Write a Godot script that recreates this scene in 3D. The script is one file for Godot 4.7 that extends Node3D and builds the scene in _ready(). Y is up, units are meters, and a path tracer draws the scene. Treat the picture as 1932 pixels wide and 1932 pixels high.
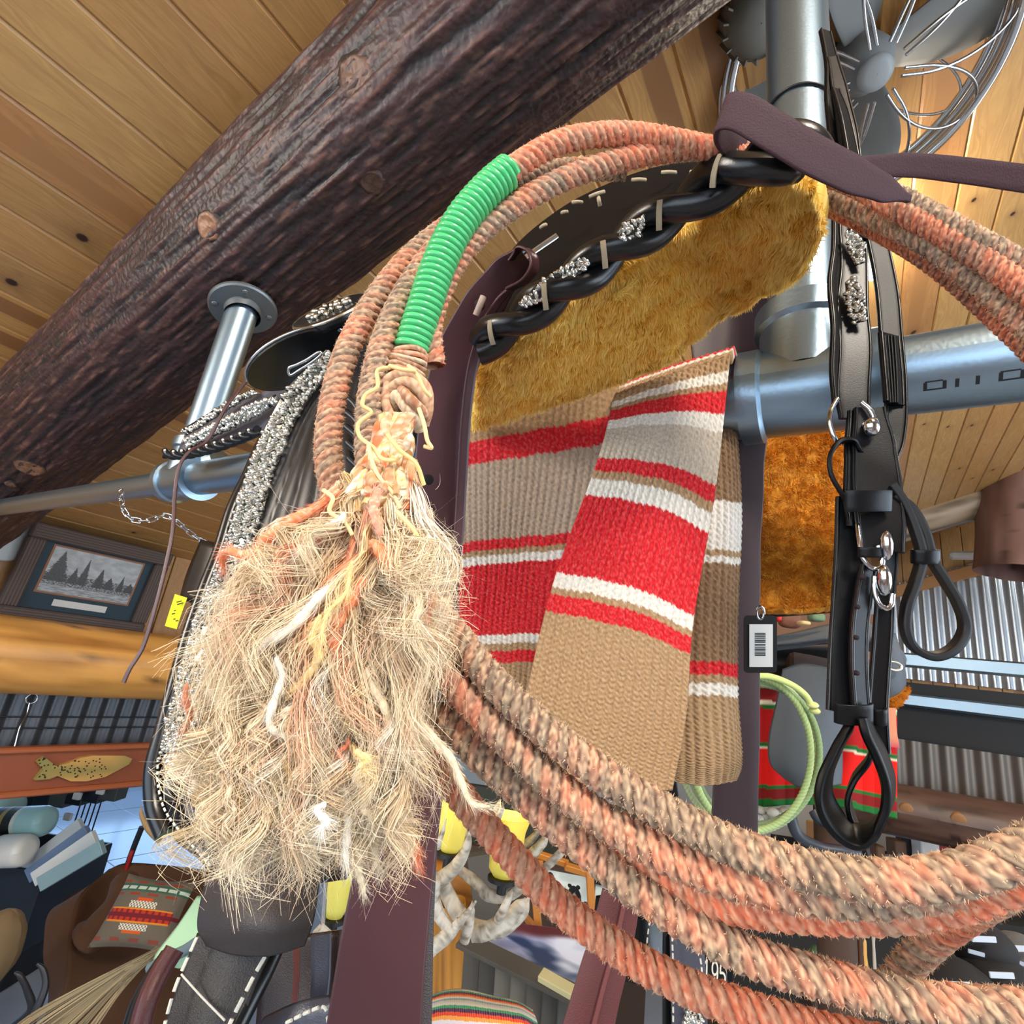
extends Node3D
# A western saddle hung from a pipe rack in a log-built shop, seen from close below.

const FPX := 1000.0          # focal length in pixels of the 1932 px frame
var CAM := Vector3(0, 1.75, 0)
var RX := Vector3(0.84399912, 0.13306325, -0.51957643)
var UY := Vector3(0.04287354, 0.94889833, 0.31265606)
var FW := Vector3(-0.53462823, 0.28615752, -0.79516446)
var SLOPE := deg_to_rad(20.0)
var SD := Vector3(cos(deg_to_rad(20.0)), sin(deg_to_rad(20.0)), 0)      # up the roof slope
var SN := Vector3(-sin(deg_to_rad(20.0)), cos(deg_to_rad(20.0)), 0)     # roof normal
const ROOF := 1.3            # camera to roof, along SN
const PIPE_Z := -0.452
const PIPE_Y := 2.008
const PIPE_R := 0.0302

var M := {}
var fn := FastNoiseLite.new()
var rng := RandomNumberGenerator.new()
var names := {}

# ---------------------------------------------------------------- geometry
# a finish: colour and relief over a surface, by metres across and down
class Finish:
	func col(_u: float, _w: float, _lu: float, _lw: float) -> Color:
		return Color.WHITE
	func disp(_u: float, _w: float, _lu: float, _lw: float) -> float:
		return 0.0
# a picture: colour by 0..1 across and down
class Print:
	func at(_u: float, _v: float) -> Color:
		return Color.WHITE
class MB:
	var v := PackedVector3Array()
	var uv := PackedVector2Array()
	var c := PackedColorArray()
	var i := PackedInt32Array()
	func add(p: Vector3, t := Vector2.ZERO, col := Color.WHITE) -> int:
		v.append(p); uv.append(t); c.append(col)
		return v.size() - 1
	func tri(a: int, b: int, d: int) -> void:
		i.append(a); i.append(d); i.append(b)
	func quad(a: int, b: int, d: int, e: int) -> void:
		tri(a, b, d); tri(a, d, e)
	func face(pts: Array, col := Color.WHITE) -> void:
		var f := v.size()
		var ux: Vector3 = (pts[1] - pts[0]).normalized()
		var nn: Vector3 = (pts[1] - pts[0]).cross(pts[2] - pts[0]).normalized()
		var uy: Vector3 = nn.cross(ux)
		for p in pts:
			add(p, Vector2((p - pts[0]).dot(ux), (p - pts[0]).dot(uy)), col)
		for k in range(1, pts.size() - 1):
			tri(f, f + k, f + k + 1)

func P(x: float, y: float, d: float) -> Vector3:
	return CAM + d * (FW + RX * ((x - 966.0) / FPX) + UY * ((966.0 - y) / FPX))
func PV(a: Array) -> Vector3:
	return P(a[0], a[1], a[2])
func PD(x: float, y: float) -> Vector3:
	return FW + RX * ((x - 966.0) / FPX) + UY * ((966.0 - y) / FPX)
func on_x(x: float, y: float, wx: float) -> Vector3:
	var d := PD(x, y); return CAM + d * ((wx - CAM.x) / d.x)
func on_y(x: float, y: float, wy: float) -> Vector3:
	var d := PD(x, y); return CAM + d * ((wy - CAM.y) / d.y)
func on_z(x: float, y: float, wz: float) -> Vector3:
	var d := PD(x, y); return CAM + d * ((wz - CAM.z) / d.z)
func depth(p: Vector3) -> float:
	return (p - CAM).dot(FW)

func lin(r: float, g: float, b: float) -> Color:
	return Color(r, g, b).srgb_to_linear()

func noise(p: Vector3, f: float) -> float:
	return fn.get_noise_3dv(p * f)

# smooth curve through points; steps per span
func curve(pts: Array, steps: int, closed := false) -> PackedVector3Array:
	var out := PackedVector3Array()
	var n := pts.size()
	var spans := n if closed else n - 1
	for s in spans:
		var a: Vector3; var b: Vector3; var c: Vector3; var d: Vector3
		b = pts[s]; c = pts[(s + 1) % n]
		if closed:
			a = pts[(s - 1 + n) % n]; d = pts[(s + 2) % n]
		else:
			a = pts[s - 1] if s > 0 else b * 2.0 - c
			d = pts[s + 2] if s + 2 < n else c * 2.0 - b
		for k in steps:
			var t := float(k) / steps
			out.append(b.cubic_interpolate(c, a, d, t))
	if not closed:
		out.append(pts[n - 1])
	return out
func pcurve(pts: Array, steps: int, closed := false) -> PackedVector3Array:
	var w := []
	for a in pts: w.append(PV(a))
	return curve(w, steps, closed)
# resample to even spacing
func even(path: PackedVector3Array, step: float) -> PackedVector3Array:
	var out := PackedVector3Array([path[0]])
	var left := step
	for k in range(1, path.size()):
		var a := path[k - 1]; var b := path[k]
		var l := a.distance_to(b)
		var at := 0.0
		while l - at >= left:
			at += left
			out.append(a.lerp(b, at / l))
			left = step
		left -= l - at
	return out
func frames(path: PackedVector3Array, hint := Vector3.ZERO) -> Array:
	var n := path.size()
	var T := PackedVector3Array(); var U := PackedVector3Array()
	for k in n:
		var t := (path[mini(k + 1, n - 1)] - path[maxi(k - 1, 0)]).normalized()
		T.append(t)
	var u := hint
	if u == Vector3.ZERO:
		u = Vector3.UP if absf(T[0].y) < 0.9 else Vector3.RIGHT
	for k in n:
		u = (u - T[k] * u.dot(T[k])).normalized()
		U.append(u)
	return [T, U]
func tube(mb: MB, path: PackedVector3Array, rad, sides := 8, col := Color.WHITE, closed := false, caps := true) -> void:
	var n := path.size()
	var fr := frames(path)
	var T: PackedVector3Array = fr[0]; var U: PackedVector3Array = fr[1]
	if closed:
		var t0 := (path[1] - path[n - 1]).normalized()
		T[0] = t0; T[n - 1] = (path[0] - path[n - 2]).normalized()
	var f := mb.v.size()
	var s := 0.0
	for k in n:
		if k > 0: s += path[k].distance_to(path[k - 1])
		var r: float = rad[k] if rad is Array or rad is PackedFloat32Array else rad
		var w := T[k].cross(U[k])
		for j in sides + 1:
			var a := TAU * j / sides
			mb.add(path[k] + (U[k] * cos(a) + w * sin(a)) * r, Vector2(a * r, s), col)
	for k in (n if closed else n - 1):
		var k2 := (k + 1) % n
		for j in sides:
			mb.quad(f + k * (sides + 1) + j, f + k * (sides + 1) + j + 1, f + k2 * (sides + 1) + j + 1, f + k2 * (sides + 1) + j)
	if caps and not closed:
		for e in [0, n - 1]:
			var cc := mb.add(path[e], Vector2(0, 0), col)
			var ring := []
			for j in sides:
				ring.append(mb.add(mb.v[f + e * (sides + 1) + j], Vector2(0, 0), col))
			for j in sides:
				if e == 0: mb.tri(cc, ring[(j + 1) % sides], ring[j])
				else: mb.tri(cc, ring[j], ring[(j + 1) % sides])
# flat strap: side = across-width direction per point (or one for all); width may be array
func strap(mb: MB, path: PackedVector3Array, side, width, thick: float, col := Color.WHITE) -> void:
	var n := path.size()
	var f := mb.v.size()
	var s := 0.0
	const PR := [[-1, -0.4], [-0.94, -1], [-0.5, -1], [0, -1], [0.5, -1], [0.94, -1], [1, -0.4], [1, 0.4], [0.94, 1], [0.5, 1], [0, 1], [-0.5, 1], [-0.94, 1], [-1, 0.4]]
	var m := PR.size()
	for k in n:
		var t := (path[mini(k + 1, n - 1)] - path[maxi(k - 1, 0)]).normalized()
		var sd: Vector3 = side[k] if side is PackedVector3Array or side is Array else side
		sd = (sd - t * sd.dot(t)).normalized()
		var nn := sd.cross(t)
		if k > 0: s += path[k].distance_to(path[k - 1])
		var w: float = (width[k] if width is Array or width is PackedFloat32Array else width) * 0.5
		for j in m + 1:
			var q: Array = PR[j % m]
			mb.add(path[k] + sd * (q[0] * w) + nn * (q[1] * thick * 0.5), Vector2(q[0] * w, s), col)
	for k in n - 1:
		for j in m:
			mb.quad(f + k * (m + 1) + j, f + k * (m + 1) + j + 1, f + (k + 1) * (m + 1) + j + 1, f + (k + 1) * (m + 1) + j)
	for e in [0, n - 1]:
		var ring := []
		for j in m: ring.append(mb.add(mb.v[f + e * (m + 1) + j], Vector2.ZERO, col))
		for j in range(1, m - 1):
			if e == 0: mb.tri(ring[0], ring[j + 1], ring[j])
			else: mb.tri(ring[0], ring[j], ring[j + 1])
# interpolate an array of numbers along n samples
func spread(vals: Array, n: int) -> PackedFloat32Array:
	var out := PackedFloat32Array()
	for k in n:
		var t := float(k) / maxi(n - 1, 1) * (vals.size() - 1)
		var a := mini(int(t), vals.size() - 2) if vals.size() > 1 else 0
		out.append(lerpf(vals[a], vals[mini(a + 1, vals.size() - 1)], smoothstep(0, 1, t - a)))
	return out
# point grid -> smooth surface through rows of control points (array of arrays of Vector3)
func surf(rows: Array, nu: int, nv: int) -> Array:
	var cr := []
	for r in rows:
		var c: PackedVector3Array = curve(r, 12)
		var o := []
		for k in nu:
			var t := float(k) / (nu - 1) * (c.size() - 1)
			var a := mini(int(t), c.size() - 2)
			o.append(c[a].lerp(c[a + 1], t - a))
		cr.append(o)
	var out := []
	for j in nv: out.append([])
	for k in nu:
		var colm := []
		for r in cr: colm.append(r[k])
		var c2: PackedVector3Array = curve(colm, 12) if colm.size() > 1 else PackedVector3Array(colm)
		for j in nv:
			var t := float(j) / (nv - 1) * (c2.size() - 1)
			var a := mini(int(t), c2.size() - 2)
			out[j].append(c2[a].lerp(c2[a + 1], t - a))
	return out
func psurf(rows: Array, nu: int, nv: int) -> Array:
	var w := []
	for r in rows:
		var o := []
		for a in r: o.append(PV(a))
		w.append(o)
	return surf(w, nu, nv)
func gnormal(g: Array, j: int, k: int) -> Vector3:
	var nv := g.size(); var nu: int = g[0].size()
	var du: Vector3 = g[j][mini(k + 1, nu - 1)] - g[j][maxi(k - 1, 0)]
	var dv: Vector3 = g[mini(j + 1, nv - 1)][k] - g[maxi(j - 1, 0)][k]
	return dv.cross(du).normalized()
# solid sheet from a grid (front faces the camera if rows run down and columns run right)
func sheet(mb: MB, g: Array, thick: float, fin: Finish = null) -> void:
	var nv := g.size(); var nu: int = g[0].size()
	var f := mb.v.size()
	var len_u := 0.0; var len_v := 0.0
	for k in range(1, nu): len_u += g[nv / 2][k].distance_to(g[nv / 2][k - 1])
	for j in range(1, nv): len_v += g[j][nu / 2].distance_to(g[j - 1][nu / 2])
	for side in 2:
		for j in nv:
			for k in nu:
				var nn := gnormal(g, j, k)
				var u := float(k) / (nu - 1) * len_u
				var w := float(j) / (nv - 1) * len_v
				var col: Color = fin.col(u, w, len_u, len_v) if fin else Color.WHITE
				var dd: float = fin.disp(u, w, len_u, len_v) if fin else 0.0
				var off := nn * (dd if side == 0 else -thick - dd)
				mb.add(g[j][k] + off, Vector2(u, w), col)
	for j in nv - 1:
		for k in nu - 1:
			var a := f + j * nu + k
			mb.quad(a, a + nu, a + nu + 1, a + 1)
			var b := a + nv * nu
			mb.quad(b, b + 1, b + nu + 1, b + nu)
	var o := nv * nu
	for k in nu - 1:
		mb.quad(f + k, f + k + 1, f + o + k + 1, f + o + k)
		var e := f + (nv - 1) * nu + k
		mb.quad(e + 1, e, e + o, e + o + 1)
	for j in nv - 1:
		var l := f + j * nu
		mb.quad(l + nu, l, l + o, l + nu + o)
		var r2 := l + nu - 1
		mb.quad(r2, r2 + nu, r2 + nu + o, r2 + o)
# bevelled box with axes ax, ay, az (unit) and full sizes
func box(mb: MB, at: Vector3, ax: Vector3, ay: Vector3, az: Vector3, size: Vector3, bev := 0.0, col := Color.WHITE) -> void:
	var h := size * 0.5
	var b := minf(bev, minf(h.x, minf(h.y, h.z)) * 0.9)
	var A := [ax, ay, az]
	var H := [h.x, h.y, h.z]
	for ax_i in 3:
		var p1 := (ax_i + 1) % 3; var p2 := (ax_i + 2) % 3
		for s in [-1, 1]:
			var cen: Vector3 = at + A[ax_i] * (H[ax_i] * s)
			var e1: Vector3 = A[p1] * (H[p1] - b); var e2: Vector3 = A[p2] * (H[p2] - b)
			var q := [cen - e1 - e2, cen + e1 - e2, cen + e1 + e2, cen - e1 + e2]
			if s < 0: q.reverse()
			mb.face(q, col)
	if b <= 0.0: return
	for ax_i in 3:
		var p1 := (ax_i + 1) % 3; var p2 := (ax_i + 2) % 3
		for s1 in [-1, 1]:
			for s2 in [-1, 1]:
				var L: Vector3 = A[ax_i] * (H[ax_i] - b)
				var c1: Vector3 = at + A[p1] * (H[p1] * s1) + A[p2] * ((H[p2] - b) * s2)
				var c2: Vector3 = at + A[p1] * ((H[p1] - b) * s1) + A[p2] * (H[p2] * s2)
				var q := [c1 - L, c1 + L, c2 + L, c2 - L]
				var nn: Vector3 = (q[1] - q[0]).cross(q[2] - q[0])
				if nn.dot(A[p1] * s1 + A[p2] * s2) < 0: q.reverse()
				mb.face(q, col)
	for sx in [-1, 1]:
		for sy in [-1, 1]:
			for sz in [-1, 1]:
				var a: Vector3 = at + ax * (h.x * sx) + ay * ((h.y - b) * sy) + az * ((h.z - b) * sz)
				var c: Vector3 = at + ax * ((h.x - b) * sx) + ay * (h.y * sy) + az * ((h.z - b) * sz)
				var d: Vector3 = at + ax * ((h.x - b) * sx) + ay * ((h.y - b) * sy) + az * (h.z * sz)
				var q := [a, c, d]
				if (c - a).cross(d - a).dot(ax * sx + ay * sy + az * sz) < 0: q = [a, d, c]
				mb.face(q, col)
# axis-aligned box between two corners
func abox(mb: MB, a: Vector3, b: Vector3, bev := 0.0, col := Color.WHITE) -> void:
	box(mb, (a + b) * 0.5, Vector3.RIGHT, Vector3.UP, Vector3.BACK, (b - a).abs(), bev, col)
# lathe: profile of [radius, distance along axis]
func lathe(mb: MB, at: Vector3, axis: Vector3, prof: Array, sides := 24, col := Color.WHITE) -> void:
	axis = axis.normalized()
	var u := axis.cross(Vector3.UP if absf(axis.y) < 0.9 else Vector3.RIGHT).normalized()
	var w := axis.cross(u)
	var f := mb.v.size()
	for q in prof:
		for j in sides + 1:
			var a := TAU * j / sides
			mb.add(at + axis * q[1] + (u * cos(a) + w * sin(a)) * q[0], Vector2(a * 0.03, q[1]), col)
	for k in prof.size() - 1:
		for j in sides:
			mb.quad(f + k * (sides + 1) + j, f + k * (sides + 1) + j + 1, f + (k + 1) * (sides + 1) + j + 1, f + (k + 1) * (sides + 1) + j)
# hard-edged lathe: each band gets its own vertices
func lathe_hard(mb: MB, at: Vector3, axis: Vector3, prof: Array, sides := 28, col := Color.WHITE) -> void:
	for k in prof.size() - 1:
		lathe(mb, at, axis, [prof[k], prof[k + 1]], sides, col)
# outline (array of Vector2) extruded: origin, ux, uy, along n by depth (both caps)
func prism(mb: MB, poly: PackedVector2Array, at: Vector3, ux: Vector3, uy: Vector3, deep: float, col := Color.WHITE) -> void:
	var nn := ux.cross(uy).normalized()
	if not Geometry2D.is_polygon_clockwise(poly):
		pass
	else:
		poly = poly.duplicate(); poly.reverse()
	var t := Geometry2D.triangulate_polygon(poly)
	var f := mb.v.size()
	for s in 2:
		for p in poly:
			mb.add(at + ux * p.x + uy * p.y + nn * (deep if s == 0 else 0.0), p, col)
	var n := poly.size()
	for k in range(0, t.size(), 3):
		var a := t[k]; var b := t[k + 1]; var c := t[k + 2]
		if (poly[b] - poly[a]).cross(poly[c] - poly[a]) < 0:
			var q := b; b = c; c = q
		mb.tri(f + a, f + b, f + c)
		mb.tri(f + n + a, f + n + c, f + n + b)
	for k in n:
		var k2 := (k + 1) % n
		mb.face([at + ux * poly[k].x + uy * poly[k].y, at + ux * poly[k2].x + uy * poly[k2].y, at + ux * poly[k2].x + uy * poly[k2].y + nn * deep, at + ux * poly[k].x + uy * poly[k].y + nn * deep], col)
func blob(mb: MB, at: Vector3, ax: Vector3, ay: Vector3, az: Vector3, nu := 14, nv := 9, col := Color.WHITE, pw := 1.0) -> void:
	var f := mb.v.size()
	for j in nv + 1:
		var th := PI * j / nv
		for k in nu + 1:
			var ph := TAU * k / nu
			var cx := sin(th) * cos(ph); var cy := cos(th); var cz := sin(th) * sin(ph)
			if pw != 1.0:
				cx = signf(cx) * absf(cx) ** pw; cy = signf(cy) * absf(cy) ** pw; cz = signf(cz) * absf(cz) ** pw
			mb.add(at + ax * cx + ay * cy + az * cz, Vector2(ph * 0.05, th * 0.05), col)
	for j in nv:
		for k in nu:
			mb.quad(f + j * (nu + 1) + k, f + j * (nu + 1) + k + 1, f + (j + 1) * (nu + 1) + k + 1, f + (j + 1) * (nu + 1) + k)

# ---------------------------------------------------------------- nodes
func numbered(called: String) -> String:
	if not names.has(called):
		names[called] = 0
		return called
	names[called] += 1
	return "%s_%03d" % [called, names[called]]
func tag(o: Node, label: String, category: String, group := "", kind := "") -> void:
	if label: o.set_meta("label", label)
	if category: o.set_meta("category", category)
	if group: o.set_meta("group", group)
	if kind: o.set_meta("kind", kind)
func thing(called: String, label: String, category: String, at: Vector3, group := "", kind := "") -> Node3D:
	var o := Node3D.new()
	o.name = numbered(called)
	add_child(o)
	o.position = at
	tag(o, label, category, group, kind)
	return o
func origin_of(n: Node) -> Vector3:
	var p := Vector3.ZERO
	while n is Node3D and n != self:
		p += (n as Node3D).position
		n = n.get_parent()
	return p
func put(mb: MB, called: String, mat: Material, parent: Node = null, label := "", kind := "") -> MeshInstance3D:
	var o := MeshInstance3D.new()
	var base := Vector3.ZERO
	if parent == null or parent == self:
		o.name = numbered(called)
		# origin at the middle of the base
		var lo := Vector3(1e9, 1e9, 1e9); var hi := -lo
		for p in mb.v:
			lo = lo.min(p); hi = hi.max(p)
		base = Vector3((lo.x + hi.x) / 2, lo.y, (lo.z + hi.z) / 2)
		add_child(o)
		o.position = base
	else:
		o.name = called
		parent.add_child(o, true)
		base = origin_of(parent)
	var n := mb.v.size()
	var nrm := PackedVector3Array(); nrm.resize(n)
	var v := mb.v; var ix := mb.i
	for k in range(0, ix.size(), 3):
		var a := ix[k]; var b := ix[k + 1]; var c := ix[k + 2]
		var q := (v[c] - v[a]).cross(v[b] - v[a])
		nrm[a] += q; nrm[b] += q; nrm[c] += q
	for k in n:
		nrm[k] = nrm[k].normalized() if nrm[k].length_squared() > 1e-24 else Vector3.UP
		v[k] -= base
	var arr := []
	arr.resize(Mesh.ARRAY_MAX)
	arr[Mesh.ARRAY_VERTEX] = v
	arr[Mesh.ARRAY_NORMAL] = nrm
	arr[Mesh.ARRAY_TEX_UV] = mb.uv
	arr[Mesh.ARRAY_COLOR] = mb.c
	arr[Mesh.ARRAY_INDEX] = ix
	var am := ArrayMesh.new()
	am.add_surface_from_arrays(Mesh.PRIMITIVE_TRIANGLES, arr)
	am.surface_set_material(0, mat)
	o.mesh = am
	if label: o.set_meta("label", label)
	if kind: o.set_meta("kind", kind)
	return o
func one(mb: MB, called: String, mat: Material, label: String, category: String, group := "", kind := "") -> MeshInstance3D:
	var o := put(mb, called, mat)
	tag(o, label, category, group, kind)
	return o
func struct(mb: MB, called: String, mat: Material) -> MeshInstance3D:
	var o := put(mb, called, mat)
	o.set_meta("kind", "structure")
	return o

# ---------------------------------------------------------------- materials
func mat(r: float, g: float, b: float, rough := 0.6, metal := 0.0) -> StandardMaterial3D:
	var m := StandardMaterial3D.new()
	m.albedo_color = Color(r, g, b)
	m.roughness = rough
	m.metallic = metal
	return m
func vmat(rough := 0.8, metal := 0.0) -> StandardMaterial3D:
	var m := mat(1, 1, 1, rough, metal)
	m.vertex_color_use_as_albedo = true
	return m
func picture(w: int, h: int, f: Print) -> ImageTexture:
	var im := Image.create(w, h, false, Image.FORMAT_RGB8)
	for y in h:
		for x in w:
			im.set_pixel(x, y, f.at(float(x) / w, float(y) / h))
	return ImageTexture.create_from_image(im)
func speckle(freq: float, lo: float, hi: float, sd := 1, size := 256, octaves := 4) -> NoiseTexture2D:
	var t := NoiseTexture2D.new()
	t.width = size; t.height = size; t.seamless = true
	var n := FastNoiseLite.new()
	n.seed = sd; n.frequency = freq; n.fractal_octaves = octaves
	t.noise = n
	var gr := Gradient.new()
	gr.set_color(0, Color(lo, lo, lo)); gr.set_color(1, Color(hi, hi, hi))
	t.color_ramp = gr
	return t
func relief(m: StandardMaterial3D, t: Texture2D, cm: float, scale: float) -> void:
	m.heightmap_enabled = true
	m.heightmap_texture = t
	m.heightmap_scale = cm
	m.uv1_triplanar = true
	m.uv1_scale = Vector3.ONE * scale
func leather(r: float, g: float, b: float, rough: float, grain := 0.02) -> StandardMaterial3D:
	var m := mat(r, g, b, rough)
	m.metallic_specular = 0.5
	if grain > 0.0:
		relief(m, M.grain_tex, grain, 40.0)
	return m

# ---------------------------------------------------------------- the shop
func _ready() -> void:
	camera_and_light()
	fn.seed = 7
	fn.frequency = 1.0
	fn.fractal_octaves = 3
	rng.seed = 11
	materials()
	room()
	log_beam()
	unseen_lamps_and_bulb()
	pipe_rack()
	saddle()
	saddle_blanket()
	lariat()
	tassel()
	straps()
	bridle()
	desk_fan()
	left_background()
	middle_background()
	right_background()

func area(called: String, at: Vector3, towards: Vector3, size: Vector2, col: Color, e: float, parent: Node = self) -> void:
	var l := AreaLight3D.new()
	l.name = called
	parent.add_child(l, true)
	l.area_size = size
	l.light_color = col
	l.light_energy = e
	l.area_normalize_energy = true
	l.area_range = 30.0
	l.area_attenuation = 2.0
	l.shadow_enabled = true
	l.transform = Transform3D(Basis.looking_at(towards, Vector3.UP if absf(towards.y) < 0.9 else Vector3.RIGHT), at)

func camera_and_light() -> void:
	var cam := Camera3D.new()
	cam.name = "camera"
	cam.fov = rad_to_deg(2.0 * atan(966.0 / FPX))
	cam.near = 0.02
	cam.far = 60.0
	cam.transform = Transform3D(Basis(RX, UY, -FW), CAM)
	add_child(cam)
	cam.current = true
	var we := WorldEnvironment.new()
	we.name = "world_environment"
	var e := Environment.new()
	e.background_mode = Environment.BG_SKY
	var sky := Sky.new()
	var sm := ProceduralSkyMaterial.new()
	sm.sky_top_color = Color(0.42, 0.60, 0.88)
	sm.sky_horizon_color = Color(0.80, 0.88, 0.97)
	sm.ground_bottom_color = Color(0.45, 0.42, 0.38)
	sm.ground_horizon_color = Color(0.70, 0.70, 0.68)
	sm.sky_energy_multiplier = 1.3
	sky.sky_material = sm
	e.sky = sky
	e.tonemap_mode = Environment.TONE_MAPPER_LINEAR
	e.tonemap_exposure = 1.15
	e.sdfgi_enabled = true
	e.ssao_enabled = true
	e.ssil_enabled = true
	we.environment = e
	add_child(we)
	# unseen windows placed to light saddle, right wall and floor: the panes and frames are built in room()
	area("unseen_window_daylight", Vector3(-0.6, 1.75, 2.88), Vector3(0, 0, -1), Vector2(4.6, 1.9), Color(0.86, 0.93, 1.0), 4.4)
	area("unseen_window_daylight", Vector3(3.28, 1.9, -1.4), Vector3(-1, 0, 0), Vector2(4.0, 1.8), Color(0.86, 0.93, 1.0), 10.0)
	area("unseen_window_daylight", Vector3(-6.9, 1.2, -2.0), Vector3(1, 0, 0), Vector2(6.0, 1.6), Color(0.66, 0.82, 1.0), 8.0)

class WoodPrint extends Print:
	var n := FastNoiseLite.new()
	var kn := []
	var base: Color
	var dark: Color
	var band := 0.0
	var bc := 0.5
	func at(u: float, v: float) -> Color:
		var va := absf(v - 0.5) * 2.0
		var warp := n.get_noise_2d(u * 2.0, va * 2.2) * 0.22
		var kd := 0.0
		for q in kn:
			var dv := absf(v - q[1])
			dv = minf(dv, 1.0 - dv)
			var dx: float = (u - q[0]) / q[2]
			var dy: float = dv * 11.0 / q[2]
			var rr := sqrt(dx * dx + dy * dy)
			warp += 0.09 * exp(-rr * 0.35) * signf(u - q[0])
			kd = maxf(kd, smoothstep(1.25, 0.55, rr) * 1.0 + 0.35 * exp(-rr * 0.5))
		var g := n.get_noise_2d((u + warp) * 13.0, va * 3.0) * 0.5 + 0.5
		var f := n.get_noise_2d(u * 70.0, va * 30.0) * 0.5 + 0.5
		var t := clampf(0.62 * g + 0.14 * f - 0.12, 0.0, 1.0)
		if band > 0.0:
			t = maxf(t, band * smoothstep(0.24, 0.19, absf(u + warp * 0.3 - bc)))
		var c := base.lerp(dark, t * 0.75)
		return c.lerp(Color(0.17, 0.09, 0.05), clampf(kd, 0.0, 0.93))

func wood_texture(sd: int, base: Color, dark: Color, knots: int, band: float) -> ImageTexture:
	var w := WoodPrint.new()
	w.n.seed = sd; w.n.frequency = 1.0; w.n.fractal_octaves = 3
	var r := RandomNumberGenerator.new()
	r.seed = sd * 13 + 5
	for k in knots:
		w.kn.append([r.randf_range(0.12, 0.88), r.randf(), r.randf_range(0.05, 0.085)])
	w.bc = r.randf_range(0.3, 0.7)
	w.base = base; w.dark = dark; w.band = band
	return picture(96, 768, w)

func materials() -> void:
	M.grain_tex = speckle(0.09, 0.0, 1.0, 5, 256, 4)
	M.fine_tex = speckle(0.2, 0.0, 1.0, 9, 256, 3)
	M.pine = []
	for k in 6:
		var m := mat(1, 1, 1, 0.42)
		var b: Color = [Color(0.79, 0.62, 0.38), Color(0.75, 0.57, 0.34), Color(0.80, 0.60, 0.35), Color(0.72, 0.55, 0.33), Color(0.77, 0.58, 0.35), Color(0.73, 0.53, 0.32)][k]
		m.albedo_texture = wood_texture(20 + k, b, Color(0.46, 0.29, 0.17), [1, 2, 1, 2, 1, 3][k], [0.0, 0.0, 0.9, 0.0, 0.0, 0.45][k])
		M.pine.append(m)
	M.roof = mat(0.45, 0.35, 0.24, 0.8)
	M.plaster = mat(0.78, 0.74, 0.68, 0.9)
	M.galv = mat(0.57, 0.655, 0.72, 0.36, 1.0)
	relief(M.galv, M.fine_tex, 0.012, 5.0)
	M.zinc_dull = mat(0.50, 0.52, 0.53, 0.45, 0.9)
	M.chrome = mat(0.80, 0.81, 0.82, 0.12, 1.0)
	M.silver = mat(0.84, 0.83, 0.78, 0.22, 1.0)
	M.silver_v = vmat(0.24, 1.0)
	M.black_leather = leather(0.045, 0.047, 0.055, 0.28, 0.004)
	M.dark_leather = leather(0.10, 0.095, 0.105, 0.30, 0.004)
	M.grey_leather = leather(0.30, 0.30, 0.34, 0.34, 0.02)
	M.maroon_leather = leather(0.27, 0.155, 0.17, 0.36, 0.008)
	M.maroon_suede = leather(0.24, 0.14, 0.165, 0.8, 0.02)
	M.brown_leather = leather(0.20, 0.155, 0.14, 0.42, 0.02)
	M.skirt_leather = mat(0.022, 0.024, 0.032, 0.5)
	M.skirt_leather.metallic_specular = 0.3
	M.thread = mat(0.86, 0.84, 0.78, 0.7)
	M.rope = vmat(0.9)
	M.fleece = vmat(0.85)
	M.fleece.backlight_enabled = true
	M.fleece.backlight = Color(0.80, 0.71, 0.38)
	M.hair = vmat(0.65)
	M.tack = leather(0.04, 0.042, 0.048, 0.40, 0.004)
	M.tack.metallic_specular = 0.32
	M.tack_grey = leather(0.07, 0.068, 0.074, 0.34, 0.004)
	M.tack_grey.metallic_specular = 0.36
	M.wool = vmat(0.95)
	M.bark = vmat(0.5)
	relief(M.bark, M.grain_tex, 0.25, 3.0)
	M.stone_floor = mat(0.62, 0.66, 0.72, 0.16)
	M.log_peeled = vmat(0.38)
	M.black_plastic = mat(0.06, 0.06, 0.07, 0.35)
	M.paper = mat(0.88, 0.87, 0.84, 0.8)
	M.iron = mat(0.25, 0.25, 0.26, 0.5, 0.8)

func roof_point(s: float, n: float, z: float) -> Vector3:
	return CAM + SD * s + SN * n + Vector3(0, 0, z)

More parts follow.
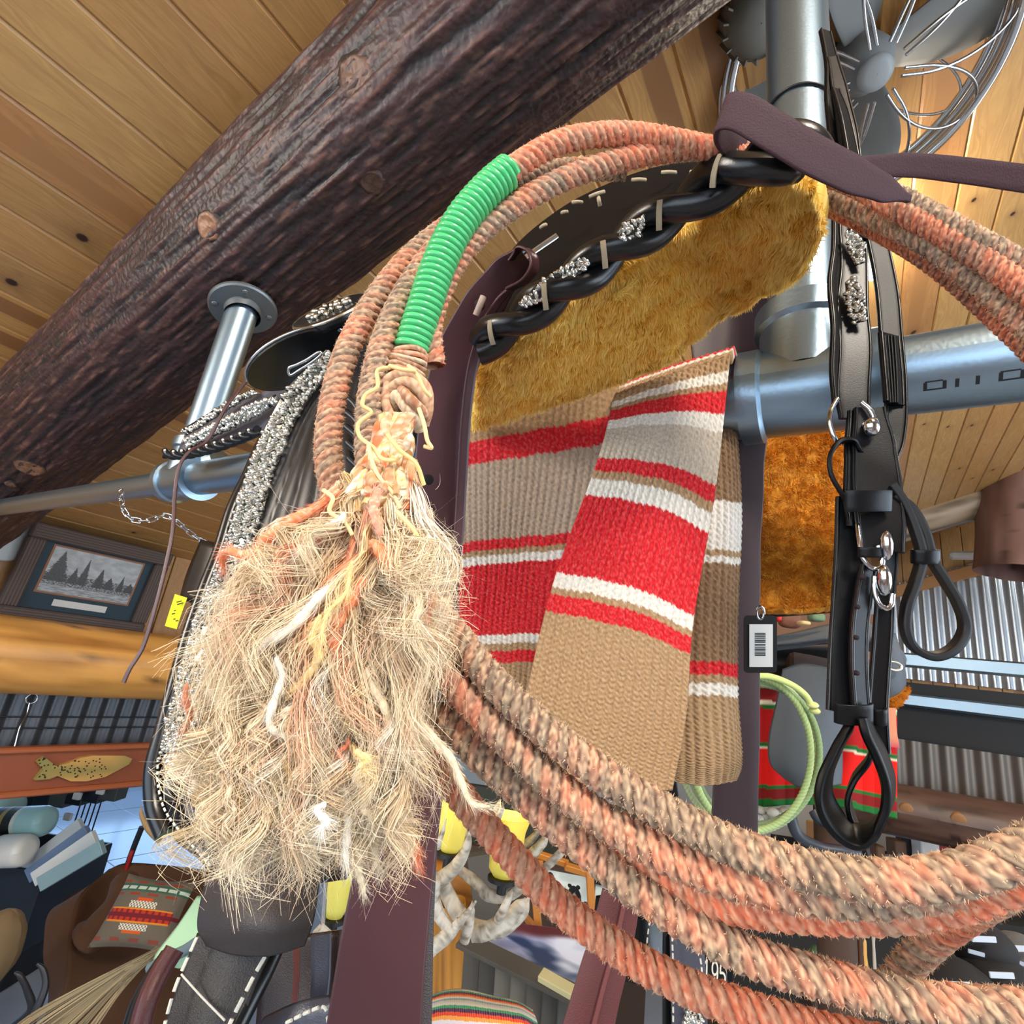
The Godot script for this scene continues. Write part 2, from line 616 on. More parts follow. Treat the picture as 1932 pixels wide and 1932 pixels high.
func room() -> void:
	# roof deck with the boards below it
	var mb := MB.new()
	box(mb, roof_point(0.2, ROOF + 0.07, -1.7), SD, SN, Vector3.BACK, Vector3(6.9, 0.10, 9.6), 0.0)
	var roof := struct(mb, "ceiling", M.roof)
	var w := 0.1232
	var meshes := []
	for k in 6:
		var pm := MB.new()
		var L := 11.0
		var pr := [Vector2(-w / 2, 0.02), Vector2(-w / 2, 0.006), Vector2(-w / 2 + 0.0055, 0), Vector2(w / 2 - 0.0055, 0), Vector2(w / 2, 0.006), Vector2(w / 2, 0.02)]
		for e in 5:
			var f := pm.v.size()
			for q in [[e, -L / 2], [e + 1, -L / 2], [e + 1, L / 2], [e, L / 2]]:
				var p2: Vector2 = pr[q[0]]
				pm.add(SD * p2.x + SN * p2.y + Vector3(0, 0, q[1]), Vector2(p2.x / w + 0.5, q[1] / 1.5))
			pm.quad(f, f + 3, f + 2, f + 1)
		meshes.append(pm)
	var shared := []
	for k in 6:
		var tmp := put(meshes[k], "plank", M.pine[k], roof)
		shared.append(tmp.mesh)
		roof.remove_child(tmp)
		tmp.queue_free()
	var order := [0, 4, 1, 2, 3, 0, 1, 4, 3, 5, 1, 0, 2, 4]
	for k in 52:
		var s := -3.2 + k * w
		if s > 2.9: break
		var o := MeshInstance3D.new()
		o.name = "plank"
		o.mesh = shared[order[(k * 5 + 3) % order.size()]]
		roof.add_child(o, true)
		# the mesh was shifted by its base; put it back at its place on the slope
		o.position = roof_point(s, ROOF, -1.7 + rng.randf_range(-0.7, 0.7)) 
	# floor of large glossy tiles
	mb = MB.new()
	abox(mb, Vector3(-7.2, -0.12, -6.2), Vector3(3.4, -0.012, 3.1), 0.0)
	var fl := struct(mb, "floor", mat(0.60, 0.60, 0.60, 0.7))
	var tile := MB.new()
	box(tile, Vector3(0, -0.007, 0), Vector3.RIGHT, Vector3.UP, Vector3.BACK, Vector3(0.595, 0.014, 0.595), 0.003)
	var tm := put(tile, "tile", M.stone_floor, fl)
	var tmesh := tm.mesh
	fl.remove_child(tm); tm.queue_free()
	var fo := origin_of(fl)
	for ix in range(-12, 0):
		for iz in range(-10, 3):
			var o := MeshInstance3D.new()
			o.name = "tile"
			o.mesh = tmesh
			fl.add_child(o, true)
			o.position = Vector3(ix * 0.6 + 0.3, 0.0, iz * 0.6 + 0.3)
	# outer walls
	mb = MB.new(); abox(mb, Vector3(-7.2, -0.1, -6.3), Vector3(3.4, 4.6, -6.1)); struct(mb, "wall_back", M.plaster)
	# front wall behind the photographer, with an unseen window placed to light the saddle
	wall_with_hole("wall_front", Vector3(-7.2, -0.1, 2.95), Vector3(1, 0, 0), 10.6, 4.7, 0.12, Vector2(4.3, 0.9), Vector2(8.9, 2.8))
	window("window_1", Vector3(-2.9, 0.8, 2.95), Vector3(1, 0, 0), 4.6, 1.9, Color(0.86, 0.93, 1.0), 1.6)
	wall_with_hole("wall_right", Vector3(3.35, -0.1, 3.0), Vector3(0, 0, -1), 9.2, 4.7, 0.12, Vector2(2.4, 1.1), Vector2(6.4, 2.9))
	window("window_2", Vector3(3.35, 1.0, 0.6), Vector3(0, 0, -1), 4.0, 1.8, Color(0.86, 0.93, 1.0), 0.9)  # unseen window, placed to light the right background
	wall_with_hole("wall_left", Vector3(-7.0, -0.1, -6.2), Vector3(0, 0, 1), 9.2, 2.7, 0.12, Vector2(1.2, 0.5), Vector2(7.2, 2.1))
	window("window_3", Vector3(-7.0, 0.4, -5.0), Vector3(0, 0, 1), 6.0, 1.6, Color(0.66, 0.82, 1.0), 0.9)  # out of view, placed to give the tiles their blue daylight
	mb = MB.new(); abox(mb, Vector3(-7.2, 2.5, -6.2), Vector3(-3.0, 2.6, 3.0)); struct(mb, "ceiling_annex", M.plaster)

func wall_with_hole(called: String, at: Vector3, ux: Vector3, wide: float, high: float, thick: float, a: Vector2, b: Vector2) -> void:
	var mb := MB.new()
	var az := ux.cross(Vector3.UP)
	for r in [[0.0, 0.0, wide, a.y], [0.0, b.y, wide, high], [0.0, a.y, a.x, b.y], [b.x, a.y, wide, b.y]]:
		var sz := Vector3(r[2] - r[0], r[3] - r[1], thick)
		box(mb, at + ux * (r[0] + r[2]) * 0.5 + Vector3.UP * (r[1] + r[3]) * 0.5, ux, Vector3.UP, az, sz)
	struct(mb, called, M.plaster)
func window(called: String, at: Vector3, ux: Vector3, wide: float, high: float, col: Color, glow: float) -> void:
	var az := ux.cross(Vector3.UP)
	var mb := MB.new()
	box(mb, at + ux * wide * 0.5 + Vector3.UP * high * 0.5, ux, Vector3.UP, az, Vector3(wide, high, 0.01))
	var gm := mat(col.r, col.g, col.b, 0.3)
	gm.emission_enabled = true; gm.emission = col; gm.emission_energy_multiplier = glow
	var o := struct(mb, called, gm)
	mb = MB.new()
	for k in 5:
		box(mb, at + ux * wide * k / 4.0 + Vector3.UP * high * 0.5, ux, Vector3.UP, az, Vector3(0.06, high, 0.08), 0.004)
	for k in 2:
		box(mb, at + ux * wide * 0.5 + Vector3.UP * high * k, ux, Vector3.UP, az, Vector3(wide, 0.06, 0.08), 0.004)
	put(mb, "window_frame", mat(0.32, 0.22, 0.14, 0.6), o)

# unseen lamps placed to light saddle and right aisle: square panels under the roof boards, and one bare bulb in view
func unseen_lamps_and_bulb() -> void:
	for q in [[1.22, 0.86, 8.2, "unseen square ceiling lamp behind the photographer, placed to light the saddle and blanket"], [1.9, -3.4, 4.0, "unseen square ceiling lamp over the right-hand aisle, placed to light the right background"], [-1.5, 1.6, 4.0, "unseen square ceiling lamp behind the photographer at left, placed to light the saddle"]]:
		var y: float = CAM.y + (ROOF - 0.02) / cos(SLOPE) + tan(SLOPE) * q[0]
		var at := Vector3(q[0], y - 0.10, q[1])
		var t := thing("unseen_ceiling_lamp", q[3], "lamp", at, "unseen square ceiling lamps")
		var aim := (Vector3(-0.1, 1.95, -0.4) - at).normalized() if q[1] > 0.0 else Vector3(-0.1, -1, -0.2).normalized()
		var u := aim.cross(Vector3.UP).normalized() if absf(aim.y) < 0.95 else Vector3.RIGHT
		var w := aim.cross(u).normalized()
		var mb := MB.new()
		box(mb, at - aim * 0.03, u, w, aim, Vector3(0.62, 0.62, 0.05), 0.006)
		put(mb, "housing", mat(0.85, 0.85, 0.84, 0.5), t)
		mb = MB.new()
		box(mb, at, u, w, aim, Vector3(0.58, 0.58, 0.006))
		var gm := mat(1, 1, 1, 0.5)
		gm.emission_enabled = true; gm.emission = Color(1.0, 0.96, 0.90); gm.emission_energy_multiplier = 1.6
		put(mb, "diffuser", gm, t)
		mb = MB.new()
		tube(mb, PackedVector3Array([at - aim * 0.05, Vector3(at.x, y + 0.03, at.z)]), 0.012, 10)
		put(mb, "bracket", M.iron, t)
		area("unseen_lamp_light", at + aim * 0.008 - t.position, aim, Vector2(0.58, 0.58), Color(1.0, 0.96, 0.90), q[2], t)
	var bp := P(1645, 512, 1.60)
	var tb := thing("bare_bulb", "bright bare bulb under the far ceiling behind the bridle", "light bulb", bp)
	var mb2 := MB.new()
	blob(mb2, bp, Vector3.RIGHT * 0.022, Vector3.UP * 0.030, Vector3.BACK * 0.022, 16, 12)
	var bm := mat(1, 1, 1, 0.4)
	bm.emission_enabled = true; bm.emission = Color(1.0, 0.98, 0.94); bm.emission_energy_multiplier = 9.0
	put(mb2, "glass_bulb", bm, tb)
	mb2 = MB.new()
	tube(mb2, PackedVector3Array([bp + Vector3.UP * 0.026, bp + Vector3.UP * 0.09]), 0.013, 12)
	put(mb2, "socket", M.paper, tb)
	var l := OmniLight3D.new()
	l.name = "bulb_light"; l.light_color = Color(1.0, 0.95, 0.86); l.light_energy = 0.4; l.light_size = 0.025; l.shadow_enabled = true; l.omni_range = 20.0; l.omni_attenuation = 2.0
	tb.add_child(l, true); l.position = Vector3.ZERO

func log_beam() -> void:
	var r0 := 0.167
	var zc := -0.454
	var mb := MB.new()
	var s0 := -2.62; var s1 := 1.9
	var n := 760; var m := 220
	for k in n + 1:
		var s := lerpf(s0, s1, float(k) / n)
		for j in m + 1:
			var a := TAU * (j % m) / m
			var dir := SN * cos(a) + Vector3(0, 0, 1) * sin(a)
			var q := Vector3(cos(a) * 2.2, sin(a) * 2.2, s * 1.3)
			var rr := r0 * (1.0 + 0.035 * fn.get_noise_3dv(q * 0.7 + Vector3(9, 0, 0)))
			# peeled bark ridges run along the log
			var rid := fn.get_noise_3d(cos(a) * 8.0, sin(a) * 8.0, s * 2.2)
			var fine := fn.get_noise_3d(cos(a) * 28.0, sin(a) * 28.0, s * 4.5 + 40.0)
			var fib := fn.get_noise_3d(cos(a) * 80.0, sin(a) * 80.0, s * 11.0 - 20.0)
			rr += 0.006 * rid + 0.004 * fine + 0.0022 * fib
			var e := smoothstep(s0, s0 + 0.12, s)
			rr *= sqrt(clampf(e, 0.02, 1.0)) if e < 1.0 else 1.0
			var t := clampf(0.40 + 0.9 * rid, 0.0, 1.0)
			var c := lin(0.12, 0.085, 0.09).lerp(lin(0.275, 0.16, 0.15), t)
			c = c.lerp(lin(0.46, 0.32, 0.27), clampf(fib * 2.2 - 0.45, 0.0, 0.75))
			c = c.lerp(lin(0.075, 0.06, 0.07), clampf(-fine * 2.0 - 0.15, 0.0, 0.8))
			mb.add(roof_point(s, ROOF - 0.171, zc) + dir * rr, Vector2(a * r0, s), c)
	for k in n:
		for j in m:
			var f := k * (m + 1) + j
			mb.quad(f, f + 1, f + m + 2, f + m + 1)
	var o := put(mb, "log_rafter", M.bark)
	tag(o, "thick dark stained log rafter crossing under the pine ceiling", "log beam")
	# cut branch knots
	for q in [[670, 143, 0.045, 0.30], [392, 428, 0.036, 0.8], [703, 345, 0.032, 0.05], [55, 884, 0.05, 0.7], [20, 915, 0.02, 0.4]]:
		var d := PD(q[0], q[1])
		# where the view meets the log
		var o2 := Vector2((CAM - roof_point(0, ROOF - 0.171, zc)).dot(SN), -zc)
		var dd := Vector2(d.dot(SN), d.z)
		var A := dd.dot(dd); var B := 2.0 * o2.dot(dd); var C := o2.dot(o2) - r0 * r0
		var disc := B * B - 4.0 * A * C
		if disc < 0.0: continue
		var t := (-B - sqrt(disc)) / (2.0 * A)
		var hit := CAM + d * t
		var ax := roof_point((hit - CAM).dot(SD), ROOF - 0.171, zc)
		var nn := (hit - ax).normalized()
		var km := MB.new()
		var rad: float = q[2] * 0.55
		var light: float = q[3]
		var ring := lin(0.14, 0.09, 0.08)
		var pale := lin(0.30, 0.2, 0.16).lerp(lin(0.66, 0.46, 0.33), light)
		lathe(km, hit - nn * 0.012, nn, [[rad * 1.7, 0.004], [rad * 1.3, 0.011], [rad * 1.02, 0.0135], [rad * 0.9, 0.012], [rad * 0.5, 0.0125], [0.0005, 0.013]], 18)
		for k in km.v.size():
			km.v[k] += nn * 0.004 * noise(km.v[k], 45.0) + (km.v[k] - hit) * 0.25 * noise(km.v[k], 30.0)
		for k in km.v.size():
			var ring_i := k / 19
			var tt := 0.5 + 0.5 * noise(km.v[k], 60.0)
			km.c[k] = (ring if ring_i < 2 else pale.lerp(ring, tt * 0.55))
		put(km, "knot", M.bark, o)

# ---------------------------------------------------------------- pipe rack
func pipe_piece(parent: Node, called: String, a: Vector3, b: Vector3, r := PIPE_R) -> void:
	var mb := MB.new()
	lathe_hard(mb, a, b - a, [[r - 0.003, 0.0], [r, 0.001], [r, a.distance_to(b) - 0.001], [r - 0.003, a.distance_to(b)]], 40)
	put(mb, called, M.galv, parent)
func collar(mb: MB, at: Vector3, axis: Vector3, r: float, len: float) -> void:
	lathe_hard(mb, at, axis, [[PIPE_R, 0.0], [r, 0.0015], [r + 0.0015, len * 0.3], [r + 0.0015, len * 0.7], [r, len - 0.0015], [PIPE_R, len]], 40)

func px_x(x: float, y: float) -> float:
	# X of the point of the pipe axis plane seen at a pixel
	return on_z(x, y, PIPE_Z).x

func pipe_rack() -> void:
	var xr := px_x(1522, 690)
	var xl := px_x(345, 925)
	var base := Vector3(xr, PIPE_Y, PIPE_Z)
	var t := thing("pipe_rack", "galvanised steel pipe rack hanging from the log beam and carrying the saddle", "pipe rack", base)
	# run of pipe: far left, between the tees, right
	pipe_piece(t, "rail", Vector3(-3.0, PIPE_Y, PIPE_Z), Vector3(xl - 0.05, PIPE_Y, PIPE_Z), 0.0235)
	pipe_piece(t, "rail", Vector3(xl + 0.045, PIPE_Y, PIPE_Z), Vector3(xr - 0.05, PIPE_Y, PIPE_Z))
	pipe_piece(t, "rail", Vector3(xr + 0.042, PIPE_Y, PIPE_Z), Vector3(0.9, PIPE_Y, PIPE_Z))
	for x in [xl, xr]:
		# height of the log underside above this place
		var s_at: float = x / cos(SLOPE)
		var top: float = CAM.y + (ROOF - 0.336) / cos(SLOPE) + tan(SLOPE) * x
		pipe_piece(t, "hanger_pipe", Vector3(x, PIPE_Y + 0.05, PIPE_Z), Vector3(x, top, PIPE_Z))
		var mb := MB.new()
		# tee body
		var R := PIPE_R + 0.0065
		lathe_hard(mb, Vector3(x - 0.052, PIPE_Y, PIPE_Z), Vector3.RIGHT, [[PIPE_R - 0.002, 0], [R + 0.004, 0.001], [R + 0.004, 0.017], [R, 0.020], [R, 0.084], [R + 0.004, 0.087], [R + 0.004, 0.103], [PIPE_R - 0.002, 0.104]], 40)
		lathe_hard(mb, Vector3(x, PIPE_Y + 0.008, PIPE_Z), Vector3.UP, [[R, 0.0], [R, 0.046], [R + 0.004, 0.049], [R + 0.004, 0.066], [PIPE_R - 0.002, 0.067]], 40)
		if x == xl:
			# the cross has a capped branch towards the photographer's right
			lathe_hard(mb, Vector3(x, PIPE_Y, PIPE_Z), Vector3(0.75, 0.45, -0.35).normalized(), [[R * 0.9, 0.0], [R * 0.9, 0.056], [R + 0.002, 0.058], [R + 0.002, 0.075], [0.02, 0.077], [0.001, 0.078]], 36)
		put(mb, "tee_fitting", M.galv, t)
		mb = MB.new()
		var fn2 := SN
		lathe_hard(mb, Vector3(x, top - 0.006, PIPE_Z) - SN * 0.004, SN, [[0.034, -0.02], [0.036, -0.004], [0.062, -0.003], [0.065, 0.0], [0.065, 0.005], [0.0, 0.006]], 40)
		for k in 4:
			var a := TAU * k / 4.0 + 0.5
			var d := SD * cos(a) + Vector3(0, 0, 1) * sin(a)
			lathe_hard(mb, Vector3(x, top - 0.012, PIPE_Z) + d * 0.050 + SD * 0.0, -SN, [[0.007, 0.0], [0.006, 0.004], [0.001, 0.005]], 10)
		put(mb, "flange", M.zinc_dull, t)
	# collar and end ring left of the right-hand tee
	var mb2 := MB.new()
	lathe_hard(mb2, Vector3(xr - 0.108, PIPE_Y, PIPE_Z), Vector3.RIGHT, [[PIPE_R, 0.0], [PIPE_R + 0.007, 0.001], [PIPE_R + 0.0085, 0.004], [PIPE_R + 0.007, 0.007], [PIPE_R + 0.005, 0.010], [PIPE_R + 0.005, 0.058]], 40)
	put(mb2, "coupling", M.galv, t)
	# stencilled digits of the pipe mill, only their ends show past the bridle
	mb2 = MB.new()
	var x0 := px_x(1735, 735)
	var ang := -0.95
	for q in [[0.0, "0"], [0.018, "1"], [0.029, "1"], [0.041, "0"], [0.058, "1"]]:
		var segs := [[0.0, 1.0]] if q[1] == "1" else [[0.0, 1.0], [0.011, 1.0], [-1.0, 0.0]]
		for sg in segs:
			for part in 10:
				var fr := part / 10.0
				var px := x0 + float(q[0]) * 1.0
				var aa := ang + 0.20 * fr
				if sg[0] < 0.0:
					# bars of the 0
					for aa2 in [ang, ang + 0.2]:
						mill_mark(mb2, px + 0.0008 + 0.0102 * fr, aa2, 0.0011, 0.03)
					continue
				mill_mark(mb2, px + sg[0], aa, 0.0022, 0.022)
	put(mb2, "stencil_mark", mat(0.12, 0.13, 0.15, 0.7), t)
	# chain looped round the left tee
	chain("steel_chain", [[228, 925, .99], [232, 958, .965], [250, 980, .96], [280, 982, .965], [312, 972, .98], [335, 985, 0.98], [365, 1010, 0.99], [398, 1030, 1.0], [410, 1036, 1.02]], 0.0042, 0.0013)

func mill_mark(mb: MB, x: float, a: float, wx: float, wa: float) -> void:
	var f := mb.v.size()
	for q in [[0, 0], [1, 0], [1, 1], [0, 1]]:
		var aa: float = a + wa * q[1]
		var d := Vector3(0, sin(aa), cos(aa))
		mb.add(Vector3(x + wx * q[0], PIPE_Y, PIPE_Z) + d * (PIPE_R + 0.00025))
	mb.quad(f, f + 1, f + 2, f + 3)

func chain(called: String, pts: Array, r: float, wire: float) -> void:
	var path := even(pcurve(pts, 10), r * 3.1)
	var t := thing(called, "small bright steel chain slung round the left pipe fitting", "chain", path[0])
	for k in path.size() - 1:
		var a := path[k]; var b := path[k + 1]
		var d := (b - a).normalized()
		var sd := d.cross(FW).normalized()
		var u := sd if k % 2 == 0 else d.cross(sd).normalized()
		var mid := (a + b) * 0.5
		var loop := []
		for j in 12:
			var an := TAU * j / 12
			loop.append(mid + d * (cos(an) * r * 0.9 + signf(cos(an)) * r * 1.1) + u * sin(an) * r)
		var mb := MB.new()
		tube(mb, curve(loop, 2, true), wire, 6, Color.WHITE, true)
		put(mb, "link", M.chrome, t)

# ---------------------------------------------------------------- lariat
const ROPE_R := 0.0054
# a twisted four-strand rope with its nap of loose fibres
func rope(parent: Node, pts: Array, tint: float, dark: float, seed_i: int, r := ROPE_R, fuzz := 1.0, called := "coil", tint_b := -1.0, dark_b := -1.0) -> void:
	var path := even(pcurve(pts, 24), 0.0008)
	var n := path.size()
	var fr := frames(path)
	var T: PackedVector3Array = fr[0]; var U: PackedVector3Array = fr[1]
	var m := 28
	var mb := MB.new()
	var pitch := 0.0150
	var orange := lin(0.86, 0.43, 0.29)
	var pale := lin(0.90, 0.75, 0.60)
	var grey := lin(0.62, 0.55, 0.46)
	var brown := lin(0.30, 0.21, 0.18)
	var rust := lin(0.58, 0.24, 0.16)
	var tint_a := tint; var dark_a := dark
	for k in n:
		var s := k * 0.0008
		if tint_b >= 0.0:
			var far := smoothstep(0.48, 0.66, float(k) / n)
			tint = lerpf(tint_a, tint_b, far); dark = lerpf(dark_a, dark_b, far)
		var w := T[k].cross(U[k])
		for j in m + 1:
			var a := TAU * (j % m) / m
			var ph := fposmod((a / TAU - s / pitch) * 4.0, 4.0)
			var st := int(ph)
			var fr1 := ph - st
			var g := sin(PI * fr1)
			var groove := pow(g, 0.55)
			var p := path[k] + (U[k] * cos(a) + w * sin(a)) * r
			var nz := fn.get_noise_3dv(p * 900.0 + Vector3(seed_i * 31.0, 0, 0))
			var fib := fn.get_noise_2d(fr1 * 9.0 + st * 30.0, s * 260.0 + seed_i * 9.0)
			var nl := fn.get_noise_3dv(p * 38.0 + Vector3(0, seed_i * 17.0, 0))
			var rr := r * (0.78 + 0.23 * groove) + 0.00018 * nz + 0.0003 * fib
			# two strands carry more dye than the other two
			var t := clampf(tint + (0.16 if st % 2 == 0 else -0.16) + nl * 0.8, 0.0, 1.0)
			var c := grey.lerp(orange, t)
			c = c.lerp(pale, clampf(0.16 + nz * 0.6 + fib * 0.8, 0.0, 0.75))
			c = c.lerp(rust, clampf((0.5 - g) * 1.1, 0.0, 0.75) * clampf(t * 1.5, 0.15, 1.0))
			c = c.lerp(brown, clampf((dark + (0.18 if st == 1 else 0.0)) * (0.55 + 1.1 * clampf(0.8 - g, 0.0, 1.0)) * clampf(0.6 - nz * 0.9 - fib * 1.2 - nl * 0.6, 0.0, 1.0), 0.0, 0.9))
			mb.add(path[k] + (U[k] * cos(a) + w * sin(a)) * rr, Vector2(a, s), c)
	for k in n - 1:
		for j in m:
			var f := k * (m + 1) + j
			mb.quad(f, f + 1, f + m + 2, f + m + 1)
	# loose fibres standing off the rope
	var rg := RandomNumberGenerator.new()
	rg.seed = seed_i
	var hairs := int(n * 0.8 * 16.0 * fuzz)
	for h in hairs:
		var k := rg.randi_range(1, n - 2)
		var a := rg.randf() * TAU
		var w := T[k].cross(U[k])
		var d := U[k] * cos(a) + w * sin(a)
		var tang := w * cos(a) - U[k] * sin(a)
		var root := path[k] + d * r * 0.95
		var along := T[k] * rg.randf_range(-0.7, 0.7) + tang * rg.randf_range(-0.8, 0.8)
		var L := rg.randf_range(0.0005, 0.0016)
		var tip := root + (d * rg.randf_range(0.5, 1.2) + along).normalized() * L
		var sd := (tip - root).cross(Vector3(rg.randfn(), rg.randfn(), rg.randfn())).normalized() * rg.randf_range(0.00008, 0.00015)
		var c := pale.lerp(orange, clampf(tint * rg.randf(), 0, 0.8)).lerp(lin(0.85, 0.78, 0.66), rg.randf() * 0.6)
		var f := mb.v.size()
		mb.add(root - sd, Vector2.ZERO, c); mb.add(root + sd, Vector2.ZERO, c); mb.add(tip, Vector2.ZERO, c)
		mb.tri(f, f + 1, f + 2)
	put(mb, called, M.rope, parent)

func lariat() -> void:
	var t := thing("lariat_rope", "coiled frayed orange and grey lasso rope tied to the saddle", "rope", P(1300, 1800, 0.16))
	# the spoke with the green whipping, over the top and under the leather keeper
	rope(t, [[756, 720, .232], [772, 668, .231], [798, 590, .232], [828, 500, .234], [868, 420, .236], [918, 360, .238], [968, 318, .240], [1040, 275, .243], [1110, 257, .246], [1190, 254, .249], [1270, 266, .252], [1345, 282, .256], [1420, 300, .268], [1500, 318, .284], [1600, 345, .282], [1700, 398, .266], [1800, 455, .255], [1932, 545, .245], [2040, 640, .24]], 0.75, 0.25, 1, ROPE_R, 1.0, "coil", 0.85, 0.75)
	rope(t, [[818, 690, .236], [812, 620, .237], [828, 560, .239], [862, 490, .241], [915, 430, .243], [985, 380, .245], [1060, 340, .248], [1150, 308, .251], [1240, 288, .254], [1330, 279, .258], [1420, 288, .272], [1520, 305, .286], [1620, 338, .278], [1720, 385, .264], [1830, 445, .252], [1932, 503, .247], [2040, 590, .24]], 0.45, 0.4, 2, ROPE_R, 1.0, "coil", 0.0, 0.95)
	# grey strand behind the whipping, which runs on behind the tassel and comes out below
	rope(t, [[1180, 318, .262], [1060, 322, .26], [970, 350, .256], [890, 408, .25], [815, 480, .244], [752, 575, .236], [712, 680, .226], [695, 790, .216], [700, 900, .207], [735, 1010, .2], [790, 1110, .192], [860, 1198, .184], [930, 1285, .177], [1010, 1362, .171], [1100, 1434, .166], [1200, 1500, .161], [1310, 1562, .155], [1420, 1610, .149], [1540, 1645, .143], [1660, 1662, .138], [1780, 1655, .134], [1880, 1627, .131], [2000, 1570, .130], [2130, 1450, .137], [2215, 1260, .150], [2235, 1050, .170], [2190, 850, .198], [2115, 705, .222], [2040, 592, .239]], 0.06, 0.8, 3)
	# pink strand at the far left
	rope(t, [[1010, 352, .266], [930, 378, .263], [850, 425, .257], [770, 490, .25], [702, 575, .24], [652, 670, .228], [625, 775, .218], [620, 870, .209], [645, 970, .203], [700, 1080, .196], [770, 1180, .189], [850, 1278, .182], [930, 1368, .176], [1020, 1455, .17], [1110, 1528, .165], [1210, 1590, .16], [1320, 1640, .155], [1430, 1672, .15], [1560, 1692, .146], [1690, 1690, .143], [1800, 1670, .141]], 0.34, 0.6, 4)
	# lower strands
	rope(t, [[760, 1250, .192], [835, 1345, .186], [905, 1425, .181], [986, 1497, .176], [1063, 1567, .171], [1141, 1630, .167], [1195, 1676, .163], [1258, 1717, .160], [1322, 1757, .157], [1387, 1792, .155], [1452, 1818, .153], [1520, 1838, .151], [1613, 1864, .149], [1742, 1893, .146], [1870, 1905, .144], [2000, 1905, .142], [2180, 1840, .142], [2330, 1650, .148], [2380, 1400, .160], [2350, 1150, .18], [2260, 930, .205], [2140, 760, .23], [2042, 642, .239]], 0.2, 0.75, 5)
	rope(t, [[1080, 1570, .176], [1150, 1612, .172], [1220, 1648, .168], [1300, 1684, .163], [1390, 1708, .158], [1490, 1720, .154], [1600, 1724, .15], [1700, 1720, .147], [1800, 1702, .145], [1900, 1668, .143], [2000, 1628, .143], [2120, 1540, .148], [2210, 1380, .158], [2240, 1180, .175], [2210, 980, .2], [2120, 810, .23], [2020, 702, .249]], 0.95, 0.12, 6)
	rope(t, [[770, 1350, .2], [815, 1425, .197], [860, 1490, .195], [908, 1550, .192], [960, 1608, .189], [1038, 1692, .185], [1115, 1754, .181], [1193, 1808, .177], [1271, 1850, .173], [1348, 1884, .169], [1426, 1911, .166], [1520, 1940, .162], [1640, 1970, .158], [1800, 2000, .155], [2000, 2010, .153], [2200, 1950, .153], [2370, 1760, .157], [2430, 1480, .168], [2390, 1200, .188], [2270, 970, .215], [2130, 820, .245], [2010, 732, .267]], 0.80, 0.16, 7)
	# loose tail at the lower right
	rope(t, [[1682, 1858, .2], [1720, 1812, .196], [1770, 1765, .19], [1840, 1715, .18], [1920, 1672, .17], [2010, 1630, .16]], 0.30, 0.62, 8)
	# strands running off to the right of the keeper
	rope(t, [[1480, 340, .31], [1570, 378, .298], [1650, 412, .285], [1740, 455, .266], [1830, 520, .26], [1932, 612, .255], [2020, 700, .25]], 0.12, 0.8, 9)
	rope(t, [[1490, 360, .325], [1580, 396, .31], [1660, 436, .297], [1740, 482, .28], [1820, 545, .277], [1932, 650, .272], [2010, 730, .268]], 0.95, 0.85, 10)
	# green whipping: a cord wound round and round
	var core := even(pcurve([[774, 664, .231], [798, 590, .232], [828, 500, .234], [868, 420, .236], [918, 360, .238], [962, 322, .240]], 24), 0.0005)
	var fr := frames(core)
	var turns := 34.0
	var hel := PackedVector3Array()
	var steps := 34 * 18
	for k in steps + 1:
		var q := float(k) / steps
		var at := q * (core.size() - 1)
		var i0 := mini(int(at), core.size() - 2)
		var p := core[i0].lerp(core[i0 + 1], at - i0)
		var T: Vector3 = fr[0][i0]; var U: Vector3 = fr[1][i0]
		var w := T.cross(U)
		var a := TAU * turns * q
		hel.append(p + (U * cos(a) + w * sin(a)) * 0.00625)
	var mb := MB.new()
	var total := 0.0
	for k in range(1, core.size()): total += core[k].distance_to(core[k - 1])
	tube(mb, hel, total / turns * 0.56, 8)
	var gm := mat(0.30, 0.72, 0.45, 0.22)
	gm.subsurf_scatter_enabled = true
	gm.subsurf_scatter_strength = 0.05
	put(mb, "whipping", gm, t, "shiny green cord whipping")
	knot(t)

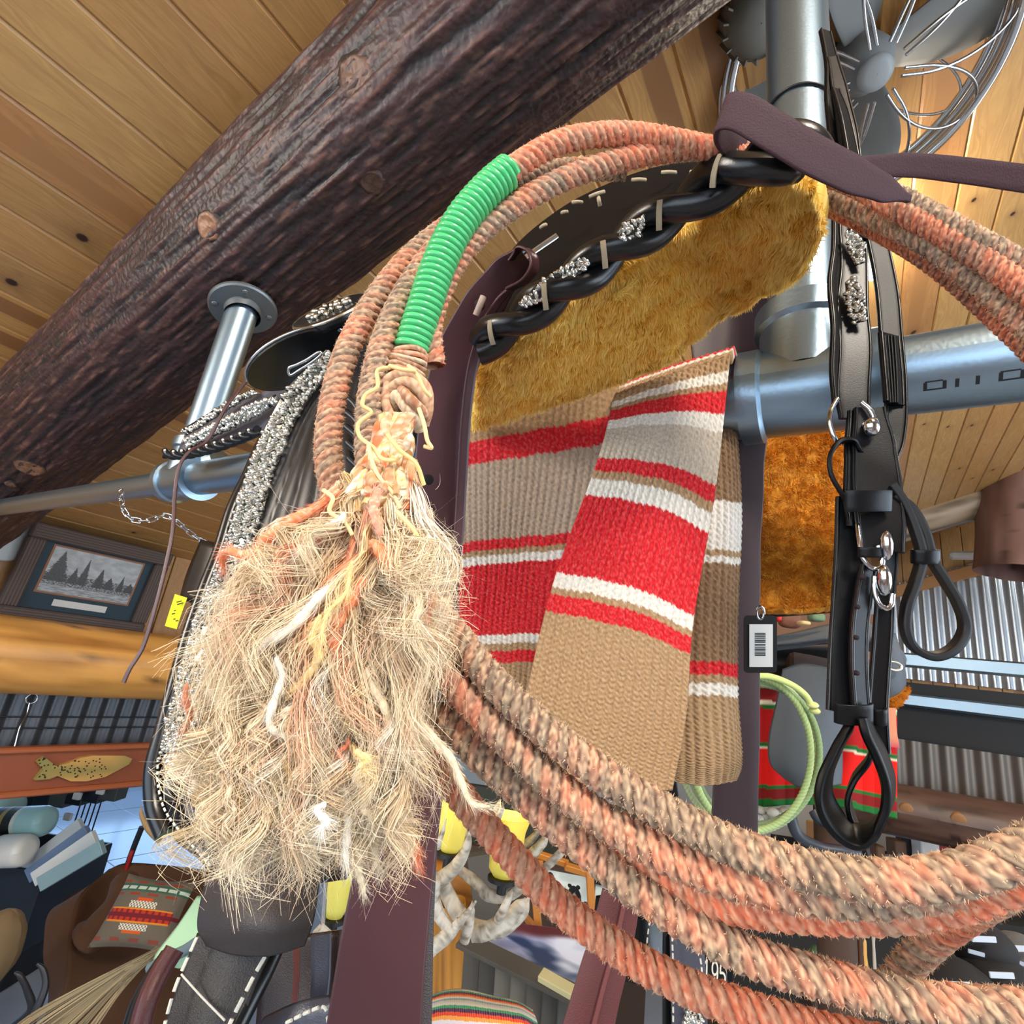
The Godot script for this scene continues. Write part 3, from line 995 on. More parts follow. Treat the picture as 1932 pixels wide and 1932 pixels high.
func knot(t: Node) -> void:
	# collar of wound strands and the crown knot
	var c := P(764, 735, .226)
	var cols := [lin(0.80, 0.62, 0.48), lin(0.86, 0.55, 0.42), lin(0.82, 0.72, 0.58), lin(0.66, 0.46, 0.33)]
	var mb := MB.new()
	var up := (P(785, 650, .230) - P(752, 800, .224)).normalized()
	var rt := up.cross(FW).normalized() * -1.0
	var bk := rt.cross(up).normalized()
	for k in 6:
		var loop := []
		for j in 10:
			var a := TAU * j / 10
			loop.append(P(775 - k * 3.0, 668 + k * 8.0, .230) + rt * cos(a) * (0.0066 + 0.0004 * k) + bk * sin(a) * 0.0066 + up * (0.0008 * sin(a * 2.0 + k)))
		tube(mb, curve(loop, 4, true), 0.00115, 6, cols[k % 4], true)
	for q in [[[722, 742, .224], [735, 715, .220], [770, 705, .217], [803, 730, .219], [808, 768, .221], [800, 802, .223]], [[730, 762, .224], [745, 728, .2185], [775, 722, .2165], [800, 752, .2185], [795, 790, .222]],
			[[740, 775, .222], [748, 745, .2175], [765, 768, .2155], [785, 790, .2175], [792, 812, .221]], [[757, 735, .217], [772, 752, .2145], [795, 775, .2165], [806, 790, .220]], [[735, 720, .2205], [728, 760, .2185], [745, 800, .2175], [752, 830, .2195]]]:
		tube(mb, pcurve(q, 8), 0.0023, 10, cols[rng.randi_range(0, 3)])
	for k in mb.v.size():
		var nz := noise(mb.v[k], 700.0)
		mb.c[k] = mb.c[k].lerp(lin(0.88, 0.80, 0.68), clampf(nz * 1.2, 0, 0.7)).lerp(lin(0.5, 0.3, 0.22), clampf(-nz * 1.3, 0, 0.6))
	put(mb, "crown_knot", M.rope, t)

# ---------------------------------------------------------------- tassel of unlaid yarn
func strand(mb: MB, path: PackedVector3Array, w: float, col: Color, tipcol: Color) -> void:
	var n := path.size()
	var f := mb.v.size()
	var flat := Vector3(rng.randfn(), rng.randfn(), rng.randfn())
	for k in n:
		var t := (path[mini(k + 1, n - 1)] - path[maxi(k - 1, 0)])
		var sd := t.cross(flat).normalized()
		var q := float(k) / (n - 1)
		var ww := w * (1.0 - 0.75 * q * q)
		var c := col.lerp(tipcol, q)
		mb.add(path[k] - sd * ww, Vector2(0, q), c)
		mb.add(path[k] + sd * ww, Vector2(1, q), c)
	for k in n - 1:
		mb.quad(f + 2 * k, f + 2 * k + 1, f + 2 * k + 3, f + 2 * k + 2)

func tassel() -> void:
	var t := thing("rope_tassel", "bushy frayed cream tassel with orange and white yarns at the rope end", "tassel", P(560, 1700, 0.2))
	var rg := RandomNumberGenerator.new()
	rg.seed = 42
	# locks: root, bend, end in pixels with depth, spread, how many, colour
	var cream := lin(0.88, 0.77, 0.60); var pale := lin(0.94, 0.87, 0.74); var white := lin(0.99, 0.97, 0.92)
	var tan := lin(0.80, 0.62, 0.43); var orange := lin(0.96, 0.52, 0.31); var straw := lin(0.94, 0.80, 0.52)
	var locks := []
	for k in 260:
		var q := k / 259.0
		# fan of ends along the outline of the tassel, left side round to right side
		var ends := [[345, 1215], [335, 1330], [350, 1455], [360, 1560], [365, 1635], [430, 1668], [510, 1695], [580, 1705], [640, 1690], [690, 1665], [735, 1590], [790, 1540], [835, 1450], [850, 1340], [850, 1220], [835, 1120]]
		var e := q * (ends.size() - 1)
		var i0 := mini(int(e), ends.size() - 2)
		var ex := lerpf(ends[i0][0], ends[i0 + 1][0], e - i0)
		var ey := lerpf(ends[i0][1], ends[i0 + 1][1], e - i0)
		var len := rg.randf_range(0.45, 1.0)
		var rx := rg.randf_range(655, 775); var ry := rg.randf_range(885, 985)
		if q < 0.25: rx = rg.randf_range(630, 700); ry = rg.randf_range(905, 960)
		ex = lerpf(rx, ex, len) + rg.randf_range(-18, 18); ey = lerpf(ry, ey, len) + rg.randf_range(-15, 15)
		var layer := rg.randf_range(-0.013, 0.017)
		var mx := lerpf(rx, ex, 0.5) + rg.randf_range(-26, 26) + (30.0 if q > 0.6 else -18.0)
		var my := lerpf(ry, ey, 0.46) + rg.randf_range(-20, 20)
		var pick := rg.randf()
		var col := cream if pick < 0.42 else (pale if pick < 0.66 else (tan if pick < 0.83 else (straw if pick < 0.90 else (white if pick < 0.96 else orange))))
		locks.append([[rx, ry, .183], [mx, my, .173 + layer], [ex, ey, .175 + layer * 1.4], rg.randf_range(0.0018, 0.0045), 60, col])
	# shorter tufts that fill out the lower half
	for k in 110:
		var rx := rg.randf_range(400, 760); var ry := rg.randf_range(1270, 1500)
		var ex := rx + (rx - 600.0) * 0.14 + rg.randf_range(-35, 35); var ey := minf(ry + rg.randf_range(110, 210), 1705.0 - absf(ex - 570.0) * 0.22)
		var layer := rg.randf_range(-0.009, 0.012)
		var mx := lerpf(rx, ex, 0.5) + rg.randf_range(-32, 32)
		var col: Color = [cream, pale, tan, cream, straw, pale, white][k % 7]
		locks.append([[rx, ry, .172 + layer], [mx, (ry + ey) * 0.5, .168 + layer], [ex, ey, .174 + layer], rg.randf_range(0.0022, 0.0042), 66, col])
	var mb := MB.new()
	for L in locks:
		var a: Vector3 = PV(L[0]); var b: Vector3 = PV(L[1]); var c: Vector3 = PV(L[2])
		var wav := rg.randf_range(0.0012, 0.0058); var wf := rg.randf_range(1.2, 3.4); var ph := rg.randf() * TAU
		var across := (c - a).cross(FW).normalized()
		for h in int(L[4]):
			var off = Vector3(rg.randfn(), rg.randfn(), rg.randfn()) * L[3] * 0.55
			var ln := rg.randf_range(0.7, 1.05)
			var path := PackedVector3Array()
			var p2 := ph + rg.randfn() * 0.35
			var stray := Vector3(rg.randfn(), rg.randfn(), rg.randfn()) * 0.002 * (1.0 if rg.randf() < 0.9 else 2.2)
			var N := 13
			for k in N:
				var q := float(k) / (N - 1) * ln
				var p := a.lerp(b, q).lerp(b.lerp(c, q), q)
				p += off * (0.22 + 0.95 * q) + across * sin(q * wf * TAU + p2) * wav * (0.3 + 1.2 * q) + FW * cos(q * wf * TAU * 0.8 + p2) * wav * 0.6 + stray * q * q
				path.append(p)
			var c0: Color = L[5]
			c0 = c0.lerp(tan, rg.randf() * 0.35).lerp(white, rg.randf() * 0.3)
			strand(mb, path, rg.randf_range(0.00010, 0.00024), c0, c0.lerp(pale, 0.5))
	# fine halo
	for h in 1800:
		var L: Array = locks[rg.randi_range(0, locks.size() - 1)]
		var a: Vector3 = PV(L[0]); var b: Vector3 = PV(L[1]); var c: Vector3 = PV(L[2])
		var q0 := rg.randf_range(0.15, 0.9)
		var p0 := a.lerp(b, q0).lerp(b.lerp(c, q0), q0) + Vector3(rg.randfn(), rg.randfn(), rg.randfn()) * 0.003
		var dir := ((c - a).normalized() + Vector3(rg.randfn(), rg.randfn(), rg.randfn()) * 0.8).normalized()
		var cur := Vector3(rg.randfn(), rg.randfn(), rg.randfn()) * 0.007
		var path := PackedVector3Array()
		var LL := rg.randf_range(0.004, 0.014)
		for k in 7:
			var q := k / 6.0
			path.append(p0 + dir * LL * q + cur * q * q)
		strand(mb, path, 0.00004, pale, white)
	put(mb, "loose_fibre", M.hair, t, "", "stuff")
	# single yarns that keep their twist: [points, radius, colour]
	var yarns := [
		[[[640, 925, 0.1760], [600, 955, 0.1730], [548, 985, 0.1710], [500, 1020, 0.1720], [470, 1048, 0.1740], [432, 1040, 0.1760], [420, 1055, 0.1780], [424, 1085, 0.1800]], 0.0020, orange],
		[[[690, 1090, 0.1660], [640, 1170, 0.1640], [632, 1205, 0.1640], [640, 1235, 0.1640], [655, 1262, 0.1650]], 0.0024, orange],
		[[[700, 1020, 0.1670], [735, 1060, 0.1650], [760, 1090, 0.1660]], 0.0022, orange],
		[[[720, 1010, 0.1670], [705, 960, 0.1690], [715, 920, 0.1710]], 0.0018, lin(0.9, 0.6, 0.48)],
		[[[672, 1240, 0.1660], [672, 1290, 0.1670], [665, 1330, 0.1670]], 0.0026, lin(0.72, 0.40, 0.24)],
		[[[728, 1540, 0.1830], [745, 1578, 0.1840], [775, 1600, 0.1850], [790, 1640, 0.1860]], 0.0011, orange],
		[[[738, 1538, 0.1850], [758, 1570, 0.1850], [786, 1600, 0.1860], [792, 1625, 0.1860]], 0.0009, orange],
		[[[352, 1290, 0.1840], [350, 1320, 0.1840], [358, 1350, 0.1850], [345, 1385, 0.1860]], 0.0011, lin(0.85, 0.50, 0.36)],
		[[[760, 1350, 0.1660], [765, 1380, 0.1660], [772, 1402, 0.1670]], 0.0012, lin(0.95, 0.5, 0.4)],
		[[[660, 1080, 0.1650], [600, 1130, 0.1630], [555, 1180, 0.1620], [500, 1215, 0.1630], [470, 1250, 0.1650]], 0.0018, white],
		[[[605, 1160, 0.1610], [590, 1200, 0.1600], [600, 1240, 0.1600], [570, 1290, 0.1610], [548, 1305, 0.1620]], 0.0014, straw],
		[[[520, 1240, 0.1610], [532, 1275, 0.1610], [515, 1330, 0.1610], [508, 1365, 0.1620], [530, 1385, 0.1630], [575, 1390, 0.1630]], 0.0013, white],
		[[[690, 1260, 0.1640], [705, 1300, 0.1630], [725, 1335, 0.1630], [735, 1375, 0.1640], [728, 1410, 0.1650]], 0.0014, pale],
		[[[600, 1340, 0.1630], [590, 1375, 0.1630], [598, 1410, 0.1640], [590, 1450, 0.1650]], 0.0011, lin(0.86, 0.70, 0.58)],
		[[[535, 1420, 0.1640], [545, 1455, 0.1640], [575, 1475, 0.1650], [590, 1474, 0.1650]], 0.0010, straw],
		[[[620, 1470, 0.1650], [650, 1490, 0.1650], [658, 1540, 0.1660], [652, 1600, 0.1670], [655, 1640, 0.1680]], 0.0014, white],
		[[[480, 1450, 0.1650], [465, 1490, 0.1660], [462, 1540, 0.1670], [455, 1580, 0.1680]], 0.0012, pale],
		[[[785, 1330, 0.1680], [800, 1370, 0.1680], [850, 1430, 0.1680], [872, 1480, 0.1670], [890, 1515, 0.1660], [925, 1522, 0.1650]], 0.0013, pale],
		[[[700, 1500, 0.1720], [712, 1560, 0.1740], [706, 1610, 0.1750], [716, 1645, 0.1760]], 0.0014, pale],
		[[[672, 1600, 0.1710], [678, 1650, 0.1730], [688, 1685, 0.1740]], 0.0013, pale],
		[[[430, 1170, 0.1680], [400, 1230, 0.1680], [395, 1290, 0.1680], [420, 1340, 0.1680]], 0.0011, pale],
		[[[560, 1500, 0.1660], [520, 1540, 0.1670], [470, 1580, 0.1680], [430, 1600, 0.1700]], 0.0012, straw]]
	for k in 34:
		var L: Array = locks[rg.randi_range(0, locks.size() - 1)]
		var dd := -rg.randf_range(0.004, 0.012)
		var q0 := rg.randf_range(0.1, 0.5); var q1 := q0 + rg.randf_range(0.25, 0.5)
		var pts := []
		for e in 6:
			var q := lerpf(q0, q1, e / 5.0)
			var x := lerpf(lerpf(L[0][0], L[1][0], q), lerpf(L[1][0], L[2][0], q), q); var yy := lerpf(lerpf(L[0][1], L[1][1], q), lerpf(L[1][1], L[2][1], q), q)
			pts.append([x + 9.0 * sin(e * 1.9 + k), yy, lerpf(L[0][2], L[2][2], q) + dd])
		yarns.append([pts, rg.randf_range(0.0007, 0.0014), [white, pale, cream, straw, white, pale, orange][k % 7]])
	for y in yarns:
		var ym := MB.new()
		var path := even(pcurve(y[0], 16), 0.0006)
		var fr := frames(path)
		var rads := PackedFloat32Array()
		for k in path.size():
			var q := float(k) / path.size()
			rads.append(y[1] * (0.9 + 0.15 * sin(q * 30.0)) * sqrt(clampf(sin(PI * (0.06 + 0.92 * q)), 0.02, 1.0)))
		tube(ym, path, rads, 9, y[2])
		for k in ym.v.size():
			var nz := noise(ym.v[k], 900.0)
			ym.c[k] = ym.c[k].lerp(white, clampf(nz * 0.9, 0, 0.5)).lerp(tan, clampf(-nz * 0.9, 0, 0.4))
		for h in path.size() * 9:
			var k := rg.randi_range(0, path.size() - 1)
			var dir := Vector3(rg.randfn(), rg.randfn(), rg.randfn()).normalized()
			var pp := PackedVector3Array()
			for e in 4: pp.append(path[k] + dir * (y[1] * 0.7 + 0.0013 * e / 3.0 * rg.randf_range(0.5, 1.8)) + fr[0][k] * 0.0012 * e)
			strand(ym, pp, 0.00005, (y[2] as Color).lerp(white, 0.3), y[2])
		put(ym, "yarn", M.hair, t)
	# the half-unlaid neck: kinked plies, and thin cord curls
	for k in 44:
		var q := k / 43.0
		var ym := MB.new()
		var x0 := rg.randf_range(725, 775); var x1 := lerpf(648, 790, q)
		var pts := []
		for e in 7:
			var u := e / 6.0
			pts.append([lerpf(x0, x1, u) + 7.0 * sin(u * 16.0 + k * 1.7), lerpf(785, rg.randf_range(915, 985), u), .208 - 0.027 * u - 0.006 * sin(PI * q) + rg.randf_range(-0.002, 0.002)])
		tube(ym, pcurve(pts, 6), rg.randf_range(0.0012, 0.0024), 7, [cream, tan, orange, straw, pale, tan][k % 6].darkened(0.15))
		for e in ym.v.size():
			var nz := noise(ym.v[e], 800.0)
			ym.c[e] = ym.c[e].lerp(white, clampf(nz * 1.2, 0, 0.6)).lerp(lin(0.62, 0.38, 0.22), clampf(-nz * 1.5, 0, 0.6))
		put(ym, "ply", M.hair, t)
	for pts in [[[790, 770, 0.1830], [800, 800, 0.1820], [806, 830, 0.1820], [814, 845, 0.1825], [800, 842, 0.1830]], [[735, 693, 0.1840], [712, 700, 0.1840], [712, 730, 0.1840], [690, 745, 0.1840], [684, 765, 0.1840], [700, 778, 0.1850], [676, 800, 0.1850], [680, 825, 0.1850], [705, 845, 0.1820], [720, 865, 0.1800], [745, 868, 0.1790], [758, 858, 0.1800]],
			[[770, 690, 0.1820], [785, 705, 0.1800], [800, 735, 0.1810], [812, 748, 0.1830]], [[735, 690, 0.1820], [760, 697, 0.1790], [785, 700, 0.1790]], [[695, 840, 0.1810], [702, 870, 0.1790], [715, 900, 0.1770], [740, 930, 0.1750], [755, 960, 0.1740]],
			[[730, 820, 0.1790], [755, 850, 0.1770], [785, 875, 0.1770], [800, 915, 0.1790]], [[610, 925, 0.1740], [628, 940, 0.1710], [622, 965, 0.1710], [650, 985, 0.1710], [665, 1010, 0.1700]], [[748, 965, 0.1680], [772, 990, 0.1670], [790, 1015, 0.1680], [812, 1050, 0.1700]]]:
		var ym := MB.new()
		tube(ym, pcurve(pts, 8), 0.00075, 7, straw.lerp(pale, rg.randf() * 0.5))
		put(ym, "cord_curl", M.hair, t)

# ---------------------------------------------------------------- saddle
# pile: tufted blades standing on a grid surface
func pile(mb: MB, g: Array, count: int, lmin: float, lmax: float, wide: float, lean: Vector3, cols: Array, sd: int, both := false) -> void:
	var nv := g.size(); var nu: int = g[0].size()
	var rg := RandomNumberGenerator.new(); rg.seed = sd
	for h in count:
		var u := rg.randf() * (nu - 1.001); var w := rg.randf() * (nv - 1.001)
		if rg.randf() < 0.12: w = [0.0, nv - 1.001][rg.randi_range(0, 1)]
		if rg.randf() < 0.05: u = nu - 1.001
		var j := int(w); var k := int(u)
		var a: Vector3 = g[j][k].lerp(g[j][k + 1], u - k)
		var b: Vector3 = g[j + 1][k].lerp(g[j + 1][k + 1], u - k)
		var p := a.lerp(b, w - j)
		var nn := gnormal(g, j, k)
		if both and rg.randf() < 0.2: nn = -nn
		var cl := Vector3(noise(p, 55.0), noise(p + Vector3(3, 0, 0), 55.0), noise(p + Vector3(0, 5, 0), 55.0))
		var tone := clampf(0.5 + 0.55 * noise(p, 30.0) + 0.5 * noise(p, 120.0) + rg.randf_range(-0.18, 0.18), 0.0, 1.0)
		var dir := (nn * 0.8 + lean + cl * 1.5 + Vector3(rg.randfn(), rg.randfn(), rg.randfn()) * 0.18).normalized()
		var L := rg.randf_range(lmin, lmax)
		var sdv := dir.cross(Vector3(rg.randfn(), rg.randfn(), rg.randfn())).normalized() * wide
		var c: Color = cols[0].lerp(cols[1], tone)
		var ct: Color = c.lerp(cols[2], 0.45)
		var bend := (dir + lean * 0.8 + cl * 0.6).normalized()
		var f := mb.v.size()
		mb.add(p - sdv, Vector2.ZERO, c); mb.add(p + sdv, Vector2.ZERO, c)
		mb.add(p + dir * L * 0.55 - sdv * 0.8, Vector2.ZERO, c); mb.add(p + dir * L * 0.55 + sdv * 0.8, Vector2.ZERO, c)
		mb.add(p + dir * L * 0.55 + bend * L * 0.45, Vector2.ZERO, ct)
		mb.quad(f, f + 1, f + 3, f + 2); mb.tri(f + 2, f + 3, f + 4)

class Lumps extends Finish:
	var n: FastNoiseLite
	var c0: Color
	var c1: Color
	var amp := 0.003
	var f := 40.0
	func col(u: float, w: float, _lu: float, _lw: float) -> Color:
		return c0.lerp(c1, clampf(0.5 + n.get_noise_2d(u * f, w * f), 0.0, 1.0))
	func disp(u: float, w: float, _lu: float, _lw: float) -> float:
		return amp * n.get_noise_2d(u * f + 50.0, w * f)
class Leaf extends Finish:
	# carved leaf veins fanning over the leather
	func disp(u: float, w: float, lu: float, lw: float) -> float:
		var x := u / lu - 0.5; var y := w / lw
		var fan := x / (0.25 + y * 1.1)
		var vein := absf(sin(fan * 17.0))
		var env := smoothstep(0.04, 0.12, y) * smoothstep(0.6, 0.42, y) * smoothstep(0.5, 0.4, absf(x))
		return env * (0.0030 * pow(vein, 0.5) - 0.0015) + 0.0012 * sin(y * 60.0 + sin(x * 9.0) * 4.0) * smoothstep(0.5, 0.7, y)

# a band of chased silver: close-set beads with a plate behind them
func silver_band(t: Node, pts: Array, widths: Array, bead: float, sd: int, called := "silver_trim", per := 1.0) -> void:
	var path := even(pcurve(pts, 14), 0.0015)
	var ws := spread(widths, path.size())
	var rg := RandomNumberGenerator.new(); rg.seed = sd
	var mb := MB.new()
	var side := PackedVector3Array()
	for k in path.size():
		var tt := (path[mini(k + 1, path.size() - 1)] - path[maxi(k - 1, 0)]).normalized()
		side.append(tt.cross(path[k] - CAM).normalized())
	strap(mb, path, side, ws, 0.0016, Color(0.10, 0.10, 0.09))
	for k in path.size():
		var tt := (path[mini(k + 1, path.size() - 1)] - path[maxi(k - 1, 0)]).normalized()
		var nn := side[k].cross(tt).normalized()
		if nn.dot(FW) > 0: nn = -nn
		var cnt := int(ceil(ws[k] / (bead * 2.4) * per))
		for b in cnt:
			var off := (float(b) + rg.randf_range(0.15, 0.85)) / cnt - 0.5
			var r := bead * rg.randf_range(0.55, 1.25)
			var d1 := (side[k] + tt * rg.randfn() * 0.7).normalized()
			var d2 := nn.cross(d1).normalized()
			blob(mb, path[k] + side[k] * off * ws[k] + tt * rg.randf_range(-0.0008, 0.0008) + nn * r * rg.randf_range(0.2, 0.8), d1 * r * 1.25, nn * r * 0.9, d2 * r * 0.8, 7, 5, Color(0.72, 0.71, 0.66))
	put(mb, called, M.silver_v, t, "chased silver trim")

func stitches(t: Node, pts: Array, px_len: float, gap: float, r: float, m: Material, called := "stitching") -> void:
	var path := even(pcurve(pts, 16), 0.0006)
	var mb := MB.new()
	var run := PackedVector3Array()
	var s := 0.0
	for k in path.size():
		if fmod(s, px_len + gap) < px_len:
			run.append(path[k])
		elif run.size() > 2:
			tube(mb, run, r, 6); run = PackedVector3Array()
		s += 0.0006
	if run.size() > 2: tube(mb, run, r, 6)
	put(mb, called, m, t)

func saddle() -> void:
	var t := thing("western_saddle", "black western show saddle with silver trim and golden fleece lining on the pipe", "saddle", P(1150, 700, 0.44))
	# cantle and rear skirt: black leather over the golden fleece
	var g := psurf([
		[[900, 590, .41], [960, 478, .40], [1050, 398, .39], [1150, 345, .38], [1250, 312, .372], [1350, 303, .345], [1450, 300, .30]],
		[[905, 625, .375], [985, 530, .362], [1070, 470, .352], [1165, 415, .343], [1262, 365, .336], [1362, 325, .306], [1462, 298, .272]],
		[[918, 655, .345], [1005, 602, .33], [1085, 548, .32], [1180, 482, .31], [1285, 415, .303], [1385, 345, .275], [1480, 300, .252]]], 60, 24)
	var mb := MB.new(); sheet(mb, g, 0.004); put(mb, "skirt", M.skirt_leather, t)
	# pale lacing that shows on the skirt
	var lace := mat(0.62, 0.56, 0.46, 0.7)
	for q in [[[1080, 382], [1098, 382]], [[1112, 372], [1140, 362]], [[1128, 370], [1132, 388]], [[1192, 340], [1218, 340]], [[1248, 326], [1275, 326]], [[1060, 402], [1070, 400]], [[1302, 325], [1322, 326]], [[1020, 430], [1030, 424]]]:
		mb = MB.new()
		var dd := 0.352 if q[0][0] > 1100 else 0.362
		tube(mb, pcurve([[q[0][0], q[0][1], dd - 0.012], [(q[0][0] + q[1][0]) / 2.0, (q[0][1] + q[1][1]) / 2.0 - 1.0, dd - 0.014], [q[1][0], q[1][1], dd - 0.012]], 4), 0.0013, 6)
		put(mb, "lace", lace, t)
	# thick twisted leather edging
	var edge := even(pcurve([[905, 655, .335], [960, 612, .32], [1010, 580, .31], [1085, 528, .3], [1175, 462, .292], [1270, 400, .280], [1365, 338, .262], [1440, 298, .246], [1495, 290, .240], [1525, 305, .242]], 16), 0.0012)
	var fr := frames(edge)
	for st in 2:
		var hel := PackedVector3Array()
		for k in edge.size():
			var a := TAU * (k * 0.0012) / 0.072 + PI * st
			var U: Vector3 = fr[1][k]; var w: Vector3 = fr[0][k].cross(U)
			hel.append(edge[k] + (U * cos(a) + w * sin(a)) * 0.0060)
		mb = MB.new()
		tube(mb, hel, 0.0070, 14)
		put(mb, "braided_edging", M.black_leather, t)
	for k in range(18, edge.size(), 30):
		mb = MB.new()
		var a := TAU * (k * 0.0012) / 0.052
		var U: Vector3 = fr[1][k]; var w: Vector3 = fr[0][k].cross(U)
		var pts := []
		for e in 7:
			var aa := -0.35 + 1.0 * e / 6.0
			var dv = (-FW - fr[0][k] * (-FW).dot(fr[0][k])).normalized()
			var ev: Vector3 = fr[0][k].cross(dv)
			pts.append(edge[k] + (dv * cos(aa) + ev * sin(aa)) * 0.0128 + fr[0][k] * (-0.006 * e / 6.0))
		strap(mb, curve(pts, 3), fr[0][k], 0.0030, 0.001)
		put(mb, "lace", lace, t)
	silver_band(t, [[985, 575, .301], [1030, 545, .297], [1075, 515, .292], [1110, 492, .289]], [0.004, 0.010, 0.010, 0.005], 0.0017, 61)
	silver_band(t, [[1172, 452, .282], [1195, 432, .281], [1212, 420, .280]], [0.006, 0.011, 0.006], 0.0018, 62)
	silver_band(t, [[935, 612, .313], [960, 592, .311]], [0.004, 0.004], 0.0012, 63)
	mb = MB.new()
	strap(mb, pcurve([[990, 488, .345], [1015, 470, .343], [1052, 445, .341]], 6), (RX * 0.4 + UY * 0.9), 0.0042, 0.0012)
	put(mb, "buckle_bar", M.chrome, t)
	# golden fleece lining, near side
	var gold := [lin(0.95, 0.79, 0.34), lin(1.0, 0.93, 0.56), lin(1.0, 0.97, 0.74)]
	g = psurf([
		[[905, 672, .378], [1000, 617, .327], [1085, 560, .317], [1180, 492, .307], [1290, 430, .3], [1400, 366, .272], [1485, 322, .250]],
		[[900, 715, .395], [1010, 662, .347], [1110, 602, .337], [1220, 532, .327], [1330, 470, .319], [1440, 405, .28], [1532, 352, .258]],
		[[895, 765, .42], [1030, 712, .385], [1150, 652, .372], [1260, 592, .362], [1370, 535, .352], [1470, 478, .308], [1550, 412, .275]],
		[[890, 812, .455], [1040, 760, .43], [1150, 722, .42], [1250, 682, .41], [1330, 618, .39], [1420, 568, .355], [1518, 512, .31]]], 90, 40)
	var lm := Lumps.new(); lm.n = fn; lm.c0 = gold[0]; lm.c1 = gold[1]; lm.amp = 0.004
	mb = MB.new(); sheet(mb, g, 0.012, lm)
	pile(mb, g, 75000, 0.0035, 0.0075, 0.0003, (-UY * 0.5 - RX * 0.15), gold, 5, true)
	put(mb, "fleece_lining", M.fleece, t, "golden yellow fleece lining")
	# a stray tuft
	mb = MB.new()
	for h in 700:
		var q := rng.randf()
		var p := P(lerpf(1163, 1224, q), lerpf(560, 492, q), .318) + Vector3(rng.randfn(), rng.randfn(), rng.randfn()) * (0.0009 + 0.0015 * maxf(0.0, 0.25 - q))
		var pp := PackedVector3Array()
		var dv := Vector3(rng.randfn(), rng.randfn(), rng.randfn()) * 0.002 + (P(1224, 492, .318) - P(1163, 560, .318)).normalized() * 0.004
		for e in 4: pp.append(p + dv * e / 3.0)
		strand(mb, pp, 0.00018, lin(0.95, 0.86, 0.45), lin(0.98, 0.92, 0.6))
	put(mb, "fleece_tuft", M.fleece, t, "pale yellow loose tuft")
	# far-side skirt hanging beyond the pipe, its fleece turned to us
	g = psurf([[[1330, 770, .60], [1450, 765, .585], [1540, 760, .575], [1600, 755, .57]], [[1340, 900, .58], [1450, 895, .565], [1540, 890, .555], [1598, 885, .55]], [[1345, 1030, .55], [1450, 1025, .535], [1535, 1020, .525], [1594, 1015, .52]], [[1350, 1152, .515], [1450, 1150, .5], [1530, 1148, .49], [1585, 1140, .485]]], 50, 70)
	lm = Lumps.new(); lm.n = fn; lm.c0 = lin(0.7, 0.42, 0.08); lm.c1 = lin(0.92, 0.64, 0.18); lm.amp = 0.003; lm.f = 70.0
	mb = MB.new(); sheet(mb, g, 0.012, lm)
	pile(mb, g, 40000, 0.003, 0.006, 0.0003, Vector3(0, -0.35, 0), [lin(0.80, 0.52, 0.12), lin(0.98, 0.76, 0.28), lin(1.0, 0.86, 0.44)], 6)
	put(mb, "fleece_lining", M.fleece, t, "golden fleece of the far skirt")
	g = psurf([[[1322, 765, .625], [1460, 760, .61], [1606, 750, .592]], [[1335, 960, .592], [1460, 955, .577], [1600, 945, .56]], [[1345, 1165, .535], [1460, 1162, .52], [1592, 1152, .505]]], 20, 20)
	mb = MB.new(); sheet(mb, g, 0.004); put(mb, "skirt", M.black_leather, t)
	# fork and near front skirt: carved leather with a silver border
	g = psurf([
		[[612, 690, .70], [650, 672, .69], [700, 660, .675], [760, 660, .66]],
		[[528, 800, .66], [590, 770, .645], [670, 750, .63], [760, 745, .62]],
		[[490, 900, .62], [560, 870, .60], [660, 850, .585], [770, 850, .575]],
		[[448, 1010, .585], [530, 990, .565], [650, 975, .55], [775, 975, .54]],
		[[405, 1130, .55], [500, 1110, .53], [640, 1100, .515], [780, 1100, .505]],
		[[350, 1290, .51], [470, 1270, .49], [620, 1260, .475], [760, 1260, .468]],
		[[308, 1440, .475], [430, 1440, .455], [590, 1430, .442], [730, 1430, .435]],
		[[318, 1560, .45], [430, 1580, .43], [560, 1580, .418], [690, 1580, .412]],
		[[400, 1650, .43], [460, 1665, .415], [560, 1670, .405], [650, 1660, .4]]], 70, 130)
	mb = MB.new(); sheet(mb, g, 0.005, Leaf.new()); put(mb, "front_skirt", M.dark_leather, t)
	silver_band(t, [[628, 672, .672], [590, 712, .658], [556, 750, .645], [530, 800, .63], [508, 850, .612], [490, 900, .598], [474, 950, .58], [458, 1005, .566], [440, 1060, .55], [415, 1120, .533], [392, 1180, .517], [372, 1250, .497], [352, 1330, .478], [338, 1400, .462], [345, 1470, .45]], [0.022, 0.024, 0.026, 0.027, 0.028, 0.028, 0.028, 0.028, 0.027, 0.026, 0.026, 0.026, 0.026, 0.026, 0.02], 0.0036, 64, "silver_trim", 0.62)
	# rolled edge outside the silver, then the beaded line
	mb = MB.new()
	tube(mb, pcurve([[545, 770, .65], [500, 830, .63], [468, 900, .605], [440, 960, .585], [415, 1040, .562], [388, 1110, .54], [360, 1190, .518], [332, 1290, .492], [308, 1380, .47], [290, 1450, .455], [292, 1520, .443], [312, 1575, .432]], 10), 0.0075, 14)
	put(mb, "rolled_edge", M.black_leather, t)
	mb = MB.new()
	for p in even(pcurve([[470, 935, .578], [436, 1010, .556], [410, 1085, .533], [378, 1170, .508], [350, 1270, .484], [325, 1360, .462], [308, 1430, .447]], 10), 0.0044):
		blob(mb, p - FW * 0.006, RX * 0.0017, UY * 0.0017, FW * 0.0015, 8, 6)
	put(mb, "silver_bead", M.silver, t)
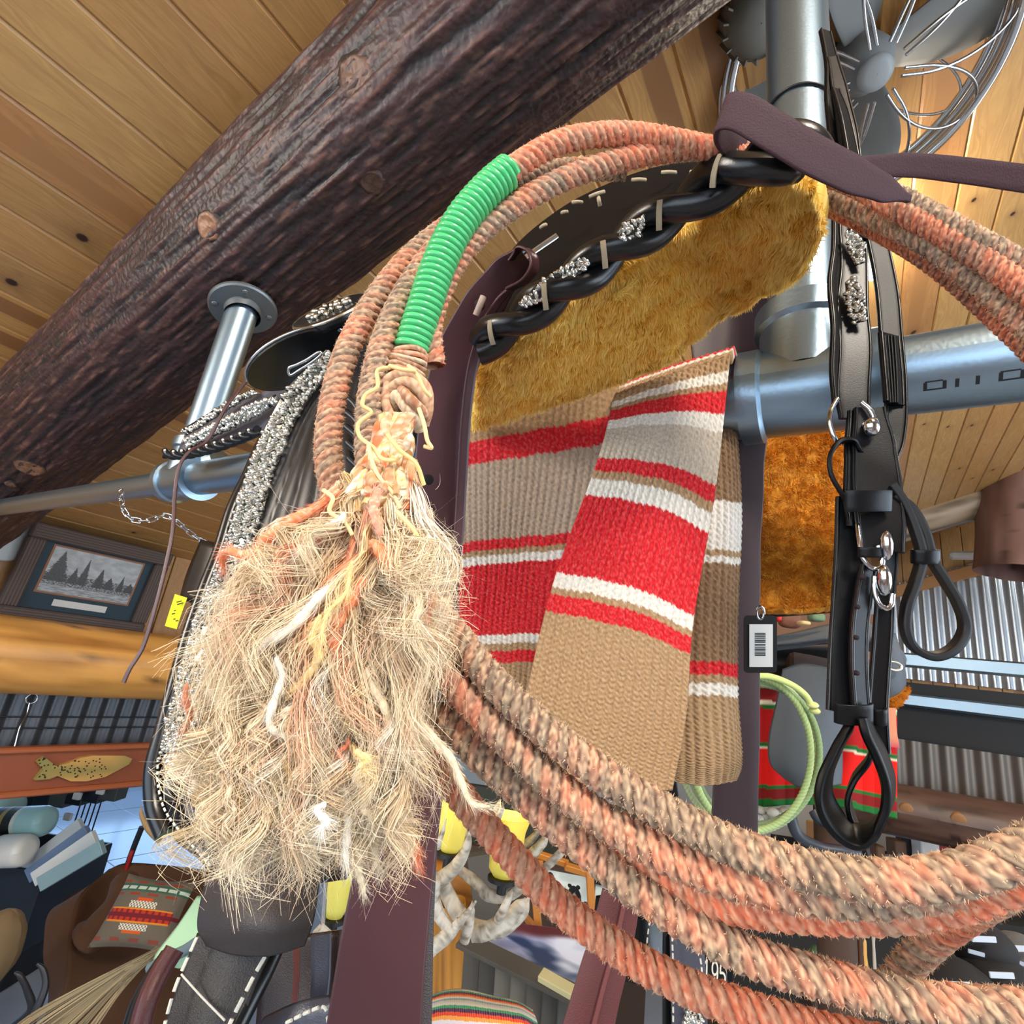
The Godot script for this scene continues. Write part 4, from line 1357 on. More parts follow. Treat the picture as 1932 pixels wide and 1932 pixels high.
	stitches(t, [[298, 1430, .448], [298, 1480, .439], [312, 1530, .43], [345, 1575, .42], [385, 1620, .411], [410, 1650, .405]], 0.0035, 0.0016, 0.0009, M.thread)
	silver_band(t, [[322, 1395, .452], [350, 1415, .447], [372, 1440, .441]], [0.012, 0.022, 0.014], 0.0024, 65, "silver_concho")
	silver_band(t, [[372, 1475, .436], [362, 1500, .432]], [0.012, 0.008], 0.002, 66, "silver_concho")
	# far front corner with its two silver lines and laced edge
	g = psurf([[[352, 812, .88], [430, 768, .84], [500, 738, .80], [600, 690, .73]], [[340, 838, .88], [430, 806, .84], [510, 778, .80], [590, 725, .73]], [[330, 866, .875], [410, 846, .845], [480, 822, .81], [560, 770, .745]]], 30, 12)
	mb = MB.new(); sheet(mb, g, 0.006); put(mb, "far_front_skirt", M.grey_leather, t)
	silver_band(t, [[348, 816, .862], [400, 784, .835], [445, 755, .815], [482, 738, .80]], [0.012, 0.012, 0.011, 0.008], 0.0034, 67, "silver_trim", 0.6)
	silver_band(t, [[352, 838, .855], [410, 808, .828], [470, 778, .80], [525, 752, .775]], [0.016, 0.018, 0.018, 0.014], 0.0038, 68, "silver_trim", 0.6)
	var e2 := even(pcurve([[310, 855, .87], [340, 858, .86], [390, 848, .84], [440, 832, .82], [490, 812, .80]], 10), 0.002)
	for st in 2:
		var f2 := frames(e2)
		var hel := PackedVector3Array()
		for k in e2.size():
			var a := TAU * (k * 0.002) / 0.036 + PI * st
			var U: Vector3 = f2[1][k]; var w: Vector3 = f2[0][k].cross(U)
			hel.append(e2[k] + (U * cos(a) + w * sin(a)) * 0.004)
		mb = MB.new(); tube(mb, hel, 0.0052, 10); put(mb, "braided_edging", M.black_leather, t)
	mb = MB.new()
	for k in range(4, e2.size(), 9): blob(mb, e2[k] - FW * 0.008 + UY * 0.004, RX * 0.0025, UY * 0.0035, FW * 0.002, 8, 6)
	put(mb, "silver_bead", M.silver, t)
	# horn: cap with a rosette, neck
	var hc := P(625, 590, .70)
	var hn := ((-RX * 0.37 + UY * 0.93) * 0.85 - FW * 0.62).normalized()
	mb = MB.new()
	lathe(mb, hc, hn, [[0.002, -0.075], [0.034, -0.07], [0.026, -0.05], [0.024, -0.03], [0.030, -0.016], [0.048, -0.012], [0.0525, -0.006], [0.0525, 0.0], [0.050, 0.004], [0.044, 0.0045], [0.001, 0.003]], 40)
	put(mb, "horn", M.black_leather, t)
	mb = MB.new()
	var hu := hn.cross(Vector3.UP).normalized(); var hw := hn.cross(hu)
	var ring := []
	for k in 24: ring.append(hc + (hu * cos(TAU * k / 24) + hw * sin(TAU * k / 24)) * 0.0515 + hn * 0.002)
	tube(mb, curve(ring, 3, true), 0.0022, 8, Color.WHITE, true)
	for r in [[0.026, 9, 0.0075], [0.012, 5, 0.006]]:
		for k in int(r[1]):
			var a: float = TAU * k / r[1]
			var d := hu * cos(a) + hw * sin(a); var s := hn.cross(d)
			blob(mb, hc + d * r[0] + hn * 0.006, d * r[2], hn * 0.004, s * r[2] * 0.6, 10, 6)
	put(mb, "horn_rosette", M.silver, t, "silver rosette on the horn cap")
	# swell cap below the horn
	var sc := P(562, 676, .69)
	var sn := ((-RX * 0.45 + UY * 0.9) * 0.9 + FW * 0.40).normalized()
	mb = MB.new()
	var su := sn.cross(FW).normalized(); var sw := sn.cross(su).normalized()
	var pr := PackedVector2Array()
	for k in 30: pr.append(Vector2(cos(TAU * k / 30) * 0.070, sin(TAU * k / 30) * 0.040))
	prism(mb, pr, sc - sn * 0.006, su, sw, 0.010)
	put(mb, "swell_cap", M.black_leather, t)
	mb = MB.new()
	ring = []
	for k in 28: ring.append(sc + su * cos(TAU * k / 28) * 0.0705 + sw * sin(TAU * k / 28) * 0.0405)
	tube(mb, curve(ring, 3, true), 0.0021, 8, Color.WHITE, true)
	put(mb, "silver_piping", M.chrome, t)
	mb = MB.new()
	tube(mb, pcurve([[548, 708, .655], [545, 695, .652], [560, 688, .65], [580, 678, .65], [600, 665, .65], [606, 668, .652], [590, 682, .653], [565, 698, .655]], 6, true), 0.002, 8, Color.WHITE, true)
	put(mb, "ring", M.chrome, t)
	# tooled jockey behind the ropes
	mb = MB.new()
	for k in 5:
		tube(mb, pcurve([[646 + k * 3, 745 + k * 30, .58], [668 + k * 2, 762 + k * 30, .575], [684, 790 + k * 26, .57]], 6), 0.004, 8)
	put(mb, "tooled_rib", M.dark_leather, t)
	# thin maroon saddle string hanging at the front
	mb = MB.new()
	strap(mb, pcurve([[480, 700, .74], [452, 735, .73], [425, 770, .715], [392, 830, .70], [360, 850, .69], [338, 880, .68], [330, 930, .665], [326, 1000, .64], [312, 1070, .62], [292, 1150, .60], [270, 1220, .585], [245, 1262, .575], [233, 1288, .57]], 8), RX, 0.0042, 0.002)
	put(mb, "saddle_string", M.maroon_leather, t, "thin maroon leather saddle string")

# ---------------------------------------------------------------- blanket
class Knit extends Finish:
	var bands := []       # [end as share of the length, colour]
	var n: FastNoiseLite
	func col(u: float, w: float, _lu: float, lw: float) -> Color:
		var q := u / 0.0050
		var zig := (absf(fposmod(q, 1.0) - 0.5) - 0.25) * 0.0032
		var t := (w + zig + n.get_noise_2d(u * 60.0, 3.0) * 0.0012) / lw
		var c: Color = bands[-1][1]
		for b in bands:
			if t < b[0]:
				c = b[1]; break
		var k := n.get_noise_2d(u * 500.0, w * 350.0)
		c = c.lerp(c.lightened(0.12), clampf(k * 1.1, 0.0, 0.6)).lerp(c.darkened(0.45), clampf(-k * 1.2, 0.0, 0.6))
		return c
	func disp(u: float, w: float, _lu: float, _lw: float) -> float:
		var q := u / 0.0050
		var fq := fposmod(q, 1.0)
		var v := absf(sin(PI * (w / 0.0042 + absf(fq - 0.5) * 1.1 + floor(q) * 0.5)))
		return 0.0019 * pow(absf(sin(PI * fq)), 0.6) * (0.35 + 0.65 * v) + 0.0005 * n.get_noise_2d(u * 400.0, w * 400.0)

func saddle_blanket() -> void:
	var t := thing("saddle_blanket", "tan knitted saddle blanket with red and white stripes hung over the pipe", "blanket", P(1200, 1480, 0.36))
	var tan := lin(0.64, 0.52, 0.38); var red := lin(0.78, 0.08, 0.12); var wht := lin(0.86, 0.84, 0.80); var oat := lin(0.74, 0.69, 0.62); var brn := lin(0.52, 0.40, 0.28)
	var kn := Knit.new(); kn.n = fn
	kn.bands = [[0.03, tan], [0.055, wht], [0.07, tan], [0.115, red], [0.15, wht], [0.25, oat], [0.283, red], [0.302, tan], [0.338, wht], [0.495, red], [0.527, wht], [0.542, tan], [0.582, red], [1.1, tan]]
	var g := psurf([
		[[1158, 748, .432], [1235, 718, .428], [1310, 694, .424], [1378, 672, .42]],
		[[1128, 866, .408], [1200, 868, .400], [1280, 885, .393], [1350, 918, .392]],
		[[1048, 1086, .376], [1130, 1098, .366], [1220, 1124, .360], [1308, 1168, .358]],
		[[998, 1285, .352], [1090, 1300, .344], [1195, 1322, .338], [1294, 1350, .336]],
		[[960, 1475, .335], [1060, 1480, .326], [1165, 1486, .321], [1268, 1492, .319]]], 150, 330)
	var mb := MB.new(); sheet(mb, g, 0.005, kn); put(mb, "front_fold", M.wool, t)
	# over the pipe, from the front fold back
	kn = Knit.new(); kn.n = fn
	kn.bands = [[0.3, tan], [0.42, wht], [0.5, tan], [0.68, red], [0.8, wht], [1.1, tan]]
	g = psurf([[[1180, 742, .50], [1280, 705, .495], [1390, 668, .487]], [[1172, 728, .462], [1270, 692, .456], [1386, 656, .448]], [[1160, 746, .434], [1240, 716, .430], [1380, 672, .4215]]], 90, 30)
	mb = MB.new(); sheet(mb, g, 0.005, kn); put(mb, "top_fold", M.wool, t)
	# second layer, to the right
	kn = Knit.new(); kn.n = fn
	kn.bands = [[0.18, brn], [0.295, wht], [0.31, tan], [0.325, wht], [0.545, brn], [0.575, red], [0.595, tan], [0.625, wht], [1.1, tan]]
	g = psurf([
		[[1290, 805, .47], [1330, 806, .465], [1368, 808, .461], [1390, 812, .462]],
		[[1280, 960, .445], [1330, 960, .438], [1375, 962, .436], [1398, 965, .44]],
		[[1270, 1120, .42], [1320, 1122, .412], [1370, 1125, .41], [1392, 1128, .414]],
		[[1260, 1290, .397], [1315, 1292, .388], [1370, 1294, .386], [1390, 1298, .39]],
		[[1255, 1420, .38], [1320, 1424, .371], [1378, 1426, .369], [1398, 1428, .373]],
		[[1250, 1470, .375], [1320, 1482, .366], [1372, 1476, .365], [1388, 1470, .369]]], 70, 320)
	mb = MB.new(); sheet(mb, g, 0.008, kn); put(mb, "side_fold", M.wool, t)
	# the far half, its inner face towards us under the saddle
	kn = Knit.new(); kn.n = fn
	kn.bands = [[0.085, tan], [0.15, red], [0.39, lin(0.66, 0.58, 0.50)], [0.425, red], [0.445, tan], [0.475, wht], [0.74, red], [0.775, wht], [0.805, tan], [0.855, red], [1.1, tan]]
	g = psurf([
		[[790, 815, .48], [900, 778, .472], [1050, 745, .463], [1200, 708, .456]],
		[[790, 960, .470], [900, 940, .460], [1030, 925, .450], [1180, 910, .440]],
		[[790, 1090, .462], [900, 1080, .452], [1010, 1072, .442], [1150, 1065, .430]],
		[[790, 1210, .452], [890, 1205, .442], [1000, 1200, .432], [1130, 1195, .420]],
		[[790, 1320, .440], [890, 1318, .430], [990, 1315, .420], [1100, 1310, .408]]], 150, 230)
	mb = MB.new(); sheet(mb, g, 0.006, kn); put(mb, "rear_fold", M.wool, t)

# ---------------------------------------------------------------- loose straps on the saddle
func strap_px(mb: MB, pts: Array, widths: Array, side, thick: float, steps := 10) -> void:
	var path := pcurve(pts, steps)
	strap(mb, path, side, spread(widths, path.size()), thick)

func straps() -> void:
	# keeper that ties the coil up
	var t := thing("keeper_strap", "plum coloured flat leather strap tying the coiled rope at the top right", "strap", P(1450, 300, .25))
	var mb := MB.new()
	strap_px(mb, [[1402, 285, .262], [1378, 262, .25], [1362, 235, .237], [1366, 212, .23], [1400, 213, .226], [1460, 248, .224], [1530, 290, .225], [1600, 325, .228], [1660, 352, .233], [1715, 376, .24]], [0.016, 0.016, 0.016, 0.0155, 0.0155, 0.016, 0.0165, 0.016, 0.012, 0.003], (UY * 0.9 + RX * 0.28 - FW * 0.1), 0.0022, 12)
	put(mb, "band", M.maroon_suede, t)
	mb = MB.new()
	strap_px(mb, [[1560, 318, .268], [1640, 314, .27], [1720, 312, .272], [1820, 322, .27], [1940, 338, .265], [2040, 352, .26]], [0.006, 0.0095, 0.011, 0.0115, 0.012, 0.012], (UY * 0.95 - FW * 0.3), 0.0024)
	put(mb, "tail", M.maroon_suede, t)
	# latigo: the long maroon strap
	t = thing("latigo_strap", "long glossy maroon leather strap hanging from a ring on the saddle behind the tassel", "strap", P(720, 1900, .27))
	mb = MB.new()
	strap_px(mb, [[990, 482, .338], [952, 520, .345], [905, 590, .352], [862, 680, .36], [838, 780, .365], [828, 880, .366], [822, 980, .362], [816, 1100, .352], [812, 1240, .34], [790, 1380, .327], [765, 1520, .315], [742, 1660, .303], [722, 1800, .292], [705, 1950, .282]], [0.016, 0.022, 0.028, 0.031, 0.032, 0.033, 0.034, 0.035, 0.037, 0.04, 0.043, 0.046, 0.048, 0.05], (RX * 0.95 + FW * 0.25), 0.003, 8)
	put(mb, "band", M.maroon_leather, t)
	mb = MB.new()
	strap_px(mb, [[968, 540, .333], [940, 570, .338], [912, 620, .344], [890, 700, .352], [878, 800, .356], [872, 900, .357], [866, 1000, .354], [858, 1100, .346]], [0.003, 0.005, 0.006, 0.007, 0.007, 0.007, 0.007, 0.006], (RX * 0.95 + FW * 0.3), 0.0026, 8)
	put(mb, "folded_edge", M.maroon_leather, t)
	mb = MB.new()
	strap_px(mb, [[962, 545, .331], [990, 530, .325], [1006, 505, .323], [1003, 480, .326], [985, 470, .332], [968, 490, .338]], [0.012, 0.013, 0.013, 0.013, 0.013, 0.012], (RX * 0.35 + FW * 0.85 + UY * 0.3), 0.0018, 8)
	put(mb, "loop", M.maroon_leather, t)
	mb = MB.new()
	for q in [[808, 905, .3435], [905, 575, .336]]:
		lathe(mb, P(q[0], q[1], q[2]), -FW, [[0.0035, -0.001], [0.0035, 0.0008], [0.0001, 0.0009]], 14)
	put(mb, "hole", mat(0.03, 0.02, 0.02, 0.9), t)
	mb = MB.new()
	tube(mb, pcurve([[898, 595, .335], [906, 575, .333], [912, 560, .333]], 5), 0.0022, 8)
	put(mb, "rivet_lace", mat(0.62, 0.54, 0.50, 0.6), t)
	# wide dark billet right behind it
	t = thing("billet_strap", "wide dark maroon billet strap hanging plumb beside the lower rope strands", "strap", P(790, 1930, .30))
	mb = MB.new()
	strap_px(mb, [[800, 1380, .345], [797, 1450, .34], [790, 1600, .33], [782, 1760, .318], [776, 1960, .303]], [0.018, 0.024, 0.024, 0.024, 0.024], (RX * 0.85 + FW * 0.5), 0.004)
	put(mb, "band", M.brown_leather, t)
	# rear billet behind the blanket
	t = thing("rear_billet", "broad dark maroon strap hanging behind the striped blanket with a price tag", "strap", P(1390, 1560, .4))
	mb = MB.new()
	strap_px(mb, [[1385, 560, .53], [1385, 640, .52], [1383, 760, .505], [1384, 900, .488], [1386, 1050, .468], [1389, 1200, .45], [1391, 1350, .432], [1388, 1480, .417], [1384, 1600, .405]], [0.09, 0.085, 0.07, 0.055, 0.045, 0.039, 0.036, 0.035, 0.036], RX, 0.0035)
	put(mb, "band", leather(0.20, 0.115, 0.13, 0.5, 0.008), t)
	mb = MB.new()
	strap_px(mb, [[1262, 1440, .42], [1270, 1500, .412], [1282, 1560, .405]], [0.009, 0.009, 0.009], RX, 0.002)
	put(mb, "tie_end", M.black_leather, t)
	# price tag hanging there
	t = thing("price_tag", "black hang tag with a white barcode label beside the blanket", "tag", P(1434, 1270, .405))
	tag_card(t, 1434, 1215, .405, 62, 108, 44, 80)
	# reddish strap low in the middle
	t = thing("stirrup_strap", "reddish brown creased leather strap at the bottom centre below the orange rope", "strap", P(1130, 1930, .33))
	mb = MB.new()
	strap_px(mb, [[1172, 1690, .37], [1152, 1780, .362], [1130, 1860, .354], [1102, 1970, .344]], [0.027, 0.029, 0.03, 0.032], (RX * 0.95 + UY * 0.2), 0.0035)
	put(mb, "band", leather(0.34, 0.16, 0.155, 0.5, 0.02), t)
	mb = MB.new()
	strap_px(mb, [[1180, 1690, .3665], [1160, 1780, .3585], [1138, 1860, .3505], [1110, 1970, .3405]], [0.003, 0.003, 0.003, 0.003], RX, 0.004)
	put(mb, "crease", leather(0.40, 0.20, 0.19, 0.5, 0.02), t)

func tag_card(t: Node, x: float, y: float, d: float, w: float, h: float, lw: float, lh: float) -> void:
	var mb := MB.new()
	var k := d / FPX
	var poly := PackedVector2Array()
	for q in [[-1, -1], [1, -1], [1, 1], [-1, 1]]:
		for e in 5:
			var a = PI * 0.5 * e / 4.0 + [PI, PI * 1.5, 0.0, PI * 0.5][[[-1, -1], [1, -1], [1, 1], [-1, 1]].find(q)]
			poly.append(Vector2(q[0] * (w / 2 - 7) + cos(a) * 7, q[1] * (h / 2 - 7) + sin(a) * 7) * k)
	var at := P(x, y, d)
	prism(mb, poly, at, RX, UY, 0.0008)
	put(mb, "card", M.black_plastic, t)
	mb = MB.new()
	box(mb, at - FW * 0.0016 + UY * (-2.0 * k), RX, UY, -FW, Vector3(lw * k, lh * k, 0.0004), 0.0)
	var lab := put(mb, "label", M.paper, t, "white barcode label")
	mb = MB.new()
	var yy := -20.0
	var rg := RandomNumberGenerator.new(); rg.seed = 4
	while yy < 22.0:
		var th := rg.randf_range(0.7, 2.2)
		box(mb, at - FW * 0.002 + UY * (yy * k) - RX * (2.0 * k), RX, UY, -FW, Vector3(20 * k, th * k, 0.0003))
		yy += th + rg.randf_range(0.6, 1.8)
	put(mb, "barcode", mat(0.15, 0.15, 0.16, 0.8), lab)
	mb = MB.new()
	var loop := []
	for e in 8:
		loop.append(at + UY * ((h / 2 + 5) * k) + (RX * cos(TAU * e / 8) * 7.0 + UY * sin(TAU * e / 8) * 12.0) * k)
	tube(mb, curve(loop, 3, true), 0.0011, 7, Color.WHITE, true)
	put(mb, "hook", M.chrome, t)

# ---------------------------------------------------------------- bridle
func bridle() -> void:
	var t := thing("bridle", "black leather bridle with steel rings hanging down the right-hand pipe", "bridle", P(1615, 1590, .3))
	var mb: MB
	# cord round the upright pipe
	var xr := px_x(1522, 690)
	mb = MB.new()
	var yc := on_z(1505, 165, PIPE_Z + PIPE_R).y
	var loop := []
	for e in 20:
		var a := TAU * e / 20
		loop.append(Vector3(xr, yc, PIPE_Z) + Vector3(cos(a), 0, sin(a)) * (PIPE_R + 0.0015) + Vector3.UP * (0.008 * cos(a - 2.2) - 0.004))
	tube(mb, curve(loop, 3, true), 0.0013, 7, Color.WHITE, true)
	put(mb, "hanging_cord", M.black_plastic, t)
	# crown and cheek straps down past the fitting
	var dk = M.tack
	var straps_l := [
		[[[1556, 60, .452], [1568, 120, .44], [1572, 200, .425], [1582, 290, .41], [1588, 400, .395], [1590, 470, .385], [1583, 540, .376], [1590, 620, .365], [1588, 700, .357], [1592, 765, .35]], [0.008, 0.009, 0.011, 0.012, 0.013, 0.014, 0.014, 0.014, 0.014, 0.013], dk],
		[[[1570, 110, .438], [1585, 180, .424], [1600, 260, .41], [1606, 340, .40], [1606, 420, .388], [1610, 500, .378], [1607, 580, .368], [1612, 660, .358], [1608, 740, .35], [1612, 790, .345]], [0.006, 0.009, 0.011, 0.012, 0.014, 0.014, 0.016, 0.016, 0.016, 0.014], M.tack_grey],
		[[[1575, 170, .415], [1592, 220, .405], [1608, 300, .395], [1620, 380, .386], [1624, 450, .378]], [0.005, 0.007, 0.008, 0.009, 0.008], dk],
		[[[1646, 425, .392], [1662, 490, .384], [1674, 560, .376], [1680, 630, .368], [1686, 700, .36], [1690, 770, .352], [1686, 830, .346], [1672, 880, .341]], [0.010, 0.0105, 0.011, 0.011, 0.011, 0.010, 0.009, 0.007], dk],
		[[[1676, 632, .364], [1682, 700, .356], [1686, 762, .349]], [0.012, 0.012, 0.011], M.tack_grey],
		[[[1640, 770, .342], [1648, 840, .335], [1654, 910, .328], [1660, 980, .321], [1664, 1040, .315]], [0.014, 0.019, 0.021, 0.021, 0.018], M.tack_grey],
		[[[1618, 780, .347], [1622, 860, .339], [1624, 940, .331], [1622, 1000, .325]], [0.012, 0.017, 0.019, 0.014], dk],
		[[[1605, 940, .334], [1603, 1040, .325], [1598, 1140, .316], [1593, 1240, .307], [1590, 1345, .298]], [0.013, 0.013, 0.013, 0.013, 0.013], dk],
		[[[1636, 1070, .313], [1628, 1120, .309], [1620, 1180, .304], [1618, 1250, .299], [1622, 1320, .294], [1628, 1365, .290]], [0.0075, 0.008, 0.008, 0.008, 0.0078, 0.0075], M.tack_grey],
		[[[1668, 1120, .314], [1664, 1200, .308], [1658, 1280, .302], [1655, 1340, .297], [1660, 1420, .291]], [0.007, 0.0075, 0.0075, 0.0075, 0.007], M.tack_grey],
		[[[1672, 960, .326], [1676, 1040, .319], [1674, 1120, .312]], [0.008, 0.008, 0.006], dk]]
	var kk := 0
	for s in straps_l:
		mb = MB.new()
		var ws := []
		for q in s[1]: ws.append(q * 1.32)
		strap_px(mb, s[0], ws, (RX * 0.96 + FW * (0.22 if kk % 2 == 0 else -0.2)), 0.0030, 10)
		var sp: MeshInstance3D = put(mb, "strap", s[2], t)
		# rounded, creased edges
		var path := pcurve(s[0], 10)
		var wsp := spread(ws, path.size())
		var sdv := (RX * 0.96 + FW * (0.22 if kk % 2 == 0 else -0.2))
		for e in [-1.0, 1.0]:
			var ep := PackedVector3Array()
			for k in path.size():
				var tg := (path[mini(k + 1, path.size() - 1)] - path[maxi(k - 1, 0)]).normalized()
				var sv := (sdv - tg * sdv.dot(tg)).normalized()
				var nv := sv.cross(tg)
				if nv.dot(FW) > 0.0: nv = -nv
				ep.append(path[k] + sv * wsp[k] * 0.43 * e + nv * 0.0014)
			mb = MB.new(); tube(mb, ep, 0.0009, 7); put(mb, "edge_bead", M.black_leather, sp)
		kk += 1
	# ridges where the throat strap is doubled
	mb = MB.new()
	for e in 4:
		tube(mb, pcurve([[1669 + e * 6, 634, .3615], [1675 + e * 5.5, 700, .3535], [1680 + e * 4.5, 760, .3465]], 6), 0.0007, 6)
	put(mb, "ridge", M.tack, t)
	silver_band(t, [[1604, 436, .377], [1616, 470, .374], [1622, 500, .371]], [0.006, 0.010, 0.006], 0.0016, 71, "silver_concho")
	silver_band(t, [[1605, 530, .364], [1614, 570, .361], [1622, 610, .357]], [0.007, 0.011, 0.008], 0.0017, 72, "silver_concho")
	# keepers
	for q in [[1642, 945, .315, 0.027, 0.013, 0.0], [1614, 1347, .2875, 0.020, 0.011, 0.0], [1660, 1352, .291, 0.008, 0.009, 0.0], [1650, 1042, .3095, 0.016, 0.006, 0.0]]:
		mb = MB.new()
		var at := P(q[0], q[1], q[2])
		var pts := []
		for e in 9:
			var a := PI * e / 8.0
			pts.append(at - RX * cos(a) * q[3] * 0.5 - FW * (sin(a) * 0.004 - 0.002))
		strap(mb, curve(pts, 3), UY, q[4], 0.0016)
		put(mb, "keeper", M.tack_grey, t)
	# steel rings and buckles
	for ring in [[[1580, 752, .346], [1568, 775, .343], [1566, 800, .341], [1576, 828, .339], [1588, 836, .341]], [[1618, 990, .32], [1622, 1020, .315], [1628, 1052, .311], [1645, 1072, .309], [1662, 1068, .308], [1664, 1048, .309], [1655, 1030, .311]],
			[[1650, 1088, .308], [1650, 1115, .306], [1658, 1138, .304], [1672, 1148, .303], [1682, 1140, .303], [1684, 1120, .304]], [[1626, 760, .34], [1640, 772, .337], [1648, 790, .335], [1640, 806, .335], [1628, 800, .337]]]:
		mb = MB.new()
		tube(mb, pcurve(ring, 8), 0.0016, 9)
		put(mb, "ring", M.chrome, t)
	for q in [[1672, 1030, .308, 0.0035, 0.009], [1668, 1095, .303, 0.004, 0.009], [1645, 805, .331, 0.005, 0.006]]:
		mb = MB.new()
		blob(mb, P(q[0], q[1], q[2]), RX * q[3], UY * q[4], FW * 0.004, 12, 9)
		put(mb, "buckle", M.chrome, t)
	# holes in the billet
	mb = MB.new()
	for q in [[1627, 1090, .3065], [1618, 1145, .3035], [1616, 1203, .2995], [1617, 1270, .2955]]:
		lathe(mb, P(q[0], q[1], q[2] - 0.0012), -FW, [[0.0014, -0.001], [0.0014, 0.0004], [0.0001, 0.0005]], 10)
	put(mb, "hole", mat(0.12, 0.03, 0.03, 0.9), t)
	# ear loop on the left
	mb = MB.new()
	strap_px(mb, [[1622, 850, .338], [1606, 832, .336], [1582, 836, .334], [1566, 862, .332], [1568, 895, .330], [1584, 925, .328], [1600, 950, .327]], [0.010, 0.010, 0.010, 0.010, 0.010, 0.010, 0.010], (FW * 0.85 + RX * 0.5), 0.0026, 8)
	put(mb, "ear_loop", dk, t)
	# bottom loops
	mb = MB.new()
	strap_px(mb, [[1604, 1368, .294], [1578, 1415, .29], [1558, 1465, .287], [1556, 1510, .284], [1578, 1550, .281], [1612, 1572, .279], [1648, 1562, .278], [1672, 1525, .278], [1676, 1475, .279], [1660, 1425, .281], [1640, 1385, .283], [1630, 1355, .286]], [0.018, 0.02, 0.022, 0.022, 0.022, 0.022, 0.02, 0.018, 0.017, 0.016, 0.014, 0.012], (FW * 0.72 + RX * 0.69), 0.0042, 10)
	put(mb, "rein_loop", dk, t)
	mb = MB.new()
	strap_px(mb, [[1650, 1390, .3], [1640, 1430, .298], [1612, 1470, .296], [1600, 1510, .294], [1612, 1555, .291], [1630, 1590, .289], [1640, 1640, .287]], [0.010, 0.011, 0.012, 0.012, 0.011, 0.010, 0.009], (FW * 0.8 + RX * 0.6), 0.0026, 10)
	put(mb, "rein_loop", M.tack_grey, t)
	# side loop
	mb = MB.new()
	strap_px(mb, [[1682, 915, .325], [1708, 955, .321], [1728, 1005, .317], [1738, 1050, .314], [1728, 1095, .311], [1712, 1140, .308], [1708, 1185, .306], [1724, 1222, .304], [1762, 1238, .303], [1800, 1222, .303], [1820, 1185, .305], [1808, 1140, .307], [1782, 1095, .31], [1758, 1055, .313], [1744, 1005, .316], [1720, 960, .32], [1688, 935, .324]], [0.007], (FW * 0.9 + RX * 0.2), 0.0042, 8)
	put(mb, "side_loop", mat(0.05, 0.05, 0.055, 0.55), t)
	mb = MB.new()
	var kp := P(1746, 1050, .3135)
	var kpts := []
	for e in 16:
		var a := TAU * e / 16
		kpts.append(kp + RX * cos(a) * 0.0072 + FW * sin(a) * 0.0045)
	strap(mb, curve(kpts, 2, true), UY, 0.0085, 0.0018)
	put(mb, "keeper", M.tack_grey, t)

